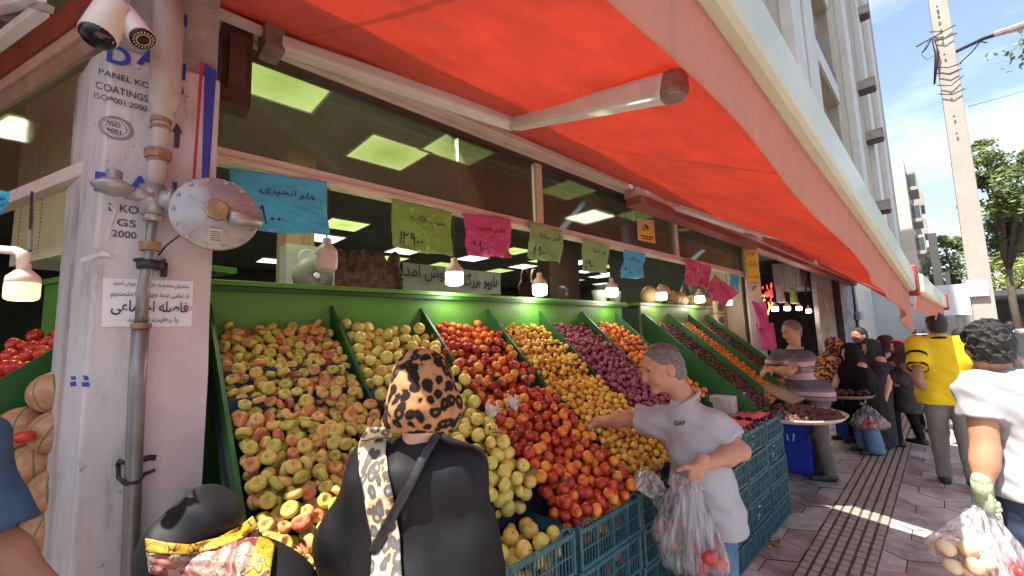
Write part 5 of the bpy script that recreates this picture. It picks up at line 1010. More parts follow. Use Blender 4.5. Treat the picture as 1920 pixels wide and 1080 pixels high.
# end wall, low walls and the covered yard at the far end
b = MB(); b.box(26, 26.3, .35, 2.6, 0, 3.6); o = b.build('pale_blue_wall', mat('pale blue render', (.66, .67, .66), .85, .08, 1.2)); tag(o, 'pale blue wall closing the pavement at the far end', 'wall'); write('------', .1, frame((25.98, 1.3, 2.35), (0, -1, 0), (0, 0, 1)), M_ink, o, .55) if False else None
b = MB()
for z, w in ((2.42, .34), (2.34, .42)):
    strokes(b, scribble(w, .08, int(z*100)), .02, frame((25.985, 1.35, z), (0, -1, 0), (0, 0, 1)))
b.build('painted_words', M_ink, o)
b = MB(); b.box(24, 30, -1.1, .33, 0, 1.9); o = b.build('low_stone_wall', mat('pale stone', (.5, .44, .39), .8, .15, 2)); tag(o, 'low pale stone wall left of the concrete pole', 'wall')
c = at_x(1792, 562, 22); t = thing('white_box_sign', (22, c[1], 0), 'white box sign on a post, left of the concrete pole', 'sign'); b = MB(); b.box(21.9, 22.1, c[1]-.62, c[1]+.6, c[2]-.55, c[2]+.55); b.build('panel', mat('white panel', (.72, .73, .74), .5, .04, 2), t); b = MB(); b.box(21.95, 22.05, c[1]-.06, c[1]+.06, 0, c[2]-.5); b.build('post', M_steel, t)
gz = at_x(1890, 548, 24)[2]
yd = thing('covered_yard', (26, -3.5, 0), 'flat-roofed open garage in shadow right of the pole', 'garage'); b = MB(); b.box(23.6, 32, -9, -1.0, gz-.12, gz+.08); b.build('roof', mat('roof slab', (.5, .47, .44), .8), yd); b = MB(); b.box(31.5, 32, -9, -1.0, 0, gz-.121); b.box(23.8, 24.1, -1.35, -1.05, 0, gz-.121); b.build('wall', mat('dim yard wall', (.22, .2, .19), .8), yd)
b = MB(); b.box(29, 30.5, -3.2, -2.0, .55, 1.6); o = b.build('orange_crate_pile', mat('orange tarp', (.6, .22, .04), .6, .2, 4), None, bevel=.1); tag(o, 'orange load standing in the open garage', 'load')
# ------------------------------------------------------------------ tall building
M_stone = mat('travertine cladding', (.33, .265, .185), .8, .2, .9, .15, 20, col2=(.48, .395, .29), detail=8); M_pil = mat('white stone pilaster', (.58, .55, .50), .7, .1, 2); M_sp = mat('red-brown spandrel', (.13, .055, .045), .6, .2, 3); M_fr = mat('window frame grey', (.55, .54, .5), .5); M_pane = mat('dark window pane', (.06, .07, .07), .1, .3, 2, spec=.8)
FY = 1.8; ZB_, ZT_ = 5.0, 36.0
tb = thing('office_building', (25, 8, 0), 'tall travertine building with white pilasters and recessed windows rising behind the awning', 'building')
def fx(x, y): return at_y(x, y, FY)
s0 = fx(1503, 68); s1 = fx(1570, 190); bx0, bx1 = 12.9, s1[0]; zs = (s0[2]+s1[2])/2
bays = [(7.3, fx(1427, 0)[0]), (bx0, bx1)]
b = MB(); e = 7.0
for x0, x1 in bays: b.box(e, x0, FY, FY+.6, ZB_, ZT_); e = x1
b.box(e, 45, FY, FY+.6, ZB_, ZT_); b.box(7.0, 45, FY+.6, 14, ZB_, ZT_)
FH = 3.45
floors = [zs+k*FH for k in range(-3, 9) if zs+k*FH > ZB_+.2]          # soffit heights
for x0, x1 in bays:
    for z in floors: b.box(x0, x1, FY+.003, FY+.597, z, z+.95)
b.build('wall', M_stone, tb)
for x0, x1 in bays:
    for z in floors:
        b = MB(); b.box(x0+.03, x1-.03, FY-.05, FY, z+.62, z+1.05); b.build('spandrel', M_sp, tb)
        b = MB(); b.box(x0-.1, x1+.02, FY-.07, FY-.002, z-.0, z+.60); b.build('sill_band', M_pil, tb)
for x0, x1 in bays:
    for z in floors:
        zz0, zz1 = z+1.05, z+FH; m_ = (x0+x1)/2
        w = MB()
        for q in (x0, (x0*2+x1)/3, (x0+2*x1)/3, x1-.09): w.box(q, q+.09, FY+.32, FY+.4, zz0, zz1)
        w.box(x0, x1, FY+.33, FY+.39, zz1-.1, zz1-.001); w.box(x0, x1, FY+.33, FY+.39, zz0+.7, zz0+.76)
        wo = w.build('window', M_fr, tb); g = MB(); g.box(x0, x1, FY+.42, FY+.44, zz0, zz1); g.build('pane', M_pane, wo, local=False) if False else link('pane', g.mesh('pane'), M_pane, wo)
for (xa, xb) in ((1458, 1477), (1481, 1500), (1562, 1570), (1592, 1598), (1611, 1617)):
    X0, X1 = fx(xa, 0)[0], fx(xb, 0)[0]; b = MB(); b.box(X0, X1, FY-.22, FY-.003, ZB_, ZT_); b.build('pilaster', M_pil, tb)
for k, (x, y) in enumerate(((1628, 20), (1640, 156), (1655, 251), (1668, 385))):
    c = at_y(x, y, FY-.6); 
    if c[0] > 60 or c[0] < 0: c = at_x(x, y, 44)
    t = thing('outdoor_unit', c, 'grey outdoor cooling unit on the far edge of the tall building, %s from the top' % ('first', 'second', 'third', 'lowest')[k], 'cooling unit'); b = MB(); b.box(c[0]-.35, c[0]+.35, c[1]-.05, c[1]+.7, c[2]-.22, c[2]+.22); b.build('casing', mat('grimy casing', (.34, .28, .24), .7, .3, 3), t); b = MB(); b.box(c[0]-.3, c[0]+.3, c[1], c[1]+.9, c[2]-.3, c[2]-.24); b.build('bracket', M_brown, t)
b2x = 58; e0 = at_x(1664, 330, b2x); e1 = at_x(1692, 293, b2x)
fb = thing('beige_building', (b2x+8, e1[1]+4, 0), 'lower beige building with grey projecting balconies beyond the tall one', 'building'); b = MB(); b.box(b2x, b2x+26, e1[1], e1[1]+12, 0, e1[2]); b.build('wall', mat('pale beige render', (.55, .47, .38), .8, .1, .6), fb)
b = MB(); zz = at_x(1704, 322, b2x+2)[2]
for k in range(5): b.box(b2x+2, b2x+7, e1[1]-.75, e1[1]-.002, zz-2.0-k*3.4, zz-k*3.4); b.box(b2x+10+0, b2x+16, e1[1]-1.0, e1[1]-.002, zz-2.2-k*3.4, zz-.4-k*3.4)
b.build('balcony', mat('grey balcony', (.33, .3, .27), .7, .2, .8), fb)
for k in range(5):
    b = MB(); b.box(b2x+1.98, b2x+1.999, e1[1]-.68, e1[1]-.1, zz-1.6-k*3.4, zz-.3-k*3.4); b.build('window', M_pane, fb)
# ------------------------------------------------------------------ concrete pole, street lamp, second pole
PX = 9.3; pa = at_x(1846, 590, PX); pb = at_x(1758, 0, PX); dv = (pb-pa)/(pb[2]-pa[2]); base = pa+dv*(0-pa[2]); topp = pa+dv*(10.5-pa[2])
M_conc = mat('pale concrete', (.30, .275, .235), .85, .14, 3, .3, 40, col2=(.38, .35, .305))
pl = thing('concrete_pole', base, 'tall tapering concrete power pole with bolt holes and wires, on the pavement at the right', 'pole')
b = MB(); u = Vector((0, 1, 0)); n_ = 4
def ring(t_): c = base*(1-t_)+topp*t_; w = .125-.035*t_; return [(c[0]-w*.8, c[1]-w, c[2]), (c[0]+w*.8, c[1]-w, c[2]), (c[0]+w*.8, c[1]+w, c[2]), (c[0]-w*.8, c[1]+w, c[2])]
V = []; [V.extend(ring(k/10)) for k in range(11)]; b.add(V, [(4*k+i, 4*k+(i+1) % 4, 4*k+4+(i+1) % 4, 4*k+4+i) for k in range(10) for i in range(4)]); b.build('shaft', M_conc, pl, bevel=.012)
b = MB()
for y in (12, 20, 32, 46, 62, 70, 102, 176, 218, 250): c = at_x(1755+y*.155, y, PX-.13); b.lathe([(.012, -.01), (.012, .012)], 8, Matrix.Translation(c) @ Matrix.Rotation(math.pi/2, 4, 'Y'))
b.build('bolt_hole', M_blk, pl)
b = MB()
for y in (60, 75, 130, 142, 165, 182): c = base+dv*(at_x(1770, y, PX)[2]); b.tube([(c[0]-.12, c[1]-.14, c[2]+.05*math.sin(y)), (c[0]-.135, c[1], c[2]-.05), (c[0]-.12, c[1]+.14, c[2]+.03)], .008, 6)
b.tube([at_x(1718, 88, PX-.1), at_x(1745, 72, PX-.12), at_x(1768, 60, PX-.12)], .01, 6); b.tube([at_x(1750, 75, PX-.15), at_x(1757, 100, PX-.15), at_x(1752, 158, PX-.15)], [.02, .028, .012], 8); b.tube([at_x(1745, 72, PX-.12), at_x(1735, 92, PX-.12), at_x(1728, 100, PX-.12)], [.02, .015, .006], 6); b.tube([at_x(1727, 102, PX-.1), at_x(1738, 112, PX-.1), at_x(1752, 104, PX-.1)], .005, 5)
b.build('wire_bundle', M_blk, pl, True)
b = MB(); b.tube([at_x(1790, 98, PX), at_x(1845, 72, PX-.6), at_x(1892, 57, PX-1.1)], .025, 8); b.tube([at_x(1800, 118, PX-.1), at_x(1822, 98, PX-.3), at_x(1838, 78, PX-.5), at_x(1850, 80, PX-.6)], .008, 6); lm = thing('street_lamp', at_x(1790, 98, PX), 'street lamp on a thin arm branching right from the concrete pole', 'street lamp'); b.build('arm', M_blk, lm, True)
b = MB(); a_ = Vector(at_x(1890, 58, PX-1.1)); c_ = Vector(at_x(1965, 34, PX-1.7)); b.bar(a_, c_, .28, .07); b.build('head', mat('lamp head grey', (.35, .34, .33), .5), lm, bevel=.02)
b = MB(); b.tube([at_x(1815, 200, PX), at_x(1870, 185, PX+5), at_x(1940, 165, PX+12)], .006, 5); o = b.build('cable', M_blk); tag(o, 'thin cable leaving the concrete pole to the right', 'cable')
c = at_x(1832, 540, PX-.14); b = MB(); b.box(PX-.155, PX-.145, c[1]-.11, c[1]+.1, c[2]-.12, c[2]+.12); o = b.build('pole_notice', mat('white notice', (.68, .66, .64), .6)); tag(o, 'white square notice pasted low on the concrete pole', 'notice')
a_ = at_x(1768, 600, 32); b = MB(); b.box(31.9, 32.1, a_[1]-.22, a_[1]+.12, 0, at_x(1766, 435, 32)[2]); b.box(31.95, 32.05, a_[1]-.5, a_[1]-.3, 2.5, 4.2); o = b.build('far_pole', M_conc); tag(o, 'distant concrete pole among the trees beyond the awning end', 'pole')
# ------------------------------------------------------------------ trees
def leaf_mat(name, c):
    m, n, b, N, Lk = newmat(name); ge = N.new('ShaderNodeNewGeometry'); r = N.new('ShaderNodeValToRGB'); c = np.array(c); r.color_ramp.elements[0].color = (*(c*.6), 1); r.color_ramp.elements[1].color = (*(c*1.5), 1); Lk(ge.outputs['Random Per Island'], r.inputs['Fac']); Lk(r.outputs['Color'], b.inputs['Base Color']); b.inputs['Roughness'].default_value = .6
    o = N['Material Output']; tl = N.new('ShaderNodeBsdfTranslucent'); Lk(r.outputs['Color'], tl.inputs['Color']); ms = N.new('ShaderNodeMixShader'); ms.inputs[0].default_value = .35; Lk(b.outputs[0], ms.inputs[1]); Lk(tl.outputs[0], ms.inputs[2]); Lk(ms.outputs[0], o.inputs['Surface']); return m
ML = [leaf_mat('poplar leaf', (.17, .22, .085)), leaf_mat('yellow-green leaf', (.23, .27, .08)), leaf_mat('olive leaf', (.18, .22, .09))]
M_bark = mat('bark', (.11, .085, .06), .9, .3, 6, .4, 30)
def tree(x, y, px_, D, lab, seed, clumps, leafs, n, m_):
    """px_: crown clumps (pixel x, y, radius px) at distance D along the street"""
    rd = random.Random(seed); c0 = at_x(*px_, D); t = thing('tree', (D, c0[1], 0), lab, 'tree'); b = MB()
    tr = [Vector((D, c0[1], 0)), Vector((D+.1, c0[1]+.05, 2.2)), Vector((D-.1, c0[1], c0[2]))]; b.tube(tr, [.13, .1, .05], 8); V = []; F = []
    for (cx, cy, r) in clumps:
        dd = D+rd.uniform(-1.2, 1.2); c = Vector(at_x(cx, cy, dd)); rr = r*dd*.72/784
        b.tube([tr[1]*.6+tr[2]*.4, (tr[2]+c)/2+Vector((0, 0, -.3)), c], [.07, .05, .015], 6)
        for k in range(n):
            d = Vector((rd.gauss(0, 1), rd.gauss(0, 1), rd.gauss(0, 1))); d = d.normalized()*rr*(rd.random()**.45); d.z *= .8; p = c+d
            if mnoise.noise(p*1.3+Vector((seed, 0, 0))) < -.03: continue
            a = Vector((rd.gauss(0, 1), rd.gauss(0, 1), rd.gauss(0, .6))).normalized(); q = a.orthogonal().normalized(); s = leafs*rd.uniform(.6, 1.3); e = len(V)
            V += [p-a*s, p+q*s*.55, p+a*s, p-q*s*.55]; F.append((e, e+1, e+2, e+3))
    b.build('trunk', M_bark, t, True); me = bpy.data.meshes.new('crown'); me.from_pydata(V, [], F); link('crown', me, m_, t)
tree(0, 0, (1880, 420), 22, 'big dark green tree right of the concrete pole', 1, [(1850, 290, 34), (1842, 330, 30), (1868, 340, 38), (1895, 330, 40), (1850, 385, 36), (1885, 400, 44), (1925, 350, 50), (1930, 420, 60), (1895, 450, 40), (1850, 425, 26), (1840, 268, 14), (1965, 390, 50), (1915, 300, 24), (1868, 440, 30)], .085, 1250, ML[0])
tree(0, 0, (1895, 510), 30, 'pale yellow-green tree low behind the open garage', 2, [(1870, 500, 32), (1895, 515, 34), (1925, 500, 40), (1880, 525, 28), (1905, 480, 28), (1945, 520, 40), (1862, 530, 18)], .11, 800, ML[1])
tree(0, 0, (1790, 500), 36, 'sparse olive tree behind the distant pole', 3, [(1765, 490, 30), (1790, 480, 32), (1815, 500, 30), (1750, 520, 26), (1780, 530, 34), (1812, 535, 24), (1740, 545, 22), (1800, 455, 18), (1765, 455, 16)], .13, 480, ML[2])
tree(0, 0, (1750, 530), 44, 'bright green bushy tree beside the awning end', 4, [(1740, 530, 20), (1755, 540, 22), (1775, 545, 22), (1732, 545, 14)], .16, 400, ML[1])
c = Vector(at_x(1910, 96, 9)); rd = random.Random(5); V = []; F = []
for k in range(120):
    p = c+Vector((rd.gauss(0, .1), rd.gauss(-.1, .18), rd.gauss(0, .1))); a = Vector((rd.gauss(0, 1), rd.gauss(0, 1), rd.gauss(0, .6))).normalized(); q = a.orthogonal().normalized(); e = len(V); V += [p-a*.045, p+q*.024, p+a*.045, p-q*.024]; F.append((e, e+1, e+2, e+3))
me = bpy.data.meshes.new('twig'); me.from_pydata(V, [], F); o = link('leafy_twig', me, ML[0]); tag(o, 'leafy twig reaching in at the right edge under the street lamp', 'twig')
# ------------------------------------------------------------------ parked white car at the right edge
def car(x, y, rz, lab):
    t = thing('parked_car', (x, y, 0), lab, 'car', rz=rz); prof = [(-2.0, .35), (-2.05, .7), (-1.9, .92), (-1.2, .98), (-.55, 1.42), (.75, 1.45), (1.45, 1.0), (1.95, .92), (2.0, .4)]
    b = MB(); secs = [(-.82, .94, .0), (-.78, 1, .0), (0, 1.02, .02), (.78, 1, .0), (.82, .94, .0)]; n = len(prof); V = [((px_), sy*(1 if pz < 1 else .8), pz*sc) for sy, sc, o_ in secs for px_, pz in prof]; F = [(i*n+k, i*n+k+1, (i+1)*n+k+1, (i+1)*n+k) for i in range(4) for k in range(n-1)]+[tuple(range(n)), tuple(range(4*n, 5*n))[::-1]]; b.add(V, F); b.build('body', mat('white car paint', (.72, .72, .72), .25, .03, 3, coat=.6), t, True, local=True, bevel=.03)
    b = MB()
    for s in (-1, 1): b.add([(-1.05, s*.79, 1.0), (1.2, s*.79, 1.02), (.68, s*.675, 1.38), (-.5, s*.675, 1.36)], [(0, 1, 2, 3)])
    b.add([(-1.3, -.6, .99), (-1.3, .6, .99), (-.66, .52, 1.38), (-.66, -.52, 1.38)], [(0, 1, 2, 3)]); b.build('window', M_pane, t, local=True)
    for sx in (-1.25, 1.25):
        for s in (-1, 1):
            b = MB(); b.lathe([(.2, -.09), (.31, -.08), (.31, .08), (.2, .09)], 18, Matrix.Translation((sx, s*.76, .31)) @ Matrix.Rotation(math.pi/2, 4, 'X')); w_ = b.build('wheel', M_blk, t, local=True); b = MB(); b.lathe([(.19, .09*-s-.003), (.19, .09*-s+.003)], 14, Matrix.Translation((sx, s*.76, .31)) @ Matrix.Rotation(math.pi/2, 4, 'X')); r_ = b.build('rim', M_steel, w_, local=True)
car(11.5, -1.55, .06, 'white car parked beyond the grey-shirted man at the right edge')
# ------------------------------------------------------------------ people
def skin(name, c): return mat(name, c, .5, .14, 18, .12, 160, col2=tuple(np.clip(np.array(c)*1.18, 0, 1)), sss=.08)
SK = {'tan': skin('tan skin', (.42, .20, .12)), 'brown': skin('brown skin', (.30, .14, .085)), 'fair': skin('fair skin', (.56, .32, .23))}
M_hair = mat('black hair', (.012, .010, .009), .45, .5, 60, .7, 220, stretch=(1, 1, .5)); M_grey = mat('grey hair', (.16, .14, .125), .5, .5, 70, .7, 220)
def cloth(name, c, rough=.85, var=.12, weave=420, bump=.15, **k): return mat(name, c, rough, var, 5, bump, weave, spec=.25, **k)
JEANS = mat('blue denim', (.045, .10, .19), .85, .35, 7, .25, 300, spec=.2, col2=(.14, .24, .36)); SHOE = mat('black shoe', (.02, .02, .022), .5, .4, 20); SHOEG = mat('grey trainer', (.25, .26, .28), .6, .5, 30)
def V3(*a): return np.array(a, float)
def joints(base, deg, H=1.72, spread=.1, step=0.):
    s = H/1.72; f = V3(math.cos(R_(deg)), math.sin(R_(deg)), 0); r = V3(math.sin(R_(deg)), -math.cos(R_(deg)), 0); B = V3(base[0], base[1], 0)
    P = lambda x, y, z: B+(r*x+f*y)*s+V3(0, 0, z*s)
    J = dict(f=f, r=r, hf=f.copy(), s=s, base=B, head=P(0, .035, 1.60), neck=P(0, -.01, 1.45), SL=P(-.175, -.01, 1.405), SR=P(.175, -.01, 1.405), EL=P(-.235, -.03, 1.12), ER=P(.235, -.03, 1.12), WL=P(-.25, .06, .87), WR=P(.25, .06, .87),
             chest=P(0, 0, 1.25), waist=P(0, .0, 1.06), pel=P(0, -.01, .93), HL=P(-.09, -.01, .9), HR=P(.09, -.01, .9), KL=P(-spread, .03+step*.5, .49), KR=P(spread, .03-step*.5, .49), AL=P(-spread, -.02+step, .085), AR=P(spread, -.02-step, .085 + (.05 if step else 0)))
    return J
def bounds(J, keys, m):
    A = np.array([J[k] for k in keys]); return A.min(0)-m, A.max(0)+m
def hand(w, d, n, side, curl=.35, s=1., h=.0042, spread=0.):
    d = np.array(d, float)/np.linalg.norm(d); n = np.array(n, float); n = n-d*(n@d); n /= np.linalg.norm(n); x = np.cross(d, n); x = x*(1 if x@np.array(side) > 0 else -1)
    S = SDF(w-.21*s, w+.21*s, h); P = lambda a, b, c: w+(x*a+d*b+n*c)*s
    S.ell(P(0, .048, 0), np.array((.041, .052, .0155))*s, .012, d, n); S.cap(P(0, -.03, 0), P(0, .03, 0), .027*s, .026*s, .015); S.cap(P(.012, .03, .004), P(.028, .055, .008), .016*s, .013*s, .012)
    for i, (bx, ln, rr) in enumerate(((.0285, .074, .0088), (.0095, .082, .0092), (-.0095, .076, .0088), (-.0275, .058, .0078))):
        p = P(bx, .088-.006*abs(i-1), 0); a = curl*(.9+.12*i)
        ang = 0
        for fr_ in (.44, .31, .25):
            ang += a; dv_ = d*math.cos(ang)+n*math.sin(ang)+x*(bx*2*spread); dv_ /= np.linalg.norm(dv_); q = p+dv_*ln*fr_*s*1.03; S.cap(p, q, rr*s, rr*.92*s, .004); p = q; rr *= .93
    p = P(.026, .018, .004); q = p+(d*.55+x*.72+n*.35)*.044*s; S.cap(p, q, .0125*s, .0105*s, .012); u = q+(d*.82+x*.18+n*(.35+curl*.4))*.034*s; S.cap(q, u, .0105*s, .0085*s, .004)
    return S.mesh('hand')
def body(J, m, root, h=.009, face=True, hands=(), legs=False, name='body'):
    s = J['s']; keys = ['head', 'neck', 'SL', 'SR', 'EL', 'ER', 'WL', 'WR', 'pel', 'HL', 'HR']+(['KL', 'KR', 'AL', 'AR'] if legs else []); lo, hi = bounds(J, keys, .2); S = SDF(lo, hi, h)
    H = J['head']; f = J['hf']/np.linalg.norm(J['hf']); up = J.get('hup', V3(0, 0, 1)); r = np.cross(f, up); r /= np.linalg.norm(r); up = np.cross(r, f); P = lambda x, y, z: H+(r*x+f*y+up*z)*s
    S.ell(P(0, -.005, .03), np.array((.074, .094, .085))*s, .03, f, up); S.ell(P(0, .02, -.035), np.array((.062, .07, .078))*s, .04, f, up)
    if face:
        S.cap(P(0, .08, .022), P(0, .105, -.025), .011*s, .016*s, .012); S.cap(P(-.04, .078, .035), P(.04, .078, .035), .011*s, None, .015); S.cap(P(-.018, .086, -.052), P(.018, .086, -.052), .0085*s, None, .008); S.ell(P(0, .075, -.092), np.array((.024, .02, .02))*s, .02, f, up)
        for q in (-1, 1): S.ell(P(q*.076, -.01, -.008), np.array((.010, .022, .033))*s, .008, f, up); S.ell(P(q*.038, .066, -.03), np.array((.024, .02, .022))*s, .02, f, up)
    S.cap(J['neck'], P(0, -.022, -.05), .058*s, .052*s, .03); A = J.get('armk', 1.)
    S.cap(J['SL'], J['SR'], .055*s, None, .04); c = J['chest']; T_ = min(1, A+.1); S.cap(c-J['r']*.075*s*T_, c+J['r']*.075*s*T_, .105*s*T_, None, .06); w = J['waist']; S.cap(w-J['r']*.055*s*T_, w+J['r']*.055*s*T_, .1*s*T_, None, .06); S.cap(J['HL'], J['HR'], .1*s*T_, None, .06)
    for k in 'LR':
        S.cap(J['S'+k], J['E'+k], .05*s*A, .042*s*A, .03); S.cap(J['E'+k], J['W'+k], .042*s*A, .027*s*A, .014); e = J['E'+k]*.68+J['W'+k]*.32; S.ell(e, np.array((.039, .039, .05))*s*A, .03)
        if legs: S.cap(J['H'+k], J['K'+k], .085*s, .058*s, .04); S.cap(J['K'+k], J['A'+k], .055*s, .038*s, .03)
    return S.build(name, m, root, [hand(**q) for q in hands])
def eyes(J, root):
    s = J['s']; f = J['hf']/np.linalg.norm(J['hf']); up = J.get('hup', V3(0, 0, 1)); r = np.cross(f, up); r /= np.linalg.norm(r)
    for q in (-1, 1): b = MB(); b.ball(J['head']+(r*q*.031+f*.078+up*.016)*s, .0115*s, 10, 8); b.build('eye', mat('dark eye', (.05, .04, .035), .15), root, True)
def hair(J, m, root, h=.007, rr=(.081, .101, .096), back=-.075, front=.045, bump=.004, name='hair', drop=.0):
    s = J['s']; H = J['head']; f = J['hf']/np.linalg.norm(J['hf']); up = J.get('hup', V3(0, 0, 1)); S = SDF(H-.19*s, H+.19*s, h); S.ell(H+(up*.034-f*.008)*s, np.array(rr)*s, .01, f, up)
    S.ell(H+(-up*.03-f*.045)*s, np.array((.066, .06, .07))*s, .03, f, up)
    S.folds(bump, (70, 60, 80), 3); S.folds(bump*.55, (170, 150, 160), 8); S.keep(H+(f*front+up*.035)*s, f*.85-up*.55); S.keep(H+(up*back)*s, -up+f*.25)
    return S.build(name, m, root)
def shirt(J, m, root, hem, sleeve=.62, h=.01, fat=.018, amp=.004, name='shirt', collar=True, long=False, hemn=(0, 0, -1), seed=1, belly=.0, cm=None):
    s = J['s']; lo, hi = bounds(J, ['neck', 'SL', 'SR', 'EL', 'ER', 'WL', 'WR', 'pel', 'HL', 'HR'], .22); S = SDF(lo, hi, h)
    S.cap(J['SL'], J['SR'], (.055+fat)*s, None, .05); c = J['chest']; S.cap(c-J['r']*.078*s, c+J['r']*.078*s, (.108+fat)*s, None, .07); w = J['waist']+J['f']*belly*.4; S.cap(w-J['r']*.06*s, w+J['r']*.06*s, (.108+fat+belly)*s, None, .08); p = J['pel']; S.cap(J['HL']+V3(0, 0, .02), J['HR']+V3(0, 0, .02), (.104+fat)*s, None, .08)
    if hem < p[2]-.02: q = V3(p[0], p[1], hem-.06); S.cap(J['HL'], J['HL']*V3(1, 1, 0)+V3(0, 0, hem-.06), (.104+fat)*s, (.11+fat)*s, .08); S.cap(J['HR'], J['HR']*V3(1, 1, 0)+V3(0, 0, hem-.06), (.104+fat)*s, (.11+fat)*s, .08)
    S.cap(J['neck']+V3(0, 0, -.05), J['neck']+V3(0, 0, -.005)+J['f']*.01, .085*s, .066*s, .05)
    for k in 'LR':
        a, e, w_ = J['S'+k], J['E'+k], J['W'+k]
        if long: S.cap(a, e, (.05+fat)*s, (.045+fat)*s, .04); S.cap(e, w_, (.045+fat)*s, (.03+fat)*s, .02, (w_-(w_-e)*.05, w_-e))
        else: q = a+(e-a)*sleeve; S.cap(a, a+(e-a)*(sleeve+.3), (.054+fat)*s*min(1.12, J.get('armk', 1)), (.062+fat)*s*min(1.12, J.get('armk', 1)), .04, (q, e-a))
    S.folds(amp, (16, 12, 26), seed); S.folds(amp*.5, (30, -24, 40), seed+5); S.keep(V3(p[0], p[1], hem), hemn)
    o = S.build(name, m, root)
    if collar:
        b = MB(); u = (J['head']-J['neck']); u /= np.linalg.norm(u); M = frame(J['neck']+u*.005, J['r'], np.cross(u, J['r'])); b.v
        pts = [M @ Vector((.071*s*math.cos(a), .075*s*math.sin(a), .0)) for a in [2*math.pi*k/20 for k in range(21)]]; b.tube(pts, .012*s, 8); b.build('collar', cm or m, root, True)
    return o
def trousers(J, m, root, h=.011, fat=.014, cuff=.06, amp=.004, name='trousers', flare=0., waist=None, seed=2):
    s = J['s']; lo, hi = bounds(J, ['HL', 'HR', 'KL', 'KR', 'AL', 'AR', 'waist'], .2); S = SDF(lo, hi, h); S.cap(J['HL'], J['HR'], (.1+fat)*s, None, .05); S.cap(J['waist']-J['r']*.05, J['waist']+J['r']*.05, .1*s, None, .06)
    for k in 'LR': S.cap(J['H'+k], J['K'+k], (.088+fat)*s, (.062+fat)*s, .04); S.cap(J['K'+k], J['A'+k], (.060+fat)*s, (.046+fat+flare)*s, .03); e = J['A'+k]-V3(0, 0, .02)
    S.folds(amp, (10, 9, 34), seed); S.keep(V3(0, 0, cuff), (0, 0, -1)); S.keep(V3(0, 0, waist if waist else J['pel'][2]+.12), (0, 0, 1))
    return S.build(name, m, root)
def shoes(J, m, root, deg=None, h=.008):
    s = J['s']; f = J['f']
    for k in 'LR':
        a = J['A'+k]; z = max(a[2]-.085*s, 0); g = V3(a[0], a[1], z); S = SDF(g+V3(-.24, -.24, -.03), g+V3(.24, .24, .16), h); S.cap(g-f*.035+V3(0, 0, .04), g+f*.05+V3(0, 0, .04), .043*s, .045*s, .03); S.cap(g+f*.05+V3(0, 0, .036), g+f*.155+V3(0, 0, .026), .045*s, .034*s, .03); S.cap(g+V3(0, 0, .05), g+V3(0, 0, .1), .044*s, .042*s, .03); S.keep(g+V3(0, 0, .006), (0, 0, -1)); S.keep(g+V3(0, 0, .105), (0, 0, 1)); S.build('shoe', m, root)
def drape(rows, bvh, off, name, m, root, th=.004, n=10, wav=.0):
    """cloth laid on a body: rows of (y, x left, x right) walked over the surface, lifted by off"""
    R2 = []
    for i in range(len(rows)-1):
        for t in (0, .25, .5, .75): R2.append([rows[i][q]*(1-t)+rows[i+1][q]*t for q in range(3)])
    R2.append(list(rows[-1])); b = MB(); V = []; last = None
    for j, (y, xa, xb) in enumerate(R2):
        for i in range(n+1):
            d = ray(xa+(xb-xa)*i/n, y); loc, nn, ix, ds = bvh.ray_cast(Vector(CAM), Vector(d).normalized())
            if loc is None: loc = Vector(CAM+d*(last or 1.1))
            last = (np.array(loc)-CAM)@_f; q = Vector(CAM)-loc; q.normalize(); V.append(loc+q*(off+wav*math.sin(i*2.4+j*.25)))
    b.add(V, [(j*(n+1)+i, j*(n+1)+i+1, (j+1)*(n+1)+i+1, (j+1)*(n+1)+i) for j in range(len(R2)-1) for i in range(n)]); o = b.build(name, m, root, True); thick(o, th); sm = o.modifiers.new('smooth', 'SMOOTH'); sm.iterations = 4; sm.factor = .4; return o
def bvh_of(S): V, F = S.mesh('t'); return BVHTree.FromPolygons([tuple(v) for v in V], [tuple(q) for q in F.tolist()])
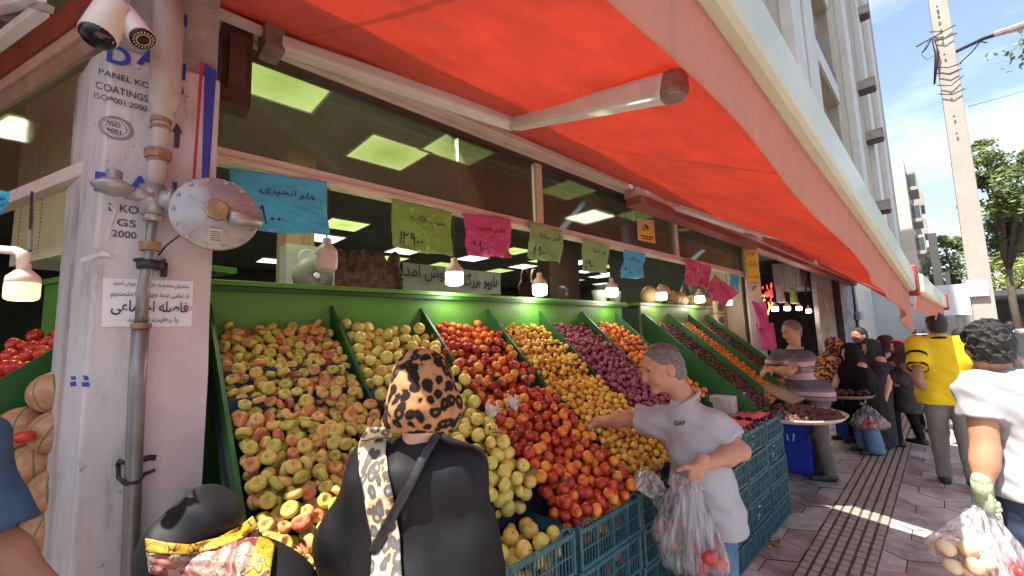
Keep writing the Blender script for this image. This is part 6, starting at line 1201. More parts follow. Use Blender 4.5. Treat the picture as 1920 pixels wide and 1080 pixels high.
def leopard():
    m, n, b, N, Lk = newmat('leopard print cloth'); t = N.new('ShaderNodeTexCoord'); w = N.new('ShaderNodeTexNoise'); w.inputs['Scale'].default_value = 16; w.inputs['Detail'].default_value = 3; Lk(t.outputs['Object'], w.inputs['Vector'])
    mx_ = N.new('ShaderNodeMix'); mx_.data_type = 'VECTOR'; mx_.inputs['Factor'].default_value = .035; Lk(t.outputs['Object'], mx_.inputs['A']); Lk(w.outputs['Color'], mx_.inputs['B'])
    v = N.new('ShaderNodeTexVoronoi'); v.inputs['Scale'].default_value = 33; v.inputs['Randomness'].default_value = .9; Lk(mx_.outputs['Result'], v.inputs['Vector'])
    a = N.new('ShaderNodeTexNoise'); a.inputs['Scale'].default_value = 34; a.inputs['Detail'].default_value = 2; Lk(t.outputs['Object'], a.inputs['Vector'])
    k = N.new('ShaderNodeMath'); k.operation = 'MULTIPLY_ADD'; k.inputs[1].default_value = .30; Lk(a.outputs['Fac'], k.inputs[0]); Lk(v.outputs['Distance'], k.inputs[2])
    r = N.new('ShaderNodeValToRGB'); e = r.color_ramp.elements; e[0].position = .29; e[0].color = (.20, .085, .035, 1); e[1].position = .34; e[1].color = (.018, .012, .012, 1)
    for p, c in ((.66, (.018, .012, .012)), (.70, (.30, .135, .055)), (.85, (.43, .22, .10))): q = e.new(p); q.color = (*c, 1)
    Lk(k.outputs[0], r.inputs['Fac']); Lk(r.outputs['Color'], b.inputs['Base Color']); b.inputs['Roughness'].default_value = .85; b.inputs['Specular IOR Level'].default_value = .15
    bw = N.new('ShaderNodeTexNoise'); bw.inputs['Scale'].default_value = 12; bw.inputs['Detail'].default_value = 3; Lk(t.outputs['Object'], bw.inputs['Vector']); bp = N.new('ShaderNodeBump'); bp.inputs['Strength'].default_value = .35; bp.inputs['Distance'].default_value = .03; Lk(bw.outputs['Fac'], bp.inputs['Height']); Lk(bp.outputs['Normal'], b.inputs['Normal']); return m
M_leo = leopard()
def leopard_pale():
    m = M_leo.copy(); m.name = 'pale leopard print cloth'
    for n in m.node_tree.nodes:
        if n.type == 'VALTORGB':
            for e, c in zip(n.color_ramp.elements, ((.36, .3, .24), (.13, .13, .14), (.10, .08, .07), (.50, .32, .13), (.62, .53, .40))): e.color = (*c, 1)
    return m
M_blackc = mat('black satin cloth', (.006, .006, .007), .52, .35, 4, .05, 300, spec=.22, col2=(.011, .0105, .012)); M_blackm = mat('black matt cloth', (.007, .0065, .008), .75, .4, 5, .15, 300, spec=.2)

# --- woman in the leopard scarf
t = thing('person', (.68, 1.0, 0), 'woman in a black gown and leopard print headscarf, seen from behind before the peaches', 'person')
J = joints((.66, 1.02), 59, 1.60); D = 1.14
J.update(head=at_d(792, 738, D), neck=at_d(792, 822, D), SL=at_d(700, 868, D+.07), SR=at_d(868, 876, D-.02), EL=at_d(648, 1005, D+.06), ER=at_d(886, 990, D-.03), WL=at_d(640, 1160, D+.1), WR=at_d(880, 1160, D+.02), chest=at_d(785, 950, D+.03), waist=at_d(782, 1070, D+.05))
J['armk'] = .6; J['hf'] = J['f']*.9+V3(0, 0, -.35); J['hup'] = V3(J['f'][0]*.35, J['f'][1]*.35, .93)
body(J, SK['fair'], t, .009, hands=[dict(w=J['WL'], d=V3(.4, .8, -.3), n=V3(0, 0, -1), side=V3(.8, -.4, 0)), dict(w=J['WR'], d=V3(.4, .8, -.3), n=V3(0, 0, -1), side=V3(-.8, .4, 0))])
S = SDF((.2, .65, .0), (1.15, 1.62, 1.5), .0095); S.cap(J['SL'], J['SR'], .058, None, .05); S.cap(J['neck']+V3(0, 0, -.06), J['neck']+V3(0, 0, -.012), .078, .058, .05); S.cap(at_d(790, 905, D+.03), at_d(782, 1060, D+.05), .125, .135, .07); S.cap(at_d(740, 910, D+.04), at_d(740, 1060, D+.05), .10, .11, .07); S.cap(at_d(835, 910, D-.0), at_d(842, 1090, D+.02), .095, .10, .06)
S.cap(J['SL'], J['EL'], .056, .068, .05); S.cap(J['EL'], at_d(632, 1130, D+.1), .068, .085, .05); S.cap(J['SR'], J['ER'], .054, .054, .05); S.cap(J['ER'], at_d(872, 1130, D+.02), .054, .06, .05); S.cap(V3(.68, 1.04, 1.0), V3(.68, 1.0, .06), .19, .25, .08)
S.folds(.007, (14, 19, 4), 2); S.folds(.004, (38, 30, 8), 5)
BV = bvh_of(S); S.build('gown', M_blackc, t)
Hh = J['head']; f = J['hf']; up = J['hup']; S = SDF(Hh-.2, Hh+.2, .006); S.ell(Hh+up*.012, (.090, .108, .112), .02, f, up); S.ell(Hh-up*.055-f*.03, (.082, .075, .05), .05, f, up); S.cap(at_d(742, 778, D-.02), at_d(736, 795, D-.02), .026, .03, .04); S.cap(at_d(845, 770, D-.03), at_d(838, 795, D-.03), .02, .018, .05); S.folds(.003, (22, 30, 40), 1); S.folds(.0022, (60, 20, 30), 4); S.keep(at_d(790, 801, D), (0, 0, -1)); S.build('headscarf', M_leo, t)
drape([(800, 690, 736), (822, 676, 726), (844, 670, 724), (884, 673, 728), (925, 682, 737), (966, 688, 742), (1007, 697, 750), (1047, 697, 752), (1100, 692, 756)], BV, .012, 'scarf_end', leopard_pale(), t, .006, 14, .0035)
drape([(800, 821, 838), (844, 790, 811), (901, 761, 783), (954, 732, 755), (998, 708, 731), (1040, 688, 708)], BV, .02, 'bag_strap', mat('black leather strap', (.016, .014, .014), .35, .3, 30, .2, 90), t, .006, 4)
drape([(797, 742, 792), (802, 740, 800), (806, 744, 790)], BV, .004, 'undershirt_edge', mat('raspberry cloth', (.5, .02, .1), .7), t, .004, 8)

# --- woman bending by the column, patterned scarf
def folk_mat():
    m, n, b, N, Lk = newmat('folk pattern scarf'); t = N.new('ShaderNodeTexCoord'); mp_ = N.new('ShaderNodeMapping'); mp_.inputs['Rotation'].default_value = (.3, .2, .7); Lk(t.outputs['Object'], mp_.inputs['Vector'])
    w = N.new('ShaderNodeTexNoise'); w.inputs['Scale'].default_value = 8.5; w.inputs['Detail'].default_value = 1; w.inputs['Distortion'].default_value = .8; Lk(mp_.outputs['Vector'], w.inputs['Vector']); r = N.new('ShaderNodeValToRGB'); r.color_ramp.interpolation = 'CONSTANT'; e = r.color_ramp.elements; e[0].color = (.52, .30, .012, 1); e[1].position = .47; e[1].color = (.50, .36, .27, 1)
    for p, c in ((.525, (.34, .06, .045)), (.57, (.45, .27, .21)), (.61, (.05, .10, .07)), (.64, (.52, .30, .012))): q = e.new(p); q.color = (*c, 1)
    Lk(w.outputs['Fac'], r.inputs['Fac'])
    v = N.new('ShaderNodeTexNoise'); v.inputs['Scale'].default_value = 26; v.inputs['Detail'].default_value = 1; v.inputs['Distortion'].default_value = 2.5; Lk(t.outputs['Object'], v.inputs['Vector']); r2 = N.new('ShaderNodeValToRGB'); e = r2.color_ramp.elements; e[0].position = .485; e[0].color = (0, 0, 0, 1); e[1].position = .5; e[1].color = (1, 1, 1, 1); q = e.new(.53); q.color = (1, 1, 1, 1); q = e.new(.545); q.color = (0, 0, 0, 1); Lk(v.outputs['Fac'], r2.inputs['Fac'])
    mm = N.new('ShaderNodeMix'); mm.data_type = 'RGBA'; Lk(r2.outputs['Color'], mm.inputs['Factor']); Lk(r.outputs['Color'], mm.inputs['A']); mm.inputs['B'].default_value = (.06, .018, .012, 1); Lk(mm.outputs['Result'], b.inputs['Base Color']); b.inputs['Roughness'].default_value = .55; return m
t = thing('person', (.2, 1.42, 0), 'person in a black headscarf with a yellow and red folk-patterned shawl, bending by the column', 'person')
D = 1.08; J = joints((.2, 1.42), 45, 1.30); J.update(head=at_d(370, 1003, D), neck=at_d(395, 1060, D), SL=at_d(330, 1095, D+.08), SR=at_d(500, 1090, D-.06)); J['hf'] = V3(.55, .7, -.55); J['hup'] = V3(.3, .35, .88)
body(J, SK['fair'], t, .011)
S = SDF(J['head']-.22, J['head']+.22, .0065); S.ell(J['head']+V3(0, 0, .005), (.092, .105, .104), .02, J['hf'], J['hup']); S.cap(J['head']+V3(-.03, .02, -.05), at_d(360, 1060, D), .09, .1, .05); S.folds(.011, (15, 20, 12), 3); S.folds(.005, (44, 36, 30), 6); S.keep(at_d(370, 1068, D), (0, 0, -1)); BH = bvh_of(S); S.build('headscarf', mat('charcoal black cloth', (.009, .009, .012), .6, .35, 6, .1, 240, spec=.25), t)
S = SDF((-.15, 1.0, 0), (.62, 1.8, 1.2), .0085); S.cap(at_d(335, 1068, D), at_d(485, 1078, D-.05), .06, .06, .06); S.cap(at_d(390, 1062, D-.03), at_d(450, 1066, D-.04), .072, None, .05); S.cap(at_d(340, 1100, D+.02), at_d(520, 1120, D-.06), .09, .09, .06); S.cap(V3(.2, 1.42, .78), V3(.2, 1.42, .05), .19, .24, .08); S.folds(.004, (14, 18, 22), 1); BV = bvh_of(S); S.build('gown', M_blackm, t)
def patch(top, bot, bvhs, off, name, m, root, n=26, k=10, wav=.0, th=.004):
    """cloth between two edge lines, laid over the surfaces below it"""
    def at(L_, u): u *= len(L_)-1; i = min(int(u), len(L_)-2); q = u-i; return [L_[i][c]*(1-q)+L_[i+1][c]*q for c in (0, 1)]
    b = MB(); V = []
    for j in range(k+1):
        for i in range(n+1):
            A_, B_ = at(top, i/n), at(bot, i/n); v = j/k; x, y = A_[0]*(1-v)+B_[0]*v, A_[1]*(1-v)+B_[1]*v; d = Vector(ray(x, y)).normalized(); hit = [h[0] for h in (q.ray_cast(Vector(CAM), d) for q in bvhs) if h[0] is not None]
            p = min(hit, key=lambda h: (h-Vector(CAM)).length) if hit else Vector(CAM)+d*1.38
            V.append(p-d*(off+wav*(math.sin(i*.9+j*.5)+.6*math.sin(i*.37-j*1.1))))
    b.add(V, [(j*(n+1)+i, j*(n+1)+i+1, (j+1)*(n+1)+i+1, (j+1)*(n+1)+i) for j in range(k) for i in range(n)]); o = b.build(name, m, root, True); thick(o, th); sm = o.modifiers.new('smooth', 'SMOOTH'); sm.iterations = 3; sm.factor = .4; return o
def band_mat():
    m, n, b, N, Lk = newmat('yellow border print'); t_ = N.new('ShaderNodeTexCoord'); v = N.new('ShaderNodeTexNoise'); v.inputs['Scale'].default_value = 22; v.inputs['Detail'].default_value = 0; v.inputs['Distortion'].default_value = 1.2; Lk(t_.outputs['Object'], v.inputs['Vector']); r = N.new('ShaderNodeValToRGB'); r.color_ramp.interpolation = 'CONSTANT'; e = r.color_ramp.elements; e[0].color = (.46, .27, .012, 1); e[1].position = .40; e[1].color = (.06, .025, .01, 1)
    for p, c in ((.425, (.46, .27, .012)), (.50, (.06, .025, .01)), (.525, (.46, .27, .012)), (.60, (.06, .025, .01)), (.625, (.46, .27, .012))): q = e.new(p); q.color = (*c, 1)
    Lk(v.outputs['Fac'], r.inputs['Fac']); Lk(r.outputs['Color'], b.inputs['Base Color']); b.inputs['Roughness'].default_value = .55; return m
M_band = band_mat(); M_folk = folk_mat()
for n_ in M_folk.node_tree.nodes:
    if n_.type == 'VALTORGB' and len(n_.color_ramp.elements) == 6:
        for e_, c_ in zip(n_.color_ramp.elements, ((.25, .18, .14), (.25, .07, .055), (.29, .16, .13), (.20, .03, .025), (.035, .07, .05), (.28, .21, .16))): e_.color = (*c_, 1)
T1 = [(272, 1008), (315, 1017), (355, 1021), (410, 1007), (450, 986), (474, 966)]; B1 = [(274, 1036), (318, 1040), (362, 1040), (415, 1026), (462, 1006), (486, 988)]
patch(B1, [(280, 1075), (330, 1085), (380, 1092), (430, 1098), (462, 1100), (492, 1100)], [BV, BH], .010, 'shawl', M_folk, t, 34, 14, .004); patch(T1, B1, [BV, BH], .014, 'shawl_border', M_band, t, 34, 6, .002); patch([(486, 1004), (500, 1008), (516, 1020)], [(452, 1095), (476, 1097), (504, 1100)], [BV, BH], .016, 'shawl_border', M_band, t, 8, 16, .001)

# --- man at the left edge in denim
t = thing('person', (-.36, 1.40, 0), 'person in a blue denim shirt at the left edge, arm reaching to the melons', 'person')
D = .93; J = joints((-.5, 1.28), 62, 1.66); J.update(SR=at_d(-82, 850, D), ER=at_d(-22, 1015, D), WR=at_d(95, 1112, D+.02))
body(J, SK['brown'], t, .01, hands=[dict(w=J['WR'], d=J['WR']-J['ER'], n=V3(0, .3, -1), side=V3(-1, 0, 0))], legs=False); hair(J, M_hair, t)
den = mat('dark denim shirt', (.03, .065, .12), .85, .4, 6, .3, 300, spec=.2, col2=(.07, .13, .21)); shirt(J, den, t, .75, .95, fat=.022, amp=.006, seed=4); trousers(J, M_blackm, t); shoes(J, SHOE, t)

# --- man in the grey polo shirt reaching for nectarines
t = thing('person', (2.2, .85, 0), 'man in a grey polo shirt reaching over the nectarines, plastic bags in his other hand', 'person')
J = joints((2.2, .86), 122, 1.70); hd = at_d(1093, 803, 2.43)
J.update(head=at_d(1243, 690, 2.07), neck=at_d(1285, 752, 2.07), SL=at_d(1338, 800, 1.99), SR=at_d(1240, 790, 2.16), EL=at_d(1388, 846, 1.90), WL=at_d(1314, 872, 1.83), ER=at_d(1180, 784, 2.27), WR=at_d(1120, 792, 2.38), chest=at_d(1300, 840, 2.08), waist=at_d(1318, 905, 2.09), pel=at_d(1322, 960, 2.1), HL=at_d(1340, 965, 2.04), HR=at_d(1305, 962, 2.15))
for k in 'LR': h_ = J['H'+k]; J['K'+k] = V3(h_[0]+.02, h_[1]-.0, .44); J['A'+k] = V3(h_[0]+.03, h_[1]-.04, .085)
J['hf'] = V3(-.72, .68, -.28); J['hup'] = V3(-.22, .2, .95)
M_skm = SK['tan']
body(J, M_skm, t, .006, hands=[dict(w=J['WL'], d=V3(-.45, .25, -.8), n=V3(.35, .9, .1), side=V3(-.6, .2, .6), curl=.75), dict(w=J['WR'], d=hd-J['WR'], n=V3(0, .1, -1), side=V3(-.5, -.8, 0), curl=.32)]); eyes(J, t)
hair(J, M_grey, t, .005, rr=(.079, .099, .092), front=.03, back=-.06, bump=.0035)
M_polo = cloth('heather grey jersey', (.36, .345, .36), col2=(.43, .41, .43)); P_ = shirt(J, M_polo, t, .66, .72, h=.0085, fat=.02, amp=.007, belly=.02, hemn=(-.1, 0, -1), seed=3)
tj = trousers(J, JEANS, t, waist=.82)
shoes(J, SHOE, t)
bvp = BVHTree.FromPolygons([tuple(np.array(v.co)+np.array(t.location)) for v in P_.data.vertices], [tuple(p.vertices) for p in P_.data.polygons])
me = text_mesh('GAP', .030, Matrix.Identity(4), .052, .02); b = MB(); V = []
for v in me.vertices:
    d = ray(1274+v.co.x*400, 794-v.co.y*400); loc, nn, ix, ds = bvp.ray_cast(Vector(CAM), Vector(d).normalized()); V.append((loc if loc is not None else Vector(CAM+d*1.95))-Vector(d).normalized()*.004)
b.add(V, [tuple(p.vertices) for p in me.polygons]); b.build('chest_lettering', M_pen, t)

# --- man in the pale grey T-shirt at the right edge
t = thing('person', (2.98, -.12, 0), 'curly-haired man in a sunlit pale grey T-shirt at the right edge, wearing a green glove', 'person')
J = joints((2.99, -.27), 4, 1.67); J.update(SL=at_d(1836, 730, 1.93), EL=at_d(1848, 842, 1.88), WL=at_d(1842, 918, 1.85), neck=at_d(1868, 702, 1.98)); J['armk'] = 1.16; J['head'] = at_d(1853, 650, 1.97); J['hf'] = V3(.97, .24, 0)
body(J, SK['tan'], t, .0085); S = hair(J, M_hair, t, .0048, rr=(.084, .102, .1), front=.07, back=-.055, bump=.0085)
shirt(J, cloth('pale heather T-shirt', (.32, .32, .34), col2=(.39, .39, .41)), t, .86, .5, h=.008, fat=.018, amp=.010, seed=7); J['AR'] += V3(-.05, 0, 0); trousers(J, mat('navy jeans', (.02, .035, .07), .85, .4, 8, .3, 260, col2=(.05, .085, .14)), t); shoes(J, SHOEG, t)
Vh, Fh = hand(J['WL']+V3(0, 0, .01), V3(.12, .0, -1), V3(.55, -.8, 0), V3(.8, .6, 0), 1.35, 1.16); o = link('work_glove', mesh_np('work_glove', Vh, Fh), mat('pale green knitted glove', (.30, .40, .20), .9, .3, 60, .6, 300, col2=(.5, .55, .38)), t, True)
Wf = J['WL']; b = MB(); b.tube([Wf+V3(0, 0, .045), Wf+V3(0, 0, .02), Wf+V3(0, 0, -.03)], [.032, .035, .035], 14); b.build('glove_cuff', MATS['pale green knitted glove'], t, True)

# --- man in yellow
t = thing('person', (6.16, .07, 0), 'man in a bright yellow T-shirt with black sleeve bands and grey trousers, walking away', 'person')
J = joints((6.14, .07), 6, 1.72, .09, .12); J.update(EL=at_d(1722, 712, 4.15), WL=at_d(1738, 738, 4.35)); J['hf'] = V3(.95, .3, 0)
body(J, SK['brown'], t, .012); hair(J, M_hair, t, .008); M_yel = cloth('yellow jersey', (.70, .47, .012), col2=(.76, .53, .02)); shirt(J, M_yel, t, .81, .66, h=.0105, fat=.026, amp=.006, cm=M_blackm)
a = J['SL']; e = J['EL']; b = MB()
for q in (.30, .62): b.tube([a+(e-a)*q, a+(e-a)*(q+.07)], .0845, 18, False)
b.build('sleeve_band', M_blackm, t, True); trousers(J, cloth('warm grey cotton', (.17, .155, .14), col2=(.22, .2, .185)), t); shoes(J, SHOE, t)

# --- man in the striped polo at the far stall
def stripes():
    m, n, b, N, Lk = newmat('pink and grey stripes'); t_ = N.new('ShaderNodeTexCoord'); s = N.new('ShaderNodeSeparateXYZ'); Lk(t_.outputs['Object'], s.inputs[0]); k = N.new('ShaderNodeMath'); k.operation = 'MULTIPLY'; k.inputs[1].default_value = 3.1; Lk(s.outputs['Z'], k.inputs[0]); f_ = N.new('ShaderNodeMath'); f_.operation = 'FRACT'; Lk(k.outputs[0], f_.inputs[0]); r = N.new('ShaderNodeValToRGB'); r.color_ramp.interpolation = 'CONSTANT'; e = r.color_ramp.elements; e[0].color = (.085, .075, .10, 1); e[1].position = .3; e[1].color = (.50, .30, .30, 1)
    for p, c in ((.52, (.22, .15, .17)), (.72, (.085, .075, .10)), (.76, (.5, .3, .3)), (.9, (.16, .12, .14))): q = e.new(p); q.color = (*c, 1)
    Lk(f_.outputs[0], r.inputs['Fac']); Lk(r.outputs['Color'], b.inputs['Base Color']); b.inputs['Roughness'].default_value = .85; return m
t = thing('person', (5.62, 1.1, 0), 'man in a pink and grey striped polo leaning over the far stall', 'person'); J = joints((5.64, 1.08), 118, 1.72)
J.update(head=at_d(1484, 622, 4.6), neck=at_d(1490, 655, 4.62), SL=at_d(1512, 672, 4.5), SR=at_d(1462, 668, 4.75), EL=at_d(1478, 697, 4.4), WL=at_d(1443, 692, 4.5), ER=at_d(1440, 690, 4.9), WR=at_d(1425, 705, 5.05), chest=at_d(1494, 695, 4.62), waist=at_d(1502, 722, 4.62)); J['hf'] = V3(-.8, .5, -.3)
body(J, SK['tan'], t, .012, hands=[dict(w=J['WL'], d=V3(-.8, .4, -.2), n=V3(0, 0, -1), side=V3(0, -1, 0), h=.006), dict(w=J['WR'], d=V3(-.7, .3, -.5), n=V3(0, 0, -1), side=V3(0, -1, 0), h=.006)]); hair(J, M_grey, t, .008); shirt(J, stripes(), t, .84, .7, h=.011, fat=.024, amp=.005); trousers(J, cloth('brown grey twill', (.13, .105, .095)), t); shoes(J, SHOE, t)

# --- women in chadors and the people behind them
def cloak(base, deg, head, D, m, root, hem=.05, wide=.3, back=.0, seed=1, h=.012, lean=None, nm='chador'):
    f = V3(math.cos(R_(deg)), math.sin(R_(deg)), 0); B = V3(base[0], base[1], 0); H = head; lo = np.minimum(B, H)-V3(.5, .5, .0); hi = np.maximum(B, H)+V3(.5, .5, .25); lo[2] = 0; S = SDF(lo, hi, h)
    r = V3(f[1], -f[0], 0); sh = H*.86+B*.14+V3(0, 0, -.0); sh = V3(H[0]*.8+B[0]*.2, H[1]*.8+B[1]*.2, H[2]-.26); hp = V3(H[0]*.35+B[0]*.65, H[1]*.35+B[1]*.65, .85)
    S.ell(H+V3(0, 0, .005), (.098, .115, .125), .03, f); S.cap(H+V3(0, 0, -.08)-f*.02, sh, .085, .1, .06); S.cap(sh-r*.15, sh+r*.15, .085, None, .08); S.cap(sh, hp, .17, .19, .08); S.cap(hp, V3(B[0], B[1], hem), .2, wide*.72, .1); S.cap(sh-r*.17, hp-r*.12, .08, .1, .08); S.cap(sh+r*.17, hp+r*.12, .08, .1, .08)
    S.carve(H+f*.105-V3(0, 0, .01), (.058, .06, .085), f); S.folds(.007, (22, 20, 6), seed); S.folds(.005, (48, 40, 10), seed+2); S.keep(V3(0, 0, hem), (0, 0, -1)); return S.build(nm, m, root)
def figure(label, base, deg, headpx, D, m, H=1.6, hem=.12, cloak_m=True, hm=None, tr=None, legs=True, wide=.3, seed=1, arm=None, fair='fair', scarf=None):
    t = thing('person', (base[0], base[1], 0), label, 'person'); J = joints(base, deg, H); J['head'] = at_d(*headpx, D); J['neck'] = J['head']+V3(0, 0, -.15); d = J['head']-V3(base[0], base[1], J['head'][2])
    for k in ('SL', 'SR', 'EL', 'ER', 'chest', 'WL', 'WR'): J[k] = J[k]+d*.8*V3(1, 1, 0)+V3(0, 0, (J['head'][2]-1.6*H/1.72)*.9)
    hs = []
    if arm is not None: J['WL'] = at_d(*arm[0], arm[1]); J['EL'] = (J['SL']+J['WL'])/2+V3(0, 0, -.12); hs = [dict(w=J['WL'], d=V3(*arm[2]), n=V3(0, 1, 0), side=V3(1, 0, 0), curl=.7, h=.006)]
    body(J, SK[fair], t, .013, hands=hs)
    return t, J
t, J = figure('woman in a full black chador and blue jeans holding a bag of fruit', (7.05, .82), 125, (1594, 662), 5.3, None, 1.5, arm=((1622, 742), 5.2, (.0, 0, -1))); cloak((7.08, .82), 125, J['head'], 5.3, M_blackm, t, .42, .32); J2 = joints((7.05, .84), 125, 1.5, .12); trousers(J2, mat('washed blue denim', (.09, .17, .27), .85, .3, 9, .3, 220, col2=(.2, .3, .42)), t, flare=.03, cuff=.03, fat=.03, waist=.7); shoes(J2, SHOE, t)
t, J = figure('woman in a black chador behind the one with the fruit bag', (7.42, .78), 130, (1632, 652), 5.7, None, 1.6); cloak((7.45, .8), 130, J['head'], 5.7, mat('faded black cloth', (.022, .021, .024), .8, .3, 5), t, .05, .3, seed=4)
t, J = figure('dark-haired man in black clothes looking left, beyond the women in chadors', (7.6, 1.12), 140, (1611, 630), 5.9, None, 1.68, fair='brown'); hair(J, M_hair, t, .009); shirt(J, M_blackm, t, .8, long=True); trousers(J, M_blackm, t); shoes(J, SHOE, t)
t, J = figure('person with an orange and black patterned headscarf bending over the far stall', (6.9, 1.45), 110, (1563, 650), 5.6, None, 1.5)
def osc():
    m, n, b, N, Lk = newmat('orange black print'); t_ = N.new('ShaderNodeTexCoord'); v = N.new('ShaderNodeTexNoise'); v.inputs['Scale'].default_value = 30; Lk(t_.outputs['Object'], v.inputs['Vector']); r = N.new('ShaderNodeValToRGB'); r.color_ramp.interpolation = 'CONSTANT'; e = r.color_ramp.elements; e[0].color = (.02, .015, .015, 1); e[1].position = .5; e[1].color = (.55, .20, .03, 1); q = e.new(.6); q.color = (.5, .28, .2, 1); Lk(v.outputs['Fac'], r.inputs['Fac']); Lk(r.outputs['Color'], b.inputs['Base Color']); b.inputs['Roughness'].default_value = .8; return m
cloak((6.9, 1.45), 110, J['head'], 5.6, osc(), t, .1, .28, seed=2)
t, J = figure('woman in a maroon headscarf and knee-length grey coat with a pinkish shawl, black trousers', (7.66, .5), 118, (1688, 652), 5.5, None, 1.6, arm=((1668, 705), 5.45, (-.3, .5, -.4)))
Hh = J['head']; S = SDF(Hh-.3, Hh+.25, .011); S.ell(Hh+V3(0, 0, .005), (.098, .115, .122), .03, J['f']); S.cap(Hh+V3(0, 0, -.08), Hh+V3(0, 0, -.2), .085, .14, .06); S.carve(Hh+J['f']*.105, (.058, .06, .085), J['f']); S.folds(.005, (30, 24, 18), 1); S.build('headscarf', cloth('maroon cloth', (.085, .022, .024)), t)
shirt(J, cloth('charcoal coat', (.045, .045, .05)), t, .47, long=True, h=.012, fat=.04, amp=.007, name='coat', collar=False); J3 = joints((7.66, .5), 60, 1.55, .1, .08); trousers(J3, M_blackm, t, waist=.7, fat=.004); shoes(J3, SHOE, t)
S = SDF(Hh-.5, Hh+.2, .012); c_ = Hh+V3(0, 0, -.25); S.cap(c_-J['r']*.16, c_+J['r']*.16, .1, None, .05); S.cap(c_+J['f']*.08, c_+J['f']*.1+V3(0, 0, -.2), .09, .06, .06); S.folds(.009, (24, 22, 30), 2); S.build('shawl', mat('maroon and pink print', (.14, .03, .035), .8, .3, 13, col2=(.50, .30, .28)), t)
t, J = figure('woman in a dark red headscarf standing behind the one in the grey coat', (7.75, .85), 120, (1660, 645), 6.0, None, 1.6); cloak((7.8, .8), 120, J['head'], 6.0, cloth('dark red cloth', (.07, .022, .02)), t, .1, .24, seed=6)
t, J = figure('man with a dark cap with a white band, behind the man in yellow', (9.0, .36), 150, (1724, 632), 6.5, None, 1.66, fair='tan'); hair(J, M_hair, t, .009, rr=(.085, .105, .1), front=.06, name='cap'); shirt(J, cloth('dark maroon shirt', (.06, .03, .03)), t, .8, long=True); trousers(J, M_blackm, t); shoes(J, SHOE, t)
b = MB(); M = frame(J['head']+V3(0, 0, .045), J['r'], J['f']); b.tube([M @ Vector((.088*math.cos(a), .106*math.sin(a), 0)) for a in [2*math.pi*k/20 for k in range(21)]], .007, 6); b.build('cap_band', M_white, t, True)
t, J = figure('dark-haired person in maroon with a white mask, between the yellow and pale grey shirts', (8.0, -.12), 10, (1803, 634), 5.3, None, 1.63, fair='fair'); J['hf'] = V3(.8, .6, 0); hair(J, M_hair, t, .008, rr=(.088, .108, .105), front=.075, back=-.14); shirt(J, cloth('maroon tunic', (.13, .05, .06)), t, .6, long=True, h=.012); trousers(J, cloth('maroon trousers', (.12, .05, .06)), t); shoes(J, SHOEG, t)
S = SDF(J['head']-.16, J['head']+.16, .007); S.ell(J['head']+J['f']*.055+V3(0, 0, -.045), (.062, .055, .052), .02, J['hf']); S.cap(J['head']+V3(0, 0, .0)+J['r']*-.08, J['head']+J['f']*.06+V3(0, 0, -.03)+J['r']*-.06, .006, None, .005); S.build('face_mask', mat('white mask', (.65, .62, .62), .7, .05, 10), t)
t, J = figure('distant man in a white shirt by the open garage', (15, -1.2), 10, (1893, 612), 10.2, None, 1.72, fair='tan'); hair(J, M_hair, t, .012); shirt(J, cloth('white cotton', (.7, .7, .7)), t, .85, long=True, h=.014); trousers(J, M_blackm, t, .014); shoes(J, SHOE, t, h=.012)

# ------------------------------------------------------------------ plastic bags and what they hold
def film_mat(name, tint=(.93, .94, .97), op=.16):
    m, n, b, N, Lk = newmat(name); N.remove(b); o = N['Material Output']; tr = N.new('ShaderNodeBsdfTransparent'); tr.inputs['Color'].default_value = (*tint, 1); gl = N.new('ShaderNodeBsdfGlossy'); gl.inputs['Roughness'].default_value = .2; df = N.new('ShaderNodeBsdfDiffuse'); df.inputs['Color'].default_value = (.8, .8, .84, 1); tl = N.new('ShaderNodeBsdfTranslucent'); tl.inputs['Color'].default_value = (.8, .8, .84, 1)
    t = N.new('ShaderNodeTexCoord'); mp_ = N.new('ShaderNodeMapping'); mp_.inputs['Scale'].default_value = (26, 26, 2.5); Lk(t.outputs['Object'], mp_.inputs['Vector']); a = N.new('ShaderNodeTexNoise'); a.inputs['Scale'].default_value = 1.6; a.inputs['Detail'].default_value = 4; Lk(mp_.outputs['Vector'], a.inputs['Vector']); r = N.new('ShaderNodeMapRange'); r.inputs['From Min'].default_value = .42; r.inputs['From Max'].default_value = .72; r.inputs['To Min'].default_value = op*.35; r.inputs['To Max'].default_value = op*2.4; Lk(a.outputs['Fac'], r.inputs['Value'])
    bp = N.new('ShaderNodeBump'); bp.inputs['Strength'].default_value = .45; bp.inputs['Distance'].default_value = .02; Lk(a.outputs['Fac'], bp.inputs['Height']); Lk(bp.outputs['Normal'], gl.inputs['Normal'])
    d2 = N.new('ShaderNodeMixShader'); d2.inputs[0].default_value = .5; Lk(df.outputs[0], d2.inputs[1]); Lk(tl.outputs[0], d2.inputs[2]); m1 = N.new('ShaderNodeMixShader'); Lk(r.outputs['Result'], m1.inputs[0]); Lk(tr.outputs[0], m1.inputs[1]); Lk(d2.outputs[0], m1.inputs[2])
    fr = N.new('ShaderNodeFresnel'); fr.inputs['IOR'].default_value = 1.27; Lk(bp.outputs['Normal'], fr.inputs['Normal']); m2 = N.new('ShaderNodeMixShader'); Lk(fr.outputs[0], m2.inputs[0]); Lk(m1.outputs[0], m2.inputs[1]); Lk(gl.outputs[0], m2.inputs[2]); Lk(m2.outputs[0], o.inputs['Surface']); MATS[name] = m; return m
M_film = film_mat('thin clear film', (1, 1, 1), .32); M_film2 = film_mat('milky film', (1, 1, 1), .5)
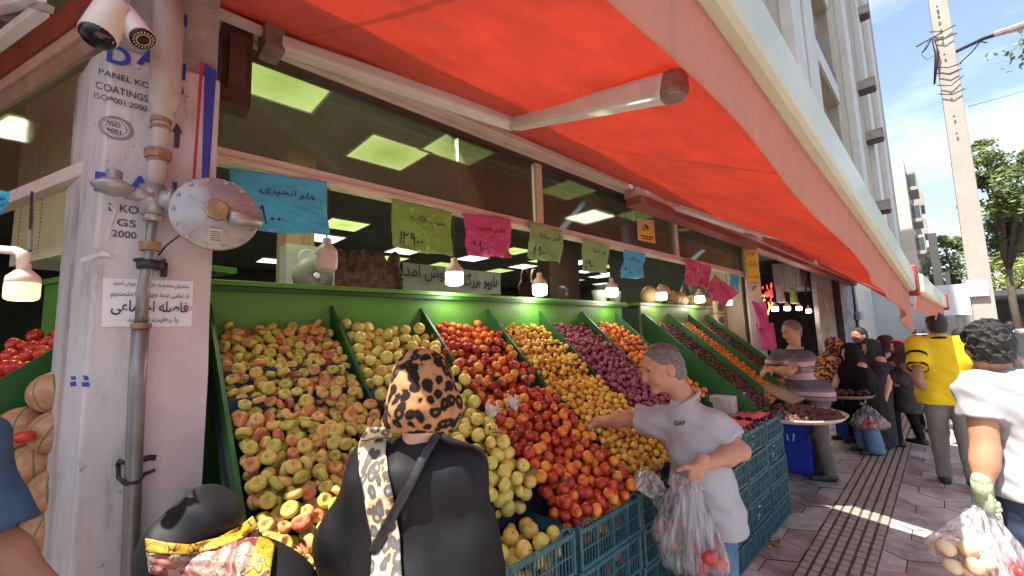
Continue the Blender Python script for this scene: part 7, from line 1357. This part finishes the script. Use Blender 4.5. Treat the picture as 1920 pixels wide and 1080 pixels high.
def bag(top, bot, rad, lab, seed, m=M_film, flat=.75, tilt=(1, 0), belly=.78):
    top, bot = Vector(top), Vector(bot); H = (top-bot).length; ax = (bot-top)/H; x = Vector((tilt[0], tilt[1], 0)); x = (x-ax*x.dot(ax)).normalized(); y = ax.cross(x); rd = random.Random(seed); ph = [rd.uniform(0, 6) for _ in range(6)]
    t = thing('plastic_bag', bot, lab, 'plastic bag'); b = MB()
    def fn(u, v):
        a = u*2*math.pi; w = v; r = .012+(rad-.012)*min(1, (w/belly))**1.15 if w < belly else rad*math.sqrt(max(0, 1-((w-belly)/(1.0001-belly))**2))
        fold = (1-w)**.8*.42; k = 1+fold*(.5*math.sin(a*7+ph[0])+.35*math.sin(a*12+ph[1]+w*3)+.25*math.sin(a*19+ph[2]))+.03*math.sin(a*3+w*9+ph[3])
        return top+ax*(w*H)+x*(r*k*math.cos(a))+y*(r*k*flat*math.sin(a))
    b.grid(fn, 72, 26); b.build('film', m, t, True); b = MB()
    for s in (-1, 1):
        b.grid(lambda u, v: top+ax*(-.012+.16*u*H)+x*(s*(.004+.035*u)+.012*(v-.5)+.004*math.sin(u*15))+y*(.018*(v-.5)*(1+u)), 8, 4)
    b.build('handle', m, t, True); return t
def fill(kind, ctr, r, n, rad, lab, cat, grp, seed, sc=1., zs=.6):
    rd = random.Random(seed); P = []
    for k in range(n*30):
        if len(P) >= n: break
        a = rd.uniform(0, 6.28); q = rad*math.sqrt(rd.random()); p = np.array(ctr)+V3(q*math.cos(a), q*.7*math.sin(a), rd.uniform(-1, 1)*rad*zs)
        if all(np.linalg.norm(p-o) > r*1.75 for o in P): P.append(p)
    for p in P:
        o = bpy.data.objects.new(FM_[kind][0].name.split('.')[0], rd.choice(FM_[kind])); COL.objects.link(o); o.location = p; o.rotation_euler = rand_rot(rd); o.scale = (sc,)*3; tag(o, lab, cat, grp)
hw = at_d(1292, 893, 1.82)
bag(at_d(1272, 893, 1.84), at_d(1262, 1034, 1.88), .10, 'clear plastic bag holding three nectarines, leftmost of those in the man\'s hand', 1, tilt=(.72, -.7)); fill('nect', at_d(1265, 1003, 1.88), .032, 5, .062, 'nectarine inside the man\'s leftmost clear bag', 'nectarine', 'nectarines in the bag', 3, 1.1)
bag(at_d(1286, 900, 1.80), at_d(1280, 1078, 1.80), .10, 'clear plastic bag of green cucumbers, between the man\'s other two bags', 2, tilt=(.72, -.7)); bag(at_d(1303, 903, 1.78), at_d(1330, 1094, 1.75), .095, 'clear plastic bag of red apples, rightmost of those in the man\'s hand', 3, tilt=(.72, -.7))
b0 = at_d(1275, 1035, 1.81); rd = random.Random(3); M_cuc = mat('cucumber green', (.06, .12, .025), .4, .35, 30, .1, 60, col2=(.16, .22, .05))
for k in range(9):
    p = Vector(b0)+Vector((rd.uniform(-.05, .05), rd.uniform(-.04, .04), rd.uniform(-.06, .05))); d = Vector((rd.gauss(0, 1), rd.gauss(0, 1), rd.gauss(0, .7))).normalized()*.048; b = MB(); b.tube([p-d, p-d*.8, p, p+d*.8, p+d], [.006, .012, .0145, .012, .005], 9); o = b.build('cucumber', M_cuc, None, True); tag(o, 'small green cucumber inside the man\'s middle bag', 'cucumber', 'cucumbers in the bag')
M_rap = fruit_mat('red apple skin', [(.2, (.42, .03, .03)), (.6, (.5, .05, .05)), (.95, (.55, .2, .1))], .3, 12, .5, .03); FM_['rapple'] = [lathe_mesh('red_apple', sph(.035, 11, .25, .92), 12, M_rap, lumpy(.08, s)) for s in range(2)]
fill('rapple', at_d(1326, 1052, 1.75), .036, 10, .07, 'red apple inside the man\'s rightmost bag', 'apple', 'red apples in the bag', 5, .95, 1.)
b = MB(); p0 = at_d(1228, 925, 1.9); ex = Vector(_r2); ey = Vector(_u2)
b.grid(lambda u, v: Vector(at_d(1190+85*u, 890+60*u*(.4)+95*v*(.35+.65*u)-18*math.sin(u*5), 1.9-.05*math.sin(u*4+v*3)))+Vector(_f)*(.02*math.sin(u*16+v*7)), 26, 14); o = b.build('bag_flap', M_film, None, True); thick(o, .0008); tag(o, 'loose open mouth of a clear bag flaring left from the man\'s hand', 'bag mouth')
gt = 0
bag(at_d(1836, 950, 1.86), at_d(1800, 1074, 1.80), .125, 'sunlit plastic bag of pale peaches hanging from the green glove', 5, M_film2, tilt=(.2, 1)); bag(at_d(1850, 952, 1.85), at_d(1886, 1105, 1.78), .12, 'plastic bag of red fruit hanging from the green glove, right of the peaches', 6, M_film2, tilt=(.2, 1))
M_pp = fruit_mat('pale peach skin', [(.2, (.66, .52, .33)), (.5, (.74, .52, .34)), (.8, (.66, .34, .22)), (.95, (.5, .2, .14))], .6, 14, .2, .05); FM_['ppeach'] = [lathe_mesh('pale_peach', sph(.034, 10, .2, .95), 12, M_pp, lumpy(.08, s, .04)) for s in range(2)]
fill('ppeach', at_d(1803, 1036, 1.8), .034, 18, .105, 'pale peach in the sunlit bag at the right', 'peach', 'pale peaches in the bag', 7, 1., .4); fill('rapple', at_d(1886, 1068, 1.78), .03, 11, .08, 'small red fruit in the bag at the right edge', 'fruit', 'red fruit in the bag', 8, .8, .5)
bag(at_d(1622, 752, 5.2), at_d(1633, 806, 5.15), .2, 'plastic bag of apples and nectarines held by the woman in the chador', 9, M_film2, tilt=(.2, 1)); fill('rapple', at_d(1624, 793, 5.15), .036, 8, .12, 'red apple in the bag of the woman in the chador', 'apple', 'red apples in the chador woman\'s bag', 9, 1., .3); fill('ppeach', at_d(1648, 793, 5.13), .036, 4, .06, 'pale peach in the bag of the woman in the chador', 'peach', 'pale peaches in the chador woman\'s bag', 10, 1.05, .5)
b = MB(); p = at_d(1428, 718, 5.0); b.grid(lambda u, v: (p[0]+.12*(.4+.6*math.sin(v*3.1))*math.cos(u*6.283), p[1]+.1*(.4+.6*math.sin(v*3.1))*math.sin(u*6.283), p[2]+.12-.3*v), 24, 10); o = b.build('produce_bag', M_film2, None, True); tag(o, 'small bag of orange fruit held by the striped-shirt man', 'plastic bag'); fill('org', p+V3(0, 0, -.06), .018, 10, .07, 'orange fruit in the striped-shirt man\'s bag', 'orange fruit', 'orange fruit in the small bag', 12, 1.2)

# ------------------------------------------------------------------ blue bins, tray of dates
M_bb = mat('royal blue plastic', (.012, .035, .36), .35, .15, 5, .05, 40, col2=(.02, .055, .45), coat=.1)
def blue_bin(c, rz, lab, h=.8, w=.23, logo=False):
    t = thing('blue_bin', (c[0], c[1], 0), lab, 'bin', rz=rz); b = MB(); pr = [(w*.82, .0), (w*.86, .02), (w, h), (w*1.04, h), (w*1.04, h+.03), (w*.9, h+.03), (w*.78, .05)]
    n = 4; V = []
    for r, z in pr: V += [(r*sx*1.0, r*sy*.85, z) for sx, sy in ((-1, -1), (1, -1), (1, 1), (-1, 1))]
    b.add(V, [(4*k+i, 4*k+(i+1) % 4, 4*k+4+(i+1) % 4, 4*k+4+i) for k in range(len(pr)-1) for i in range(4)]+[(3, 2, 1, 0), tuple(range(24, 28))]); b.build('bin_body', M_bb, t, local=True, bevel=.014)
    if logo:
        m_ = MB(); M = frame((-w*.955, .0, h*.66), (0, -1, 0), (.06, 0, 1)); strokes(m_, [[(-.07, -.07), (-.05, .03), (.0, .06), (.06, .02), (.05, -.07)], [(0, -.07), (-.01, .0)], [(.02, .085)], [(-.09, .12), (-.05, .12)], [(-.03, .12), (.0, .12)], [(.02, .12), (.07, .12)], [(-.08, .145), (.06, .145)]], .02, M); link('printed_emblem', m_.mesh('emblem'), mat('white print', (.7, .72, .75), .5), t, local=True)
    return t
blue_bin(at_z(1497, 880, 0), -.05, 'royal blue plastic bin with a white printed emblem, carrying the tray of dates', .66, .25, True); blue_bin(at_z(1598, 822, 0), .1, 'royal blue bin farther on, beside the woman with the fruit bag', .7, .22)
tc_ = at_z(1478, 778, .78); b = MB(); b.lathe([(.02, 0), (.42, .005), (.46, .035), (.47, .035), (.43, -.005), (.02, -.01)], 36, Matrix.Translation((tc_[0], tc_[1], .78))); o = b.build('round_tray', mat('beige tray', (.55, .42, .33), .5, .1, 6), None, True); tag(o, 'round beige tray heaped with dates on the blue bin', 'tray')
rd = random.Random(4); W3 = []
for k in range(420):
    a = rd.uniform(0, 6.28); q = .42*math.sqrt(rd.random()); W3.append((tc_[0]+q*math.cos(a), tc_[1]+q*math.sin(a), .80+(.42-q)*.17*rd.uniform(.3, 1)))
FM_['dte'] = [lathe_mesh('date', sph(.019, 7, 0, 1.5), 8, M_date, lumpy(.15, s)) for s in range(2)]
place_fruit('dte', W3, .019, '', 'dates', None, 90, cap=0, heap_label='heap of dark red dates on the round beige tray')
p = at_z(1605, 735, .78); b = MB(); b.lathe([(.02, 0), (.31, .005), (.34, .035), (.35, .035), (.32, -.005), (.02, -.01)], 30, Matrix.Translation((p[0]-.1, p[1]+.15, .74))); o = b.build('round_tray', mat('brown tray', (.2, .12, .09), .5), None, True); tag(o, 'second round tray of dates beside the women in chadors', 'tray')
W3 = [(p[0]-.1+.29*math.sqrt(rd.random())*math.cos(a), p[1]+.15+.29*rd.random()*math.sin(a), .78+.03*rd.random()) for a in [rd.uniform(0, 6.28) for _ in range(260)]]; place_fruit('dte', W3, .019, '', 'dates', None, 91, cap=0, heap_label='heap of dark red dates on the second tray')
b = MB(); q0 = at_z(1420, 775, .95); b.add([(5.0, 1.15, .86), (6.2, 1.12, .86), (6.2, 1.45, 1.02), (5.0, 1.5, 1.02)], [(0, 1, 2, 3)]); o = b.build('cardboard_sheet', mat('cardboard', (.32, .22, .13)), None); thick(o, .02); tag(o, 'flattened pinkish cardboard sheet at the foot of the second stand', 'cardboard')
SC.render.film_transparent = False
